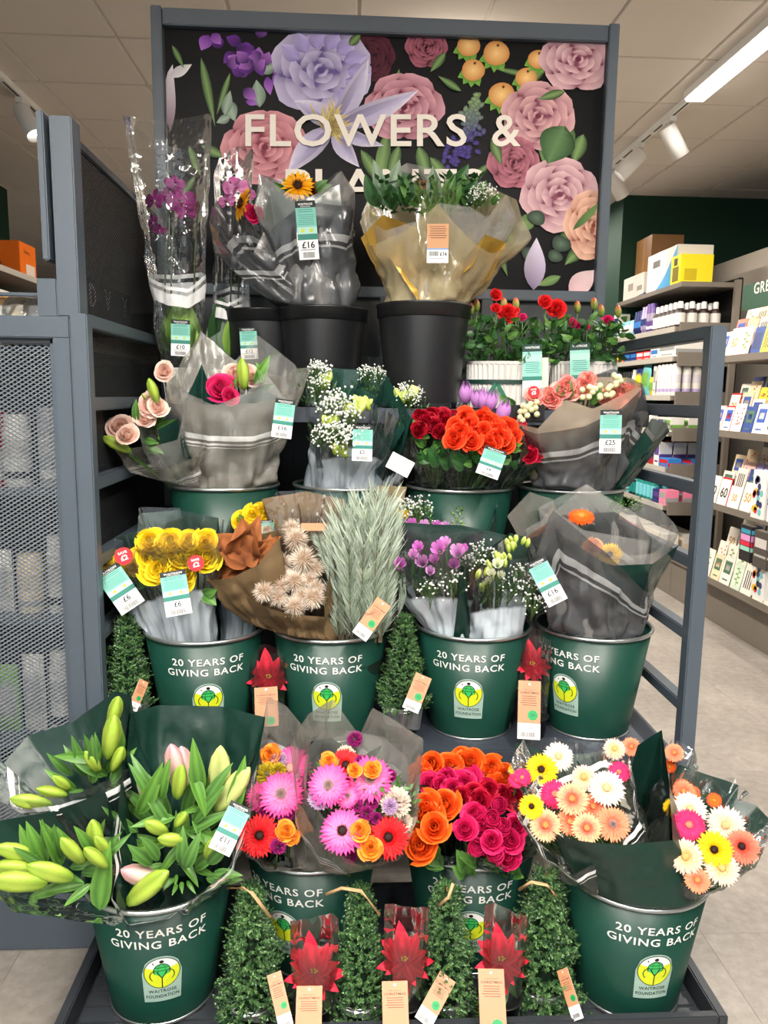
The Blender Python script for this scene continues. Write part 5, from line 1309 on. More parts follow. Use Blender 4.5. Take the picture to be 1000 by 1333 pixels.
b.fl('gerbera', 'orange', 757, 673, 1.96, 36, d=Vector((-.1, -.45, .9)), centre='light')
b.fl('gerbera', 'yellow', 794, 722, 1.94, 34)
b.fl('rose', 'peach', 772, 712, 1.96, 26)
flower_label(712, 757, 1.845, 27, 62, 28, '£16', b.o)
b.done()
b = Bq('gerbera_bouquet', foot('2d', .03, .05, -.11), 'grey wrapped bouquet flaring wide towards the ladder post', 'bouquet', 'grey wrapped bouquets of the second row')
b.sheet('outer_film', FROSTL, [(740, 690, 2.00), (800, 724, 1.92), (850, 722, 1.90), (884, 695, 1.94), (880, 682, 2.0), (842, 648, 2.08), (812, 664, 2.10), (763, 629, 2.10), (700, 662, 2.08), (735, 680, 2.02)], .09, wr=.012, seed=64, nu=96)
b.sheet('dark_insert', DKGREEN, [(735, 716, 1.955), (768, 726, 1.93), (800, 736, 1.905), (850, 734, 1.885), (884, 708, 1.925)], .09, closed=False, wr=.005, seed=65)
b.sheet('dark_back', DKGREEN, [(686, 668, 2.10), (730, 656, 2.12), (764, 645, 2.12), (800, 690, 2.08)], .08, closed=False, wr=.005, seed=66)
b.sheet('grey_fold', FROST, [(660, 672, 2.02), (676, 655, 2.06), (690, 640, 2.1), (720, 650, 2.1), (700, 690, 2.02)], .06, closed=False, wr=.004, seed=67)
for i in range(3): b.put('foliage', fol_mesh(*GRN['mid'], 'mid'), P(800+i*14, 668, 2.08), (0, 0, 1), i, .05)
b.done()

# ================================================================ row 3
b = Bq('rose_lily_bouquet', foot('3a', -.09, -.02), 'blush rose and lily bouquet leaning out over the ladder rail', 'bouquet', 'rose and lily bouquets')
b.sheet('outer_film', FROST, [(148, 585, 2.10), (180, 606, 2.05), (215, 612, 2.04), (262, 590, 2.06), (262, 520, 2.14), (222, 500, 2.22), (205, 540, 2.24), (190, 580, 2.24)], .06, wr=.018, seed=71)
b.sheet('inner_film', FROSTL, [(172, 556, 2.12), (196, 582, 2.08), (232, 572, 2.08), (240, 530, 2.12), (232, 510, 2.2), (200, 530, 2.22)], .06, wr=.008, seed=72)
for x, y, d, Y in ((156, 556, 30, 2.12), (166, 566, 26, 2.10), (196, 528, 30, 2.14), (188, 545, 24, 2.13), (214, 484, 24, 2.26), (206, 530, 24, 2.12)): b.fl('rose', 'blush', x, y, Y, d)
for a in ((170, 588, 134, 566, BUDG), (205, 525, 196, 492, BUDG), (190, 520, 186, 512, BUDL)): b.spike('lily_bud', a[4], a[0], a[1], 2.12, a[2], a[3], 2.10, w=1.3)
fill_leaves(b, 14, 180, 560, 30, 28, 2.12, 2.2, 'mid', 34, .34, .3)
b.sheet('dark_insert', DKGREEN, [(205, 560, 2.12), (232, 545, 2.11), (240, 590, 2.08)], .06, closed=False, nu=24, wr=.008, seed=73)
b.done()
b = Bq('rose_lily_bouquet', foot('3a', .03, -.05), 'large grey wrapped bouquet with a cerise rose and lily bud', 'bouquet', 'rose and lily bouquets')
b.sheet('outer_film', FROST, [(215, 505, 2.17), (224, 516, 2.12), (270, 526, 2.09), (330, 526, 2.08), (385, 512, 2.10), (410, 477, 2.15), (384, 480, 2.24), (368, 492, 2.30), (335, 480, 2.34), (300, 466, 2.38), (262, 430, 2.40), (238, 470, 2.30)], .10, wr=.016, seed=74, nu=110)
b.sheet('inner_film', FROSTL, [(232, 508, 2.18), (280, 528, 2.13), (320, 512, 2.12), (345, 485, 2.14), (372, 520, 2.14), (392, 490, 2.18), (384, 474, 2.28), (335, 436, 2.40), (306, 470, 2.40), (262, 432, 2.40)], .09, wr=.006, seed=75, nu=110)
b.sheet('dark_insert', DKGREEN, [(240, 522, 2.18), (262, 474, 2.26), (280, 520, 2.20), (316, 516, 2.20), (340, 506, 2.20), (368, 518, 2.2)], .09, closed=False, wr=.006, seed=76)
b.fl('rose', 'pink', 287, 506, 2.19, 36); b.fl('rose', 'pink', 300, 516, 2.17, 22)
for x, y, d in ((308, 488, 30), (322, 486, 26), (330, 492, 22)): b.fl('rose', 'blush', x, y, 2.22, d)
b.spike('lily_bud', BUDG, 318, 508, 2.16, 318, 466, 2.14, w=1.3)
for a in ((332, 500, 352, 462), (300, 515, 308, 490), (290, 520, 288, 500), (345, 500, 335, 470)): b.leaf(a[0], a[1], 2.2, a[2], a[3], 2.18, 'lily', .3)
fill_leaves(b, 8, 310, 512, 30, 10, 2.2, 2.26, 'dark', 26, .4, .4)
flower_label(369, 545, 2.06, 26, 50, -7, '£16', b.o)
b.done()

def gyp_pack(label, sprays, ft, top, back, seed, lab=None, fl=()):
    b = Bq('gypsophila_pack', ft, label, 'gypsophila pack', 'gypsophila packs')
    if back: b.sheet('back_sheet', DKGREEN, back, .05, closed=False, wr=.007, seed=seed)
    b.sheet('sleeve', CLEARB, top, .05, wr=.012, seed=seed+1, nv=20)
    for i, (x, y, Y, s_) in enumerate(sprays): b.put('gypsophila_spray', gyp_mesh(rgb(244, 244, 238), 'gw', 70, i % 3+1, .030), P(x, y, Y), (b.rnd.uniform(-.2, .2), -.35, 1), i, s_)
    for i, (x, y, Y) in enumerate(fl):
        for k in range(7): b.spike('bud', GB, x+b.rnd.uniform(-9, 9), y+b.rnd.uniform(-4, 8), Y, x+b.rnd.uniform(-12, 12), y-b.rnd.uniform(8, 16), Y-.01, None, 1.6)
    for i in range(4): b.put('foliage', fol_mesh(*GRN['mid'], 'thin', 30, 5, .3, .14, .4, 1.2), P(sprays[0][0]-14+i*10, sprays[0][1]+22, sprays[0][2]), (0, -.15, 1), i, .09)
    if lab: flower_label(*lab, b.o)
    b.done()
gyp_pack('gypsophila pack with lime buds and a label at its front', [(425, 562, 2.10, .10), (442, 556, 2.10, .11), (456, 572, 2.09, .10), (436, 592, 2.07, .10), (450, 600, 2.06, .09), (426, 590, 2.08, .09), (462, 590, 2.07, .08)], foot('3b', -.01, -.05, -.12),
    [(405, 545, 2.12), (412, 538, 2.07), (450, 530, 2.05), (500, 534, 2.07), (520, 545, 2.12), (480, 520, 2.2), (430, 510, 2.22)], [(436, 520, 2.22), (470, 505, 2.25), (505, 525, 2.24), (535, 545, 2.16)], 81, (472, 577, 2.03, 26, 46, -2, '£5'), ((455, 540, 2.10), (466, 535, 2.11), (474, 528, 2.12), (432, 552, 2.08), (445, 590, 2.06)))
gyp_pack('gypsophila pack with lime tips standing behind beside the grey bouquet', [(412, 510, 2.20, .09), (414, 524, 2.18, .08), (410, 500, 2.22, .07)], foot('3b', -.07, .03, -.12), [(398, 520, 2.16), (408, 560, 2.1), (432, 560, 2.12), (436, 500, 2.26), (416, 480, 2.3), (400, 490, 2.26)], [(400, 500, 2.3), (414, 478, 2.32), (470, 482, 2.32), (470, 520, 2.28)], 83, None, ((422, 500, 2.2),))
gyp_pack('gypsophila pack at the back whose dark green sheet reaches the upper shelf', [(480, 505, 2.26, .07), (490, 503, 2.26, .06)], foot('3b', .02, .07, -.12), [(440, 510, 2.22), (470, 530, 2.2), (510, 520, 2.22), (522, 484, 2.32), (480, 478, 2.34), (436, 482, 2.32)], [(428, 500, 2.30), (436, 480, 2.34), (500, 482, 2.35), (540, 492, 2.33)], 85)
gyp_pack('gypsophila pack turned sideways showing its dark green back near the red roses', [(532, 538, 2.20, .07), (528, 528, 2.21, .07), (545, 524, 2.22, .05)], foot('3b', .08, 0, -.12), [(490, 560, 2.12), (510, 590, 2.08), (545, 560, 2.12), (556, 520, 2.22), (520, 488, 2.28)], [(486, 530, 2.16), (503, 488, 2.22), (536, 545, 2.14), (528, 580, 2.10)], 87, None, ((526, 520, 2.2), (534, 516, 2.2)))
p = P(521, 605, 2.04); k = mpp(p)
cd = MB().box(-16*k, 16*k, -11*k, 11*k, -.0005, 0, rgb(236, 232, 222)); lines(cd, -13*k, 13*k, -9*k, 9*k, 9, rgb(150, 146, 138), .0003)
ct_ = thing('care_card', P(512, 622, 2.06), 'white printed care card on a stick beside the gypsophila', 'card')
link('printed_card', cd.mesh('printed_card', PRINT, False), ct_, frame(p, (EYE-p).normalized(), UP, R(-28)))
MB().tube([P(521, 612, 2.045), P(512, 632, 2.07)], .0025, 6, c=rgb(150, 150, 150)).build('stick', PAINTV, ct_)

# roses and tulips
vp = [(x, y, 2.08+.01*((612-y)/20)) for x, y in ((590, 556), (612, 550), (634, 556), (656, 562), (672, 572), (594, 574), (616, 572), (640, 574), (612, 546), (660, 582), (640, 588), (600, 546), (622, 562), (648, 556), (594, 548), (628, 546), (634, 584), (614, 588))]
b = rose_pack('vermilion orange rose pack in front of the tulips', 'vermilion', [(x, y-4, Y) for x, y, Y in vp[:0]]+[(594, 557, 2.08), (592, 572, 2.06), (612, 552, 2.10), (606, 543, 2.12), (628, 545, 2.12), (614, 574, 2.06), (630, 562, 2.08), (636, 551, 2.11), (648, 560, 2.09), (660, 557, 2.10), (640, 577, 2.06), (658, 578, 2.07), (652, 569, 2.07), (621, 563, 2.09), (600, 564, 2.07), (645, 570, 2.07), (668, 570, 2.09), (634, 580, 2.06)], foot('3c', .0, -.04),
    [(580, 575, 2.06), (590, 600, 2.03), (640, 612, 2.02), (690, 590, 2.05), (680, 555, 2.12), (640, 535, 2.18), (585, 538, 2.16)], 24, seed=91)
for i in range(14):
    x = 588+i*6; b.leaf(x, 600+b.rnd.uniform(-6, 10), 2.09, x+b.rnd.uniform(-18, 18), 584+b.rnd.uniform(-6, 22), 2.06, 'dark', .7, None, .1)
flower_label(640, 602, 2.02, 30, 38, -20, '£6', b.o)
b.done()
b = rose_pack('dark red rose pack between the gypsophila and the vermilion roses', 'red', [(548, 542, 2.16), (562, 540, 2.17), (576, 543, 2.17), (550, 554, 2.14), (566, 555, 2.14), (580, 550, 2.15), (573, 562, 2.12), (545, 560, 2.13), (588, 545, 2.18), (558, 548, 2.15)], foot('3c', -.07, -.01),
    [(535, 560, 2.12), (545, 600, 2.06), (580, 604, 2.06), (592, 560, 2.12), (588, 525, 2.22), (540, 525, 2.22)], 22, seed=93)
for i in range(8):
    x = 545+i*5; b.leaf(x, 600+b.rnd.uniform(-6, 10), 2.12, x+b.rnd.uniform(-16, 16), 582+b.rnd.uniform(-6, 22), 2.10, 'dark', .6, None, .1)
b.done()
b = rose_pack('crimson rose pack pressed sideways behind the vermilion roses', 'deepred', [(676, 562, 2.16), (684, 574, 2.14), (694, 582, 2.13), (700, 576, 2.15), (690, 592, 2.11), (672, 553, 2.18), (698, 590, 2.12)], foot('3c', .08, 0),
    [(668, 575, 2.12), (680, 604, 2.08), (704, 600, 2.1), (708, 570, 2.16), (680, 545, 2.2)], 20, seed=95, green=False)
b.done()
b = Bq('tulip_pack', foot('3c', .01, .05), 'lilac tulips standing behind the vermilion roses', 'tulip pack')
TUL = ('tul', rgb(120, 60, 140), rgb(196, 140, 204))
for x, y, d, Y, sd in ((606, 522, 34, 2.20, -.05), (621, 528, 32, 2.19, -.1), (628, 530, 32, 2.18, .1), (638, 532, 32, 2.17, .1), (652, 546, 36, 2.15, .25), (628, 524, 26, 2.22, 0)):
    b.fl('tulip', TUL, x, y, Y, d, d=Vector((sd, -.25, 1)))
for x, y in ((612, 548), (624, 550), (600, 545), (640, 552)): b.leaf(x, 580, 2.2, x+5, y-8, 2.19, 'lily', .2)
b.sheet('sleeve', CLEAR, [(592, 545, 2.14), (630, 560, 2.12), (668, 550, 2.14), (664, 520, 2.24), (620, 500, 2.28), (596, 508, 2.26)], .05, wr=.01, seed=97)
b.done()
# £25 rose bouquet
b = Bq('rose_bouquet', foot('3d', 0, -.04), 'large dark grey wrapped bouquet of pink edged roses with a £25 label')
b.sheet('outer_film', FROSTD, [(676, 556, 2.14), (700, 566, 2.08), (760, 556, 2.05), (810, 530, 2.06), (838, 505, 2.10), (846, 545, 2.16), (838, 500, 2.26), (800, 480, 2.34), (740, 500, 2.32), (690, 520, 2.26)], .11, wr=.015, seed=98, nu=110)
b.sheet('inner_film', film('cream_frosted_film', (.88, .80, .70), (.60, .48, .36), .45, .34, .3, (9, .4)), [(670, 550, 2.15), (700, 558, 2.10), (735, 520, 2.09), (772, 532, 2.09), (836, 502, 2.12), (820, 492, 2.24), (760, 490, 2.3), (690, 520, 2.24)], .10, wr=.006, seed=99, nu=96)
b.sheet('back_film', FROSTL, [(722, 540, 2.28), (740, 500, 2.33), (788, 478, 2.36), (800, 465, 2.36), (806, 500, 2.32), (830, 520, 2.26)], .08, closed=False, wr=.005, seed=100)
BIC = 'bicolor'
for x, y, d in ((730, 508, 24), (738, 502, 22), (716, 516, 22), (762, 502, 24), (766, 494, 20), (798, 512, 24), (812, 510, 22), (822, 512, 20), (803, 522, 22), (790, 518, 20), (720, 522, 20), (694, 514, 20), (700, 520, 16), (745, 512, 18)): b.fl('rose', BIC, x, y, 2.20 if x < 780 else 2.22, d)
BERR = ('berr', rgb(206, 206, 120), rgb(240, 240, 206))
BERM = cached('berry', lambda: MB().lathe([(.001, -.5), (.38, -.34), (.5, 0), (.36, .36), (.08, .5), (.001, .52)], 12, cf=lambda t, a: mixc(rgb(214, 214, 120), rgb(246, 242, 214), t)).mesh('berry', LEAF))
for i in range(34):
    x, y = ((b.rnd.uniform(676, 702), b.rnd.uniform(522, 548)) if i < 13 else (b.rnd.uniform(758, 798), b.rnd.uniform(500, 520)) if i < 28 else (b.rnd.uniform(798, 815), b.rnd.uniform(488, 502)))
    p = P(x, y, 2.17 if i < 13 else 2.18); b.put('berry', BERM, p, toward(p, .6), 0, 8.5*mpp(p))
fill_leaves(b, 16, 740, 528, 70, 8, 2.2, 2.26, 'mid', 22, .5, .5)
for i in range(6): b.put('foliage', fol_mesh(*GRN['bright'], 'br', 40, 4, .2, .4, .4, .8), P(690+i*24, 528-i*3, 2.21), (0, -.2, 1), i, .05)
flower_label(795, 562, 2.035, 27, 56, -2, '£25', b.o)
round_sticker(695, 510, 2.10, 15, 5, b.o, 'SAVE', '£5')
b.done()
b = Bq('rolled_green_wrap', foot('3d', .10, 0), 'rolled dark green wrap with a white lining sticking out by the ladder rail', 'paper wrap')
b.sheet('green_wrap', DKGREEN, [(838, 560, 2.10), (850, 575, 2.06), (872, 562, 2.06), (868, 550, 2.10), (848, 545, 2.14)], .03, wr=.003, seed=101)
b.sheet('white_lining', FROSTL, [(842, 556, 2.10), (852, 568, 2.07), (876, 556, 2.06), (866, 546, 2.10), (850, 542, 2.13)], .03, wr=.003, seed=102)
b.done()

# ================================================================ row 4: upper shelf
b = Bq('sunflower_bouquet', foot('4a', 0, -.03, -.08), 'grey wrapped sunflower bouquet with a long £16 label', 'bouquet')
b.sheet('outer_film', FROSTD, [(338, 290, 2.42), (345, 300, 2.36), (400, 262, 2.34), (455, 270, 2.36), (462, 250, 2.42), (445, 222, 2.52), (400, 250, 2.56), (337, 226, 2.50)], .10, wr=.015, seed=111, nu=96)
b.sheet('inner_film', FROSTL, [(330, 270, 2.40), (338, 226, 2.36), (375, 252, 2.35), (410, 256, 2.35), (445, 222, 2.38), (462, 250, 2.42), (452, 235, 2.52), (400, 240, 2.58), (345, 230, 2.54)], .10, wr=.006, seed=112, nu=96)
b.sheet('side_wrap', FROSTD, [(272, 288, 2.44), (280, 330, 2.40), (330, 330, 2.36), (345, 300, 2.38), (330, 285, 2.46), (300, 268, 2.52), (276, 268, 2.50)], .10, wr=.010, seed=113, nu=96)
b.sheet('dark_insert', DKGREEN, [(344, 300, 2.44), (350, 246, 2.46), (385, 264, 2.44), (442, 240, 2.46), (452, 300, 2.44)], .09, closed=False, wr=.005, seed=114)
b.fl('sunflower', None, 388, 242, 2.44, 46, d=Vector((-.1, -.95, .35)))
b.fl('sunflower', None, 316, 266, 2.44, 46, d=Vector((-.85, -.45, .25)))
b.fl('rose', 'pink', 330, 278, 2.44, 22); b.fl('rose', 'red', 408, 246, 2.48, 16)
fill_leaves(b, 8, 396, 252, 24, 6, 2.46, 2.5, 'mid', 22, .5, .5)
flower_label(400, 300, 2.325, 26, 72, 5, '£16', b.o)
b.done()
b = Bq('foliage_bouquet', foot('4b', 0, -.02, -.08), 'winter foliage bouquet in gold paper and pale film with a kraft £16 tag', 'bouquet')
b.sheet('outer_film', GOLDF, [(468, 290, 2.28), (482, 320, 2.22), (530, 300, 2.18), (570, 264, 2.16), (610, 310, 2.18), (640, 330, 2.22), (690, 312, 2.28), (672, 260, 2.38), (640, 245, 2.44), (560, 250, 2.50), (500, 240, 2.44)], .09, wr=.014, seed=115, nu=110)
b.sheet('inner_film', FROSTL, [(470, 280, 2.30), (500, 300, 2.24), (556, 284, 2.20), (570, 264, 2.18), (612, 270, 2.22), (634, 284, 2.24), (660, 252, 2.28), (676, 290, 2.34), (640, 240, 2.46), (590, 225, 2.52), (530, 212, 2.54), (488, 236, 2.46)], .09, wr=.006, seed=116, nu=110)
b.sheet('gold_insert', GOLDP, [(470, 310, 2.27), (498, 280, 2.26), (540, 296, 2.24), (505, 330, 2.22)], .08, closed=False, nu=40, wr=.006, seed=117)
b.sheet('gold_insert', GOLDP, [(615, 345, 2.21), (632, 306, 2.22), (660, 316, 2.26), (640, 360, 2.24)], .08, closed=False, nu=40, wr=.006, seed=118)
for a, kk, w in (((530, 262, 528, 222), 'dark', .55), ((545, 262, 520, 228), 'mid', .5), ((580, 258, 612, 212), 'dark', .4), ((575, 262, 592, 225), 'mid', .4), ((500, 262, 488, 205), 'euc', .3), ((505, 262, 520, 205), 'euc', .34), ((515, 266, 498, 230), 'dark', .5), ((568, 262, 562, 215), 'euc', .4), ((600, 262, 622, 232), 'dark', .5), ((610, 262, 604, 226), 'mid', .45), ((640, 258, 652, 252), 'mid', .5), ((490, 262, 474, 226), 'dark', .4), ((585, 262, 600, 240), 'mid', .5), ((620, 262, 632, 234), 'mid', .5)):
    b.leaf(a[0], a[1]+8, 2.34, a[2], a[3], 2.30, kk, w, None, .15)
for i, (x, y1) in enumerate(((552, 236), (560, 244), (570, 232), (582, 238), (590, 246), (560, 250))): b.spike('fir_sprig', pine_mesh(rgb(40, 80, 30), rgb(110, 150, 60), 'fir', 200, 9), x, 285, 2.28, x+(i-3)*3, y1, 2.26, None, 1.3)
for i, (x, y) in enumerate(((618, 275), (626, 268), (634, 272))): b.put('gypsophila_spray', gyp_mesh(rgb(240, 240, 236), 'g', 40, i % 2+1, .03), P(x, y+8, 2.28), (0, -.2, 1), i, .08)
for i in range(5): b.put('foliage', fol_mesh(*GRN['dark'], 'dk', 50, 6, .3, .5, .4, .7), P(500+i*28, 282, 2.34), (0, -.1, 1), i, .12)
cs = MB()
for dx in (0, 7): cs.tube([P(540, 238+dx, 2.36), P(554, 238+dx, 2.36)], .007, 8, c=rgb(150, 84, 46))
cs.build('cinnamon_sticks', DRY, b.o)
p = P(570, 317, 2.145); k = mpp(p); w, h = 28*k, 48*k
def gt(mb):
    rect(-w/2, w/2, -h*.12, h/2, rgb(190, 142, 104), .0003)(mb); lines(mb, -w*.42, w*.42, h*.12, h*.46, 6, rgb(104, 66, 46), .0005); rect(-w/2, w/2, -h*.16, -h*.12, rgb(120, 150, 200), .0004)(mb)
    put_text(mb, '£16', w*.27, -h*.31, h*.09, rgb(20, 20, 24), .0005, bold=.03); barcode(mb, -w*.4, w*.05, -h*.32, -h*.2); lines(mb, -w*.42, w*.42, -h*.46, -h*.36, 2, rgb(150, 150, 160), .0005)
card('card_tag', w, h, [gt], b.o, frame(p, (EYE-p).normalized(), UP, R(-1)))
b.done()

# orchids in banded sleeves
WPOT = pmat('white_ribbed_ceramic', rgb(206, 204, 198), .4, 0, .5, None, .03)
def ribbed_pot(name, cx, cy, z0, r0, r1, h, parent, sx=1.0, sy=1.0, ribs=44, flute=.03):
    mb = MB(); n = ribs*3
    def ring(r, z, k): return [(cx+r*sx*(1+flute*k*math.cos(ribs*2*math.pi*i/n))*math.cos(2*math.pi*i/n), cy+r*sy*(1+flute*k*math.cos(ribs*2*math.pi*i/n))*math.sin(2*math.pi*i/n), z) for i in range(n)]
    prof = [(r1*.96, z0, 0), (r1, z0+.004, 1), (r0, z0+h*.93, 1), (r0*1.02, z0+h*.94, 0), (r0*1.03, z0+h, 0), (r0*.97, z0+h, 0), (r0*.95, z0+h*.8, 0)]
    v = []; 
    for r, z, k in prof: v += ring(r, z, k)
    f = [(j*n+i, j*n+(i+1) % n, (j+1)*n+(i+1) % n, (j+1)*n+i) for j in range(len(prof)-1) for i in range(n)]+[tuple(range((len(prof)-1)*n, len(prof)*n))]
    mb.add(v, f); return mb.build(name, WPOT, parent, False)
ORC = ('orc', rgb(120, 14, 92), rgb(176, 56, 146)); ORC2 = ('orc2', rgb(190, 80, 150), rgb(232, 160, 206))
def orchid(label, x, Y, flowers, sleeve, leaves, lab, kk):
    p = P(x, 450, Y); t = Bq('potted_orchid', (p.x, Y, Z4), label, 'potted orchid', 'sleeved orchids')
    ribbed_pot('pot', p.x, Y, Z4, .062, .05, .11, t.o)
    for (fx, fy, d, FY_, dd) in flowers: t.fl('orchid', kk, fx, fy, FY_, d, d=Vector(dd), stem=False)
    mb = MB()
    for (sx_, ys) in leaves[1]:
        mb.tube([Vector((p.x, Y, Z4+.1)), P(sx_, 400, Y), P(sx_+2, 330, Y), P(sx_+6, ys, Y)], .003, 6, c=rgb(84, 96, 50))
    tag(mb.build('flower_stalk', LEAF, t.o), kind='stuff')
    for a in leaves[0]: t.leaf(*a)
    t.sheet('sleeve', CLEARW, sleeve, .055, base=Vector((p.x, Y, Z4+.06)), wr=.006, seed=x, nv=28, nu=60)
    flower_label(*lab, t.o)
    return t.done()
orchid('purple orchid in the tall banded sleeve by the mesh panel', 237, 2.46, [(202, 262, 34, 2.42, (-.5, -.8, .1)), (200, 290, 26, 2.42, (-.7, -.6, -.1)), (228, 240, 28, 2.43, (.3, -.8, .3)), (236, 262, 40, 2.41, (.1, -1, .1)), (242, 276, 30, 2.42, (.5, -.8, 0)), (222, 250, 26, 2.44, (-.3, -.9, .2)), (208, 300, 18, 2.42, (.2, -.8, -.5)), (252, 268, 24, 2.45, (.8, -.5, 0))],
       [(160, 150, 2.40), (200, 185, 2.34), (240, 195, 2.34), (276, 150, 2.40), (272, 148, 2.54), (215, 158, 2.58), (168, 152, 2.52)],
       ([(236, 462, 2.46, 232, 385, 2.42, 'bright', .5, .1, .1), (240, 465, 2.44, 254, 400, 2.40, 'bright', .5, .2, .3), (232, 465, 2.46, 218, 392, 2.44, 'lily', .45, -.3, .2), (244, 468, 2.42, 240, 408, 2.38, 'bright', .6, 0, .35)], [(214, 262), (222, 240), (252, 262)]),
       (235, 440, 2.36, 24, 46, 0, '£10'), ORC)
orchid('pink orchid in a shorter banded sleeve beside the sunflower bouquet', 297, 2.58, [(308, 246, 34, 2.50, (.1, -1, .1)), (296, 262, 26, 2.50, (-.4, -.8, 0)), (322, 252, 24, 2.52, (.5, -.8, .1)), (302, 240, 26, 2.53, (-.2, -.8, .4))],
       [(278, 230, 2.52), (300, 240, 2.48), (330, 215, 2.52), (330, 195, 2.62), (305, 190, 2.66), (285, 205, 2.62)],
       ([(296, 462, 2.56, 288, 385, 2.52, 'dark', .6, .1, .1), (300, 465, 2.54, 318, 392, 2.50, 'bright', .45, .2, .3), (292, 465, 2.54, 282, 400, 2.52, 'euc', .6, 0, .2)], [(300, 262), (310, 250)]),
       (324, 447, 2.42, 22, 40, 4, '£12'), ORC2)

# white planters of miniature roses
def rose_planter(label, x0, x1, Y, blooms, buds, lab, seed, ribbon=False, slip=None):
    a, c = P(x0, 500, Y), P(x1, 500, Y); cx = (a.x+c.x)/2; rx = (c.x-a.x)/2; rnd = random.Random(seed)
    top = P((x0+x1)/2, 470, Y-.08).z; h = top-Z4
    t = Bq('rose_planter', (cx, Y, Z4), label, 'planter', 'white miniature rose planters')
    ribbed_pot('planter', cx, Y, Z4, rx, rx*.93, h, t.o, 1.0, .085/rx, 46, .035)
    sm = MB().lathe([(0, 0), (rx*.94, 0)], 30, c=rgb(50, 36, 26), sy=.085/rx, M=Matrix.Translation((cx, Y, top-.012))); sm.build('soil', PAINTV, t.o)
    lf = leaf_mesh(*GRN['dark'], 'rl', .62, .2, .25); lf2 = leaf_mesh(*GRN['mid'], 'rl2', .58, .25, .2)
    for i in range(230):
        x = cx+rnd.uniform(-1, 1)*rx*1.05; y = Y+rnd.uniform(-.10, .07); z = top+rnd.random()**.8*.135-.012
        d = Vector((rnd.uniform(-1, 1), rnd.uniform(-1, .3), rnd.uniform(-.3, .9)))
        link('leaf', lf if rnd.random() < .65 else lf2, t.o, frame((x, y, z), d, None, rnd.uniform(0, 6.28), rnd.uniform(.022, .042)))
    st = MB()
    for i in range(26):
        x = cx+rnd.uniform(-.9, .9)*rx; y = Y+rnd.uniform(-.05, .05)
        st.tube([(x, y, top-.01), (x+rnd.uniform(-.02, .02), y+rnd.uniform(-.03, .02), top+.07), (x+rnd.uniform(-.03, .03), y+rnd.uniform(-.04, .03), top+.13)], .0018, 4, c=rgb(64, 96, 44))
    for (bx, by, d, key) in blooms:
        t.fl('rose', key, bx, by, Y-.03, d, stem=False); q = P(bx, by+4, Y-.03); st.tube([q, (q.x+.004, Y-.02, q.z-.05), (q.x+.01, Y, top)], .002, 4, c=rgb(84, 120, 52))
    bm_ = bud_mesh(rgb(90, 130, 50), rgb(150, 160, 70), rgb(220, 70, 60), 'rb')
    for (bx, by) in buds:
        t.spike('rosebud', bm_, bx, by+8, Y-.02, bx+1, by-9, Y-.02, None, 1.8); q = P(bx, by+8, Y-.02); st.tube([q, (q.x, Y-.01, q.z-.04), (q.x+.01, Y, top)], .0018, 4, c=rgb(84, 120, 52))
    tag(st.build('stem_bundle', LEAF, t.o), kind='stuff')
    if ribbon:
        mb = MB(); z = P((x0+x1)/2, 497, Y-.08).z
        mb.lathe([(rx*1.025, z-.006), (rx*1.025, z+.006)], 40, c=rgb(18, 52, 42), sy=.0865/rx, M=Matrix.Translation((cx, Y, 0)))
        for s_ in (-1, 1):
            q = P(646, 498, Y-.092); mb.add([q+Vector((-.006, -.003, 0)), q+Vector((.008, -.003, 0)), q+Vector((s_*.045+.008, -.004, -.075)), q+Vector((s_*.045-.008, -.004, -.075))], [(0, 1, 2, 3)], rgb(28, 100, 76))
        mb.build('ribbon', PAINTV, t.o)
    p = P(lab[0], lab[1], Y-.11); k = mpp(p); w, hh = 25*k, 66*k
    def pl(mb):
        rect(-w/2, w/2, -hh*.12, hh*.5, rgb(140, 200, 186), .0003)(mb); rect(-w/2, w/2, hh*.36, hh*.5, rgb(18, 56, 48), .0004)(mb); rect(-w/2, w/2, hh*.16, hh*.3, MINT, .0004)(mb); rect(-w/2, w/2, -hh*.2, -hh*.12, TEALD, .0004)(mb)
        put_text(mb, 'WAITROSE', 0, hh*.42, hh*.04, rgb(235, 235, 230), .0006, width=w*.75, bold=.02); lines(mb, -w*.4, w*.4, -hh*.06, hh*.18, 6, rgb(60, 130, 118), .0006); put_text(mb, '£7.50', 0, -hh*.36, hh*.06, rgb(70, 70, 70), .0006)
    card('price_label', w, hh, [pl], t.o, frame(p, (EYE-p).normalized(), UP, 0))
    if slip:
        p = P(slip, 482, Y-.10); k = mpp(p); link('cream_slip', MB().box(-4*k, 4*k, -22*k, 16*k, -.0005, 0, rgb(240, 228, 196)).mesh('cream_slip', PRINT, False), t.o, frame(p, (EYE-p).normalized(), UP, 0))
    return t.o
rose_planter('white ribbed planter of red miniature roses with a green ribbon bow', 608, 713, 2.38, [(646, 384, 14, 'mini'), (661, 408, 22, 'mini'), (646, 401, 12, 'mini'), (710, 393, 16, 'mini'), (725, 402, 22, 'mini'), (680, 413, 10, 'pink'), (672, 404, 8, 'mini')], [(621, 398), (656, 396), (672, 396), (614, 403)], (693, 482), 5, True, 710)
rose_planter('white ribbed planter of pink miniature roses next to the ladder rail', 715, 800, 2.42, [(791, 417, 13, 'pink'), (746, 420, 11, 'pink'), (764, 426, 7, 'pink'), (752, 424, 8, 'pink')], [(752, 400), (774, 396), (783, 405), (805, 406)], (755, 480), 6)

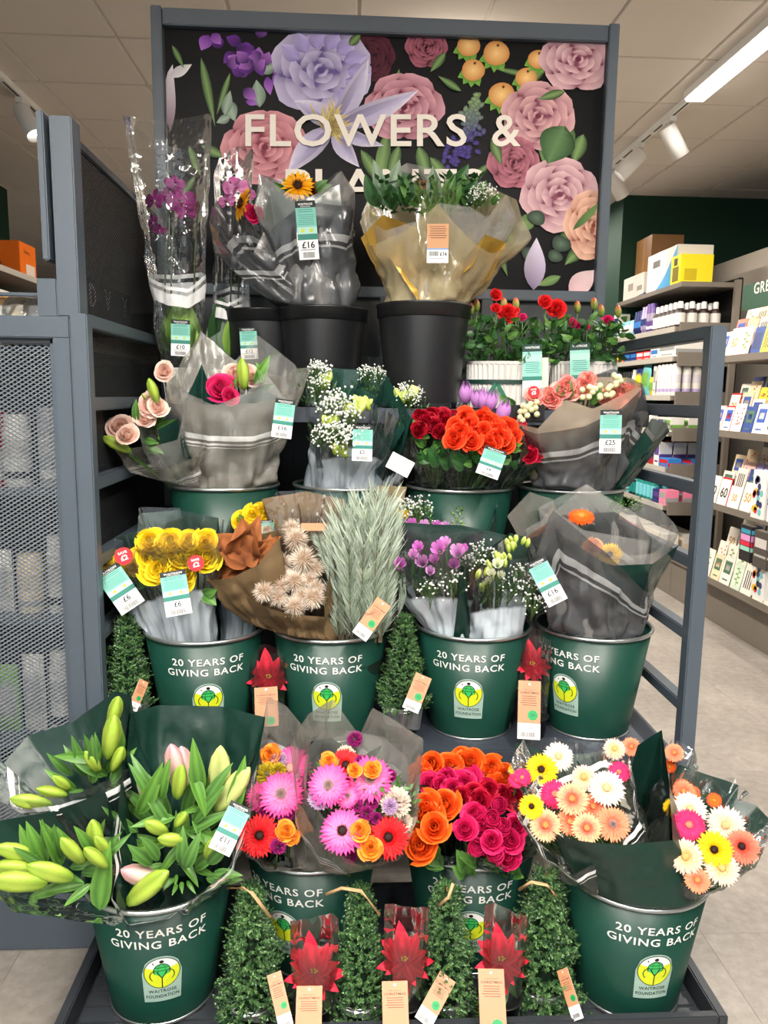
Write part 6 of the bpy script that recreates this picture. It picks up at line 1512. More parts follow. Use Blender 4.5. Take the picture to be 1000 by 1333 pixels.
sc0 = thing('shelf_card', P(686, 546, 2.19), 'small dark shelf card with white lettering under the rose planters', 'card')
q0 = P(666, 527, 2.19); q1 = P(708, 548, 2.19)
MB().box(q0.x, q1.x, 2.186, 2.190, q1.z, q0.z).build('board', PBLACK, sc0, False)
put_ = MB(); put_text(put_, 'earth', (q0.x+q1.x)/2, q1.z+(q0.z-q1.z)*.5, .011, rgb(220, 220, 220), 0, tf=lambda x, y, z: (x, 2.1855, y)); tag(put_.build('lettering', PRINT, sc0, False), kind='stuff')
# ================================================================ little conifers and poinsettias
def conifer_mesh(seed):
    rnd = random.Random(seed); mb = MB(); n = 1500
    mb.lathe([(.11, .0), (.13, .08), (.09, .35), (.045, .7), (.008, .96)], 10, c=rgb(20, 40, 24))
    for i in range(n):
        z = rnd.random()**1.25; r = (.205*(1-z)**.85+.03)*rnd.uniform(.45, 1.05); a = rnd.uniform(0, 6.283)
        r *= 1+.18*math.sin(3*a+z*14+seed)
        b0 = Vector((r*math.cos(a), r*math.sin(a), z*.96+.03)); d = Vector((math.cos(a)*.9+rnd.uniform(-.5, .5), math.sin(a)*.9+rnd.uniform(-.5, .5), .55+rnd.uniform(-.4, .5))).normalized()
        L = rnd.uniform(.05, .085); c = jit(mixc(rgb(34, 70, 40), rgb(108, 146, 88), rnd.random()**1.2), .12); x = d.orthogonal().normalized(); y = d.cross(x)
        for k in range(7):
            t = k/6; p = b0+d*L*t; aa = k*2.2+rnd.random(); o = (x*math.cos(aa)+y*math.sin(aa)); tp = p+(o*.75+d*.8)*.026*(1.15-.5*t); w = d.cross(o)*.0075
            mb.add([p-w, p+w, tp], [(0, 1, 2)], [c, c, tuple(q*1.4 for q in c)])
    return mb.mesh('conifer_foliage', LEAF, False)
CON = [conifer_mesh(1), conifer_mesh(2)]
FOIL = pmat('silver_foil', rgb(196, 198, 200), .28, .85, .5, (30, .6), .1)
def small_pot(t, x, y, z, r, h, foil=True):
    m1 = MB().lathe([(0, 0), (r*.8, 0), (r, h), (r*1.06, h), (r*1.06, h+.004), (r*.9, h), (0, h-.006)], 24, M=Matrix.Translation((x, y, z))); m1.build('pot', PBLACK, t)
    if foil:
        f = MB(); n = 28
        v = []
        for k, (rr, zz) in enumerate(((r*1.03, z+h*.55), (r*1.12, z+h*.98), (r*1.0, z+h*1.08))):
            for i in range(n):
                a = 2*math.pi*i/n; kk = 1+.05*math.sin(i*2.6)*(k > 0); v.append((x+rr*kk*math.cos(a), y+rr*kk*math.sin(a), zz-(.02*max(0, math.sin(a+1.57)) if k == 0 else 0)))
        f.add(v, [(j*n+i, j*n+(i+1) % n, (j+1)*n+(i+1) % n, (j+1)*n+i) for j in range(2) for i in range(n)]); f.build('foil_collar', FOIL, t, False)
def conifer(label, px, pytop, pybase, Y, z, width=1.0, tagargs=None, strap=None, k=0, lean=0.0):
    top = P(px, pytop, Y); bs = P(px, pybase, Y); x = (top.x+bs.x)/2; h = top.z-bs.z
    t = thing('potted_conifer', (x, Y, z), label, 'potted conifer', 'small potted conifers')
    ph = max(.035, bs.z-z); small_pot(t, x, Y, z, .048, ph)
    M_ = Matrix.Translation((x, Y, bs.z-.012)) @ Matrix.Rotation(k*2.1, 4, 'Z') @ Matrix.Rotation(lean, 4, 'Y') @ Matrix.Diagonal((h*width, h*width, h, 1))
    tag(link('conifer_foliage', CON[k % 2], t, M_), kind='stuff')
    link('trunk', cached('trunk', lambda: MB().tube([(0, 0, -.05), (.01, 0, .5), (0, 0, 1.0)], .022, 6, c=rgb(104, 78, 48), r1=.008).mesh('trunk', DRY)), t, M_)
    if tagargs: kraft_tag(*tagargs[:6], t, *tagargs[6:])
    if strap:
        MB().tube([P(*q) for q in strap], .0035, 6, c=rgb(206, 172, 126)).build('paper_tie', DRY, t)
    return t
def p_(x, y, Y): return (x, y, Y)
conifer('little conifer with a folded tag beside the lily bucket', 328, 1150, 1312, 1.50, ZT, 1.0, (365, 1303, 1.42, 19, 66, 15), [p_(296, 1156, 1.50), p_(316, 1156, 1.46), p_(328, 1162, 1.45), p_(352, 1194, 1.46)], 0)
conifer('little conifer between two poinsettias with a tie at its tip', 469, 1150, 1312, 1.50, ZT, .85, None, [p_(425, 1164, 1.48), p_(445, 1156, 1.46), p_(470, 1160, 1.45), p_(494, 1190, 1.46)], 1)
conifer('little conifer behind a slanting kraft tag', 580, 1148, 1316, 1.50, ZT, 1.0, (567, 1301, 1.42, 24, 62, -32), [p_(572, 1178, 1.47), p_(584, 1168, 1.45), p_(590, 1150, 1.46)], 2)
conifer('little conifer beside the gerbera bucket with a tag on its stick', 708, 1130, 1306, 1.52, ZT, 1.05, (742, 1294, 1.43, 17, 58, 38, True, (-.7, 0)), [p_(676, 1158, 1.50), p_(692, 1148, 1.47), p_(712, 1152, 1.46), p_(724, 1166, 1.47)], 3)
conifer('little conifer on the second shelf by the ladder post', 165, 796, 912, 1.96, Z2, 1.0, (180, 905, 1.86, 14, 40, -30, True, (.6, 0)), None, 1, -.04)
conifer('little conifer on the second shelf between two slogan buckets', 525, 796, 918, 1.97, Z2, 1.0, (543, 902, 1.87, 22, 48, -22), None, 2)
POINS = (rgb(170, 8, 34), rgb(232, 34, 64))
SLEEVE = film('poinsettia_sleeve', (.97, .97, .97), (.8, .8, .8), .012, .10, .9, (12, .4))
def poinsettia(label, px, ytop, ybase, Y, z, wtop, tagargs, seed, yflower):
    p = P(px, ybase, Y); x = p.x; k = mpp(P(px, yflower, Y)); rnd = random.Random(seed)
    b = Bq('potted_poinsettia', (x, Y, z), label, 'poinsettia', 'sleeved poinsettias')
    small_pot(b.o, x, Y, z, .042, .055, False)
    c = P(px, yflower, Y); R_ = wtop*.62*k
    bm_ = leaf_mesh(*POINS, 'pb', .42, .25, .25, .6, PETAL); gm = leaf_mesh(*GRN['mid'], 'pg', .5, .3, .2)
    for i in range(13):
        a = i*2.4; el = .25+.5*(i/13); L = R_*(1.15-.3*i/13)
        n_ = Vector((0, -.72, .69)); e2 = Vector((0, .69, .72)); d = (Vector((1, 0, 0))*math.cos(a)+e2*math.sin(a)+n_*(el-.1)).normalized()
        zz = d; vw = n_; yy = (vw-zz*vw.dot(zz)).normalized(); xx = yy.cross(zz)
        M_ = Matrix(((xx.x, yy.x, zz.x, c.x), (xx.y, yy.y, zz.y, c.y), (xx.z, yy.z, zz.z, c.z), (0, 0, 0, 1))) @ Matrix.Diagonal((L, L, L, 1))
        link('bract', bm_, b.o, M_)
    for (dx_, k_) in ((-.12, 1.55), (.45, 1.2), (-.6, 1.1)):
        zz = Vector((dx_, -.05, 1)).normalized(); vw = Vector((0, -1, .1)); yy = (vw-zz*vw.dot(zz)).normalized(); xx = yy.cross(zz)
        link('bract', bm_, b.o, Matrix(((xx.x, yy.x, zz.x, c.x), (xx.y, yy.y, zz.y, c.y-.004), (xx.z, yy.z, zz.z, c.z), (0, 0, 0, 1))) @ Matrix.Diagonal((R_*k_, R_*k_, R_*k_, 1)))
    for i in range(8):
        a = i*.8; link('leaf', gm, b.o, frame(c+Vector((0, 0, -.035)), (math.cos(a), math.sin(a), -.35), None, 0, R_*.95))
    for i in range(5):
        a = i*1.26; q = c+Vector((.006*math.cos(a), -.004, .012+.004*math.sin(a))); link('cyathium', cached('cya', lambda: MB().lathe([(.001, -.5), (.5, 0), (.3, .4), (.001, .5)], 8, c=rgb(206, 196, 60)).mesh('cyathium', LEAF)), b.o, frame(q, (0, -.5, 1), None, 0, .007))
    mb = MB().tube([(x, Y, z+.05), (c.x, c.y, c.z)], .004, 6, c=rgb(90, 110, 60)); mb.build('stem', LEAF, b.o)
    t_ = P(px, ytop, Y); hw = wtop*.5*mpp(t_)
    def fn(u, v):
        a = 2*math.pi*u; rr = .036+(hw-.036)*min(1, v*1.7)**.8; zt = z+.01+(t_.z-z-.01)*v*(1+.0*math.sin(2*a))
        if v > .99: zt += .012*math.sin(2*a+seed)
        w = .0022*math.sin(9*a+seed)*v
        return (x+(rr+w)*math.cos(a), Y+(rr+w)*.85*math.sin(a), zt)
    MB().grid(fn, 36, 12, True, uvf=lambda u, v: (u, 1-v)).build('sleeve', SLEEVE, b.o)
    kraft_tag(*tagargs[:6], b.o, *tagargs[6:])
poinsettia('red poinsettia in a clear sleeve beside the tagged conifer', 409, 1206, 1340, 1.46, ZT, 62, (402, 1322, 1.385, 34, 66, -2, False), 1, 1268)
poinsettia('red poinsettia in a clear sleeve at the middle of the tray', 526, 1190, 1340, 1.46, ZT, 58, (515, 1318, 1.385, 34, 70, 2, False), 2, 1252)
poinsettia('red poinsettia in a clear sleeve before the rose bucket', 652, 1194, 1336, 1.46, ZT, 56, (641, 1304, 1.385, 34, 74, 3, False), 3, 1252)
poinsettia('red poinsettia in a clear sleeve between the yellow rose and pine buckets', 350, 850, 960, 1.98, Z2, 46, (347, 920, 1.89, 30, 50, 2, False), 4, 885)
poinsettia('slim red poinsettia between the freesia and grey wrapped buckets', 692, 828, 962, 1.98, Z2, 40, (689, 924, 1.90, 29, 74, -1), 5, 868)

# ================================================================ shelving beyond the ladder, right side of the aisle
SHELFM = pmat('grey_brown_shelf_steel', rgb(120, 112, 102), .5, .1, .5, (180, .03), .05)
SHELFD = pmat('dark_shelf_back', rgb(30, 28, 27), .7, 0, .3, None, .05)
STRIP = pmat('price_strip', rgb(176, 170, 160), .4, 0, .5, None, .05)
ORD = ('first', 'second', 'third', 'fourth', 'fifth', 'sixth', 'seventh', 'eighth', 'ninth', 'tenth', 'eleventh', 'twelfth', 'thirteenth', 'fourteenth', 'fifteenth', 'sixteenth', 'seventeenth', 'eighteenth', 'nineteenth', 'twentieth')
def nth(i): return ORD[i] if i < len(ORD) else 'later'
SX = 2.40; SD = .42
def at(px, py): return PX(px, py, SX)
rg = thing('toiletries_shelving', (SX+SD, 6.0, 0), 'grey shelving bay of toiletries beyond the ladder side', 'shelving')
Y_END, Y_FAR = at(888, 365).y, 7.3
def sh(name, *a, mt=SHELFM, parent=None): return bevel_box(name, *a, mt, parent or rg, .002)
sh('back_panel', SX+SD, SX+SD+.03, Y_END, 6.85, .1, 2.32, mt=SHELFD)
sh('plinth', SX+.05, SX+SD, Y_END-.05, 6.85, 0, .27)
sh('base_shelf', SX+.03, SX+SD, Y_END-.05, 6.85, .27, .30)
zs = [at(885, 367).z, at(880, 425).z, at(876, 464).z, at(870, 515).z, at(880, 563).z, at(880, 612).z, at(875, 662).z]
for i, z in enumerate(zs):
    s_ = sh('shelf', SX, SX+SD, Y_END+(.0 if i == 0 else .04), 6.85, z-.035, z)
    if i: bevel_box('price_strip', SX-.006, SX, Y_END+.06, 6.85, z-.036, z+.004, STRIP, s_, .001)
    if i: bevel_box('end_bracket', SX+.02, SX+SD, Y_END+.02, Y_END+.04, z-.07, z+.03, SHELFM, s_, .002)
sh('upright', SX+SD-.04, SX+SD, Y_END-.04, Y_END, .1, 2.3)
_pm = {}
def item_mesh(kind, c, c2, w, d, h):
    """shelf product standing at the origin: front faces -X, width along Y"""
    k = (kind, c, c2, round(w, 3), round(h, 3), round(d, 3))
    if k in _pm: return _pm[k]
    mb = MB()
    if kind == 'box':
        mb.box(0, d, -w/2, w/2, 0, h, c); mb.box(-.0008, 0, -w*.42, w*.42, h*.45, h*.85, c2); mb.box(-.0008, 0, -w*.3, w*.3, h*.15, h*.22, c2); mb.box(0, d, -w/2-.0008, -w/2, h*.1, h*.5, c2)
    elif kind == 'bottle':
        r = w/2
        mb.lathe([(0, 0), (r*.95, 0), (r, h*.03), (r, h*.62), (r*.8, h*.70), (r*.42, h*.74)], 16, c=c, M=Matrix.Translation((r, 0, 0)))
        mb.lathe([(r*1.01, h*.1), (r*1.01, h*.55)], 16, c=c2, M=Matrix.Translation((r, 0, 0)))
        mb.lathe([(r*.5, h*.72), (r*.5, h*.96), (r*.4, h), (0, h)], 16, c=rgb(236, 236, 232), M=Matrix.Translation((r, 0, 0)))
    elif kind == 'can':
        r = w/2
        mb.lathe([(0, 0), (r*.96, 0), (r, h*.02), (r, h*.80), (r*.9, h*.84), (r*.9, h*.98), (r*.7, h), (0, h)], 16, c=c, M=Matrix.Translation((r, 0, 0)))
        mb.lathe([(r*1.01, h*.12), (r*1.01, h*.22)], 16, c=c2, M=Matrix.Translation((r, 0, 0))); mb.lathe([(r*1.01, h*.4), (r*1.01, h*.66)], 16, c=mixc(c, c2, .35), M=Matrix.Translation((r, 0, 0)))
    elif kind == 'pouch':
        mb.grid(lambda u, v: ((d*.5-d*.5*math.sin(math.pi*v)**.6*math.sin(math.pi*u)**.5), (u-.5)*w*(1-.05*math.sin(v*9)), v*h), 6, 6, c=lambda u, v: c2 if .3 < v < .7 and .15 < u < .85 else c)
        mb.grid(lambda u, v: ((d*.5+d*.5*math.sin(math.pi*v)**.6*math.sin(math.pi*u)**.5), (.5-u)*w, v*h), 6, 6, c=c)
    elif kind == 'tube':
        r = w/2
        mb.lathe([(0, 0), (r*.7, 0), (r*.7, h*.14), (r, h*.16), (r*.95, h*.6), (r*.55, h)], 14, c=c, sy=1, M=Matrix.Translation((r, 0, 0))); mb.box(r*.6, r*1.4, -r, r, h*.97, h, c); mb.lathe([(r*1.01, h*.3), (r*.98, h*.55)], 14, c=c2, M=Matrix.Translation((r, 0, 0)))
    _pm[k] = mb.mesh('shelf_product', PAINTV, kind not in ('box',))
    return _pm[k]
CN = {'white': rgb(226, 222, 214), 'navy': rgb(30, 44, 104), 'red': rgb(196, 30, 44), 'teal': rgb(24, 128, 120), 'blue': rgb(50, 120, 190), 'purple': rgb(88, 60, 130), 'cream': rgb(226, 208, 180), 'black': rgb(28, 28, 32), 'green': rgb(110, 160, 70), 'pink': rgb(232, 130, 160), 'amber': rgb(190, 140, 60), 'brown': rgb(46, 30, 26), 'yellow': rgb(246, 222, 40), 'grey': rgb(150, 150, 150), 'lilac': rgb(176, 160, 200), 'aqua': rgb(110, 190, 200), 'orange': rgb(236, 120, 20)}
KINDN = {'box': 'carton', 'bottle': 'bottle', 'can': 'spray can', 'pouch': 'pouch', 'tube': 'tube'}
def stock(seq, z, y0, where, grp, x=SX+.012, step=1, gap=.003, face=Matrix.Identity(4)):
    """set products side by side from y0 towards larger Y (away from the viewer)"""
    y = y0; i = 0; last = None
    for kind, c, c2, w, d, h, n in seq:
        w *= 1.22; h *= 1.12
        for k in range(n):
            me = item_mesh(kind, CN[c], CN[c2], w, d, h)
            y += w/2; o = link('_'.join(KINDN[kind].split()), me, None, Matrix.Translation((x, y, z))); y += w/2+gap
            tag(o, '%s %s with %s print, %s along %s' % (c, KINDN[kind], c2, nth(i), where), KINDN[kind], grp)
            if i < 3:
                for dk in range(1, 5 if w < .1 else 3):
                    xx = x+dk*(max(w, d)+.012)
                    if xx+max(w, d) > SX+SD: break
                    o2 = link('_'.join(KINDN[kind].split()), me, None, Matrix.Translation((xx, y-w/2-gap, z)))
                    tag(o2, '%s %s with %s print, %s along and %s deep on %s' % (c, KINDN[kind], c2, nth(i), nth(dk), where), KINDN[kind], grp)
            i += 1
y0 = Y_END+.05
stock([('box', 'grey', 'white', .16, .2, .10, 1), ('bottle', 'brown', 'white', .062, .06, .165, 6), ('can', 'purple', 'white', .05, .05, .20, 2), ('tube', 'lilac', 'navy', .045, .04, .19, 2), ('tube', 'navy', 'blue', .04, .04, .17, 3), ('pouch', 'aqua', 'white', .09, .05, .12, 3), ('box', 'white', 'navy', .10, .1, .19, 1), ('tube', 'red', 'pink', .05, .05, .16, 3)][1:], zs[1], y0+.02, 'the bottle shelf', 'products on the bottle shelf')
stock([('box', 'white', 'grey', .26, .2, .10, 1), ('box', 'white', 'blue', .12, .12, .07, 1), ('box', 'red', 'white', .12, .12, .06, 2), ('box', 'navy', 'blue', .11, .12, .06, 2), ('box', 'red', 'yellow', .10, .12, .055, 3)], zs[2], y0, 'the small carton shelf', 'cartons on the third shelf')
stock([('can', 'white', 'lilac', .052, .05, .21, 5), ('box', 'white', 'grey', .04, .05, .2, 1), ('pouch', 'yellow', 'green', .10, .06, .13, 1), ('pouch', 'aqua', 'green', .13, .07, .23, 1), ('pouch', 'navy', 'yellow', .11, .06, .20, 1), ('tube', 'white', 'black', .05, .04, .19, 1), ('tube', 'black', 'white', .045, .04, .18, 4)], zs[3], y0, 'the spray can shelf', 'products on the spray can shelf')
stock([('box', 'white', 'green', .10, .1, .09, 1), ('box', 'white', 'navy', .10, .1, .09, 2), ('can', 'white', 'grey', .055, .05, .13, 2), ('box', 'cream', 'navy', .09, .1, .10, 3), ('box', 'white', 'lilac', .1, .1, .09, 3)], zs[4], y0, 'the low white carton shelf', 'cartons on the fifth shelf')
stock([('box', 'blue', 'red', .14, .1, .06, 1), ('box', 'white', 'purple', .08, .1, .16, 1), ('pouch', 'red', 'navy', .07, .05, .17, 3), ('bottle', 'navy', 'white', .05, .05, .14, 2), ('box', 'amber', 'cream', .045, .06, .16, 3), ('box', 'white', 'green', .055, .06, .15, 3), ('can', 'grey', 'white', .05, .05, .17, 4), ('box', 'cream', 'teal', .06, .06, .13, 4)], zs[5], y0, 'the mixed carton shelf', 'products on the sixth shelf')
stock([('box', 'pink', 'grey', .10, .1, .10, 1), ('box', 'navy', 'purple', .10, .08, .09, 1), ('bottle', 'teal', 'aqua', .06, .06, .19, 5), ('bottle', 'black', 'teal', .055, .05, .17, 2), ('can', 'aqua', 'teal', .05, .05, .15, 2), ('bottle', 'cream', 'white', .05, .05, .16, 4), ('bottle', 'white', 'black', .05, .05, .17, 5)], zs[6], y0, 'the teal bottle shelf', 'products on the seventh shelf')
stock([('box', 'white', 'cream', .12, .12, .13, 3), ('box', 'white', 'pink', .12, .12, .14, 3), ('box', 'cream', 'white', .12, .12, .12, 4)], .30, y0, 'the lowest shelf', 'packs on the lowest shelf')
# cartons on top of the bay
def carton(x0, x1, y0, y1, z0, z1, c, label, marks, name='carton'):
    t = thing(name, ((x0+x1)/2, (y0+y1)/2, z0), label, 'carton')
    bevel_box('box_body', x0, x1, y0, y1, z0, z1, PAINTV, t, .003, c)
    for (face, a0, a1, b0, b1, cc) in marks:
        mb = MB()
        if face == 'x': mb.box(x0-.001, x0-.0002, y0+(y1-y0)*a0, y0+(y1-y0)*a1, z0+(z1-z0)*b0, z0+(z1-z0)*b1, cc)
        elif face == 'X': mb.box(x1+.0002, x1+.001, y0+(y1-y0)*a0, y0+(y1-y0)*a1, z0+(z1-z0)*b0, z0+(z1-z0)*b1, cc)
        else: mb.box(x0+(x1-x0)*a0, x0+(x1-x0)*a1, y0-.001, y0-.0002, z0+(z1-z0)*b0, z0+(z1-z0)*b1, cc)
        mb.build('printed_mark', PRINT, t, False)
    return t
zt = zs[0]
q0 = at(884, 365).y; q1 = at(912, 330)
carton(SX+.02, SX+.26, q0+.03, q0+.20, zt, at(898, 324).z, rgb(244, 222, 30), 'bright yellow carton at the shelf end', [('y', .12, .5, .1, .5, rgb(200, 176, 20)), ('x', .2, .8, .1, .6, rgb(120, 104, 20)), ('x', .35, .7, .65, .9, rgb(60, 56, 20))])
ya, yb = at(880, 370).y+.05, at(837, 375).y
t = carton(SX+.03, SX+.30, ya+.03, yb, zt, at(850, 330).z+.0, rgb(222, 216, 206), 'white carton with a blue wave on top of the shelving', [('x', .55, .8, .62, .8, rgb(90, 86, 82)), ('x', .1, .4, .12, .2, rgb(150, 146, 140)), ('y', .1, .9, 0, .28, rgb(70, 150, 200))])
wv = MB(); 
zz0, zz1 = zt, at(850, 330).z
wv.grid(lambda u, v: (SX+.0285, (ya+.03)+(yb-ya-.03)*u*.75, zz0+(zz1-zz0)*(v*(1-u)**1.6)), 14, 1, c=rgb(74, 152, 200)); wv.build('blue_wave', PRINT, t, False)
carton(SX+.04, SX+.22, yb+.10, yb+.55, zt, at(812, 365).z+.02, rgb(214, 206, 196), 'small white carton left of the blue wave carton', [('x', .5, .75, .4, .7, rgb(150, 140, 130)), ('x', .05, .3, .3, .5, rgb(150, 140, 130))])
carton(SX+.15, SX+.42, yb+.25, min(yb+1.0, 6.86), zt, at(815, 318).z+.05, rgb(136, 98, 60), 'big brown cardboard carton behind the small white carton', [('x', .45, .5, 0, 1, rgb(160, 124, 84))])
cl_ = MB(); cl_.grid(lambda u, v: (SX+.02+.1*v, yb+.05+.14*u, zt+.025*math.sin(math.pi*u)*math.sin(math.pi*v)+.012*noise.noise(Vector((u*5, v*5, 1)))+.008), 8, 6, c=rgb(30, 36, 96))
tag(cl_.build('blue_cloth', PAINTV, None), 'crumpled navy cloth on top of the shelving before the small carton', 'cloth')

# ---------------------------------------------------------------- greeting cards
cg = thing('card_rack', (SX+SD, 4.2, 0), 'greeting card rack with stepped shelves in the right aisle', 'card rack')
CY0, CY1 = 3.5, at(938, 470).y+.06
def cp_(name, *a, mt=SHELFM, b=.002): return bevel_box(name, *a, mt, cg, b)
cp_('back_panel', SX+SD, SX+SD+.03, CY0, CY1+.1, .30, 2.05, mt=SHELFD)
cp_('plinth', SX+.05, SX+SD, 3.2, Y_END-.052, 0, .27); cp_('base_shelf', SX+.03, SX+SD, 3.2, Y_END-.052, .27, .30)
cz = [at(945, 466).z, at(950, 563).z, at(945, 660).z, at(925, 752).z]
for z in cz:
    cp_('shelf', SX-.02, SX+SD, CY0, CY1, z-.03, z)
    cp_('shelf_front', SX-.026, SX-.02, CY0, CY1, z-.032, z+.012)
    for k in range(1, 4): cp_('tier_step', SX+.05+k*.07, SX+.06+k*.07, CY0, CY1, z, z+.07*k)
    cp_('divider', SX-.02, SX+.12, CY1-.004, CY1, z, z+.10)
sg = thing('card_sign', (SX, 4.3, at(970, 400).z), 'green sign reading GREETING CARDS above the card rack', 'sign')
s0, s1 = at(964, 372), at(964, 398); SXX = SX+.02
MB().box(SXX, SXX+.012, 3.5, s0.y, s1.z-.03, s0.z).build('board', pmat('sign_green', rgb(22, 66, 44), .5), sg, False)
sb = MB(); put_text(sb, 'GREETING CARDS', 0, 0, .062, rgb(236, 226, 206), 0, bold=.01, spacing=1.1, tf=lambda x, y, z: (SXX-.002, s0.y-.16-.46-x*1.0, s1.z+.055+y)); 
xs_ = [v[1] for v in sb.v]; sh_ = (s0.y-.13)-max(xs_)
sb.v = [(v[0], v[1]+sh_, v[2]) for v in sb.v]; sb.build('lettering', PRINT, sg, False)
CARDC = [('white', rgb(240, 232, 218)), ('cream', rgb(236, 214, 176)), ('yellow', rgb(240, 222, 70)), ('blush', rgb(240, 200, 190)), ('pale green', rgb(206, 220, 200)), ('navy', rgb(52, 76, 140)), ('lilac', rgb(170, 160, 210)), ('grey', rgb(150, 146, 142)), ('coral', rgb(240, 130, 110)), ('red edged', rgb(206, 40, 50))]
MOTIF = [('dots', rgb(200, 70, 60)), ('a square picture', rgb(80, 110, 90)), ('a leaf sprig', rgb(110, 150, 70)), ('a gold number', rgb(190, 150, 80)), ('dark stripes', rgb(60, 60, 70)), ('a blue picture', rgb(60, 90, 170))]
def greeting_card(x, y, z, w, h, ci, mi, label, num=None):
    mb = MB(); c = CARDC[ci][1]; mc = MOTIF[mi][1]
    M_ = Matrix.Translation((x, y, z)) @ Matrix.Rotation(R(12), 4, 'Y')
    mb.box(0, .004, -w/2, w/2, 0, h, c)
    def r_(a0, a1, b0, b1, cc): mb.box(-.0008, 0, -w*a1, -w*a0, h*b0, h*b1, cc)
    if ci == 9: mb.box(-.0006, 0, -w/2, w/2, 0, h, rgb(240, 232, 218)); mb.box(-.0009, 0, -w/2, w/2, h*.94, h, c); mb.box(-.0009, 0, -w/2, -w*.44, 0, h, c)
    rnd = random.Random(ci*7+mi)
    if num: put_text(mb, num, 0, 0, h*.34, rgb(40, 36, 50), 0, bold=.02, tf=lambda a, b, q: (-.0014, -a, h*.3+b))
    elif mi == 0:
        for k in range(9): a, b = rnd.uniform(-.38, .38), rnd.uniform(.12, .85); r_(a-.05, a+.05, b-.035, b+.035, jit(mc, .4))
    elif mi in (1, 5): r_(-.34, .34, .4, .85, mc); r_(-.2, .2, .52, .72, jit(c, .1)); r_(-.25, .25, .15, .2, mc)
    elif mi == 2:
        for k in range(6): b = .25+k*.1; s_ = .14*(-1)**k; r_(s_-.09, s_+.09, b, b+.06, jit(mc, .2))
        r_(-.015, .015, .15, .85, mc)
    elif mi == 3: put_text(mb, str(20+10*((ci+mi) % 6)), 0, 0, h*.3, mc, 0, bold=.02, tf=lambda a, b, q: (-.0012, -a, h*.35+b))
    else:
        for k in range(4): r_(-.32+k*.17, -.24+k*.17, .2, .8, mc)
    o = link('greeting_card', mb.mesh('greeting_card', PRINT, False), None, M_)
    tag(o, label, 'greeting card', 'greeting cards in the rack')
rnd = random.Random(12)
TIERS = ('front tier', 'second tier', 'third tier', 'back tier'); SHN = ('top', 'second', 'third', 'lowest')
for si, z in enumerate(cz):
    for ti in range(4):
        y = CY1-.075-(.03 if ti % 2 else 0); k = 0
        while y > 3.72 and k < 9:
            w, h = rnd.choice(((.125, .175), (.14, .14), (.125, .18), (.11, .165)))
            ci = rnd.choice((0, 0, 0, 0, 0, 1, 1, 3, 4, 0, 2, 5, 6, 8, 9)) if si < 3 else rnd.choice((0, 0, 0, 0, 1, 4)); mi = rnd.randrange(6)
            num = '60' if (si == 2 and ti == 0 and k == 1) else '50' if (si == 2 and ti == 0 and k == 0) else None
            if num: ci = 9 if num == '60' else 0; w, h = .13, .18
            greeting_card(SX-.005+ti*.075, y, z+.002+.07*ti, w, h, ci, mi, '%s card with %s, %s along the %s, %s card shelf' % (CARDC[ci][0], 'number '+num if num else MOTIF[mi][0], nth(k), TIERS[ti], SHN[si]), num)
            y -= w+rnd.uniform(.006, .02); k += 1
# gift bags and hanging packs at the near end of the rack
def gift_bag(y, z, w, h, label, style):
    x = SX-.16; t = thing('gift_bag', (x, y, z), label, 'gift bag', 'hanging gift bags')
    mb = MB(); base = rgb(236, 234, 230) if style == 'dots' else rgb(226, 228, 234)
    mb.box(x, x+.06, y-w/2, y+w/2, z, z+h, base); rnd = random.Random(3)
    if style == 'dots':
        for k in range(16):
            a, b, r = rnd.uniform(-w*.42, w*.42), rnd.uniform(.03, h-.03), w*.13; cc = rnd.choice((rgb(206, 50, 64), rgb(236, 190, 60), rgb(120, 190, 196), rgb(60, 60, 110)))
            mb.add([(x-.001, y+a+r*math.cos(i*.6283), z+b+r*1.1*math.sin(i*.6283)) for i in range(10)], [tuple(range(10))], cc); mb.add([(x+.03+.4*r*math.cos(i*.6283), y-w/2-.001, z+b+r*1.1*math.sin(i*.6283)) for i in range(10)], [tuple(range(10))], cc)
    else:
        for k in range(14): b = h*k/14; mb.add([(x-.001, y-w/2, z+b), (x-.001, y-w/2, z+min(h, b+.012)), (x-.001, y+w/2, z+min(h, b+w*.7+.012)), (x-.001, y+w/2, z+min(h, b+w*.7))], [(0, 1, 2, 3)], rgb(40, 48, 110))
    mb.build('bag_body', PRINT, t, False)
    MB().tube([(x+.03, y-w*.2, z+h), (x+.03, y-w*.15, z+h+.05), (x+.03, y+w*.15, z+h+.05), (x+.03, y+w*.2, z+h)], .003, 5, c=rgb(60, 60, 60)).build('handle', PAINTV, t)
g0 = PX(985, 675, SX-.16); g1 = PX(985, 748, SX-.16)
gift_bag(g0.y, g0.z, .13, .26, 'white gift bag with coloured dots hanging on the card rack', 'dots'); gift_bag(g0.y-.16, g0.z, .13, .26, 'blue striped gift bag beside the dotted bag', 'stripe')
gift_bag(g1.y-.02, PX(985, 778, SX-.16).z, .13, .24, 'white gift bag with coloured dots standing low by the price rail', 'dots')
def hang_pack(px, py, w, h, label, c, marks):
    p = PX(px, py, SX-.18); t = thing('hanging_pack', p, label, 'pack', 'hanging packs on the rack')
    bevel_box('pack_body', p.x, p.x+.04, p.y-w/2, p.y+w/2, p.z-h, p.z, PAINTV, t, .003, c)
    for b0, b1, cc in marks:
        mb = MB(); mb.box(p.x-.001, p.x, p.y-w*.4, p.y+w*.4, p.z-h+h*b0, p.z-h+h*b1, cc); mb.box(p.x, p.x+.035, p.y-w/2-.001, p.y-w/2, p.z-h+h*b0, p.z-h+h*b1, cc)
        mb.build('printed_mark', PRINT, t, False)
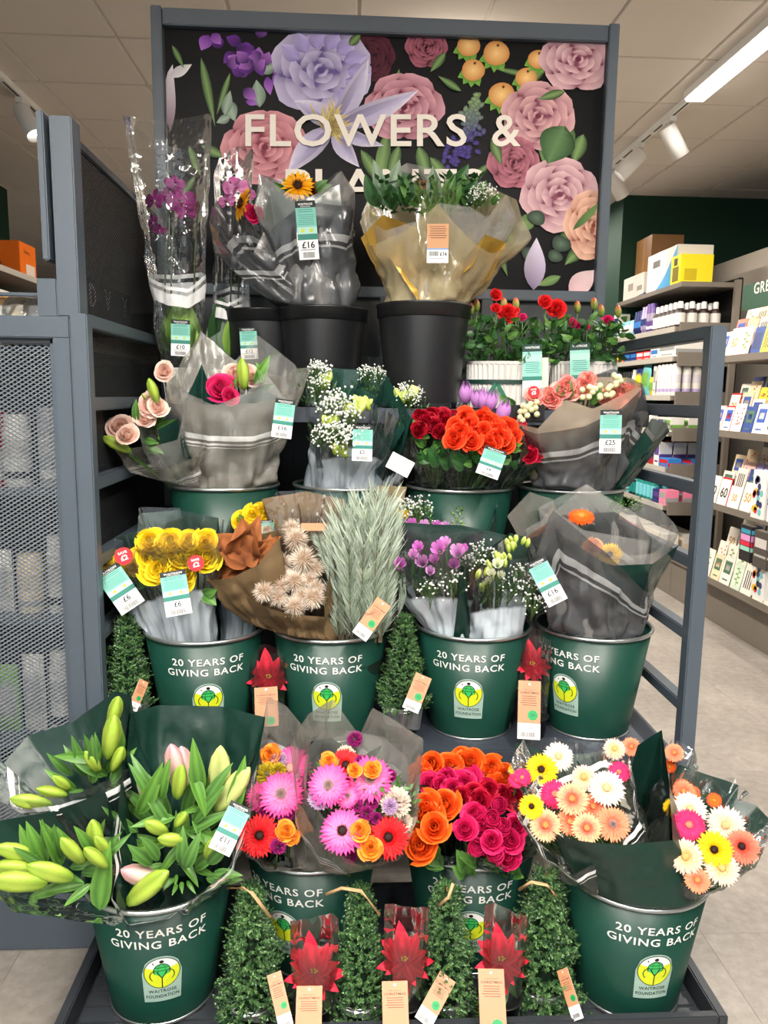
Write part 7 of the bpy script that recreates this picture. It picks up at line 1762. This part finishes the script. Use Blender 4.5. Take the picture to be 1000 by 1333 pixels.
hang_pack(972, 684, .12, .20, 'black pack with pink and aqua bands hanging under the dotted bag', rgb(34, 32, 34), [(.3, .42, rgb(150, 210, 190)), (.44, .56, rgb(220, 40, 70)), (.58, .75, rgb(220, 150, 200)), (.78, .9, rgb(60, 150, 180))])
hang_pack(992, 692, .14, .20, 'dark grey pack with a white ticket hanging nearest the aisle end', rgb(78, 72, 68), [(.55, .8, rgb(206, 200, 196)), (.3, .36, rgb(180, 176, 170))])
pr = thing('price_rail', at(970, 790), 'low price rail with pink and white tickets on the plinth', 'price rail')
z_ = .302
bevel_box('rail', SX+.02, SX+.035, 3.3, at(958, 780).y, z_, z_+.04, SHELFM, pr, .002)
for k in range(8):
    y = at(958, 780).y-.06-k*.085; MB().box(SX+.018, SX+.0195, y-.028, y+.012, z_+.004, z_+.036, rgb(236, 230, 224)).build('ticket', PRINT, pr, False); MB().box(SX+.017, SX+.018, y-.004, y+.012, z_+.008, z_+.034, rgb(206, 30, 76)).build('ticket', PRINT, pr, False)

# ================================================================ left aisle shelving with the orange carton
LX = -2.2
lg = thing('left_aisle_shelving', (LX-.3, 5, 0), 'grey shelving run behind the mesh unit carrying the orange carton', 'shelving')
o1 = PX(29, 357, LX); o2 = PX(50, 367, LX); ot = PX(29, 314, LX)
for z in (o1.z, o1.z-.30, o1.z-.62, o1.z-1.0, .35):
    s_ = bevel_box('shelf', LX-.45, LX+.02, 3.4, 6.4, z-.035, z, SHELFM, lg, .002); bevel_box('price_strip', LX+.02, LX+.026, 3.4, 6.4, z-.036, z+.002, STRIP, s_, .001)
bevel_box('back_panel', LX-.48, LX-.45, 3.4, 6.4, .1, o1.z, SHELFD, lg, .002)
oc = carton(LX-.36, LX-.01, o1.y, o2.y, o1.z, ot.z, rgb(236, 112, 10), 'bright orange carton with black lettering on the aisle shelving', [('X', .35, .9, .05, .38, rgb(226, 206, 190))])
om = MB(); put_text(om, 'WITH', LX-.20, o1.z+.05, .035, rgb(30, 24, 20), 0, bold=.01, tf=lambda x, y, z: (x, o1.y-.0012, y))
put_text(om, 'Ferns', 0, 0, .03, rgb(90, 50, 16), 0, tf=lambda x, y, z: (LX-.0088, (o1.y+o2.y)/2-.02+x, o1.z+.15+y)); om.build('lettering', PRINT, oc, False)
for i, (dx, dy, c, hh) in enumerate(((-.06, .1, 'white', .16), (-.08, .26, 'grey', .15), (-.05, .44, 'orange', .12), (-.07, .62, 'cream', .17), (-.06, .8, 'white', .14))):
    o = link('carton', item_mesh('box', CN[c], CN['grey'], .14, .2, hh), None, Matrix.Translation((LX-.02, o1.y-.35+dy, o1.z-.30)) @ Matrix.Rotation(R(180), 4, 'Z')); tag(o, '%s pack, %s along the shelf below the orange carton' % (c, nth(i)), 'carton', 'packs below the orange carton')
# clear packs on top of the mesh unit
for i, (px, w, c, lab) in enumerate(((8, .10, 'white', 'crumpled clear bag of white goods on the mesh unit, by the frame edge'), (34, .11, 'cream', 'crumpled clear bag on the mesh unit, in the middle of three'), (58, .09, 'grey', 'crumpled clear bag on the mesh unit, next to the bracket'))):
    p = P(px, 408, 2.0); t = thing('clear_bag', (p.x, 2.0, 1.56), lab, 'bag', 'clear bags on the mesh unit')
    f = lambda u, v, s_=i, k=1.0: (p.x+w*k*.6*math.cos(6.283*u)*math.sin(math.pi*v)**.5, 2.02+.09*k*math.sin(6.283*u)*math.sin(math.pi*v)**.5, 1.562+(.115*k)*(1-math.cos(math.pi*v))/2+.018*noise.noise(Vector((u*7, v*6, s_)))*math.sin(math.pi*v))
    MB().grid(lambda u, v: f(u, v, k=.86), 22, 10, True, c=lambda u, v: mixc(CN[c], CN['grey'], .5+.5*noise.noise(Vector((u*6, v*6, i))))).build('contents', PAINTV, t)
    MB().grid(f, 30, 14, True, uvf=lambda u, v: (u, v)).build('film_bag', CLEAR, t)
yp = P(10, 386, 2.15); tag(bevel_box('carton', yp.x-.05, yp.x+.02, 2.15, 2.22, 1.562, yp.z+.01, PAINTV, None, .002, rgb(240, 170, 40)), 'small yellow carton behind the clear bags on the mesh unit', 'carton')
# goods behind the mesh front
rnd = random.Random(5)
LV = ('lowest', 'second', 'third', 'highest')
for si, (z, seq) in enumerate(((.2, ('white', 'grey', 'cream', 'white', 'green', 'white', 'grey')), (.52, ('white', 'white', 'green', 'white', 'grey', 'white', 'cream')), (.86, ('white', 'cream', 'white', 'white', 'lilac', 'white', 'white')), (1.2, ('grey', 'white', 'red', 'orange', 'white', 'red', 'grey')))):
    x = -.74
    for i, c in enumerate(seq):
        w = rnd.uniform(.045, .075); h = rnd.uniform(.13, .23); k = rnd.choice(('pouch', 'box', 'pouch', 'can'))
        o = link(KINDN[k], item_mesh(k, CN[c], CN[rnd.choice(('grey', 'green', 'black', 'white', 'grey'))], round(w, 2), .06, round(h, 2)), None, Matrix.Translation((x-w/2, FY+.17, z)) @ Matrix.Rotation(R(90+rnd.uniform(-8, 8)), 4, 'Z')); x -= w+.012
        tag(o, '%s %s behind the mesh front, %s from the stile on the %s level' % (c, KINDN[k], nth(i), LV[si]), KINDN[k], 'goods behind the mesh front')
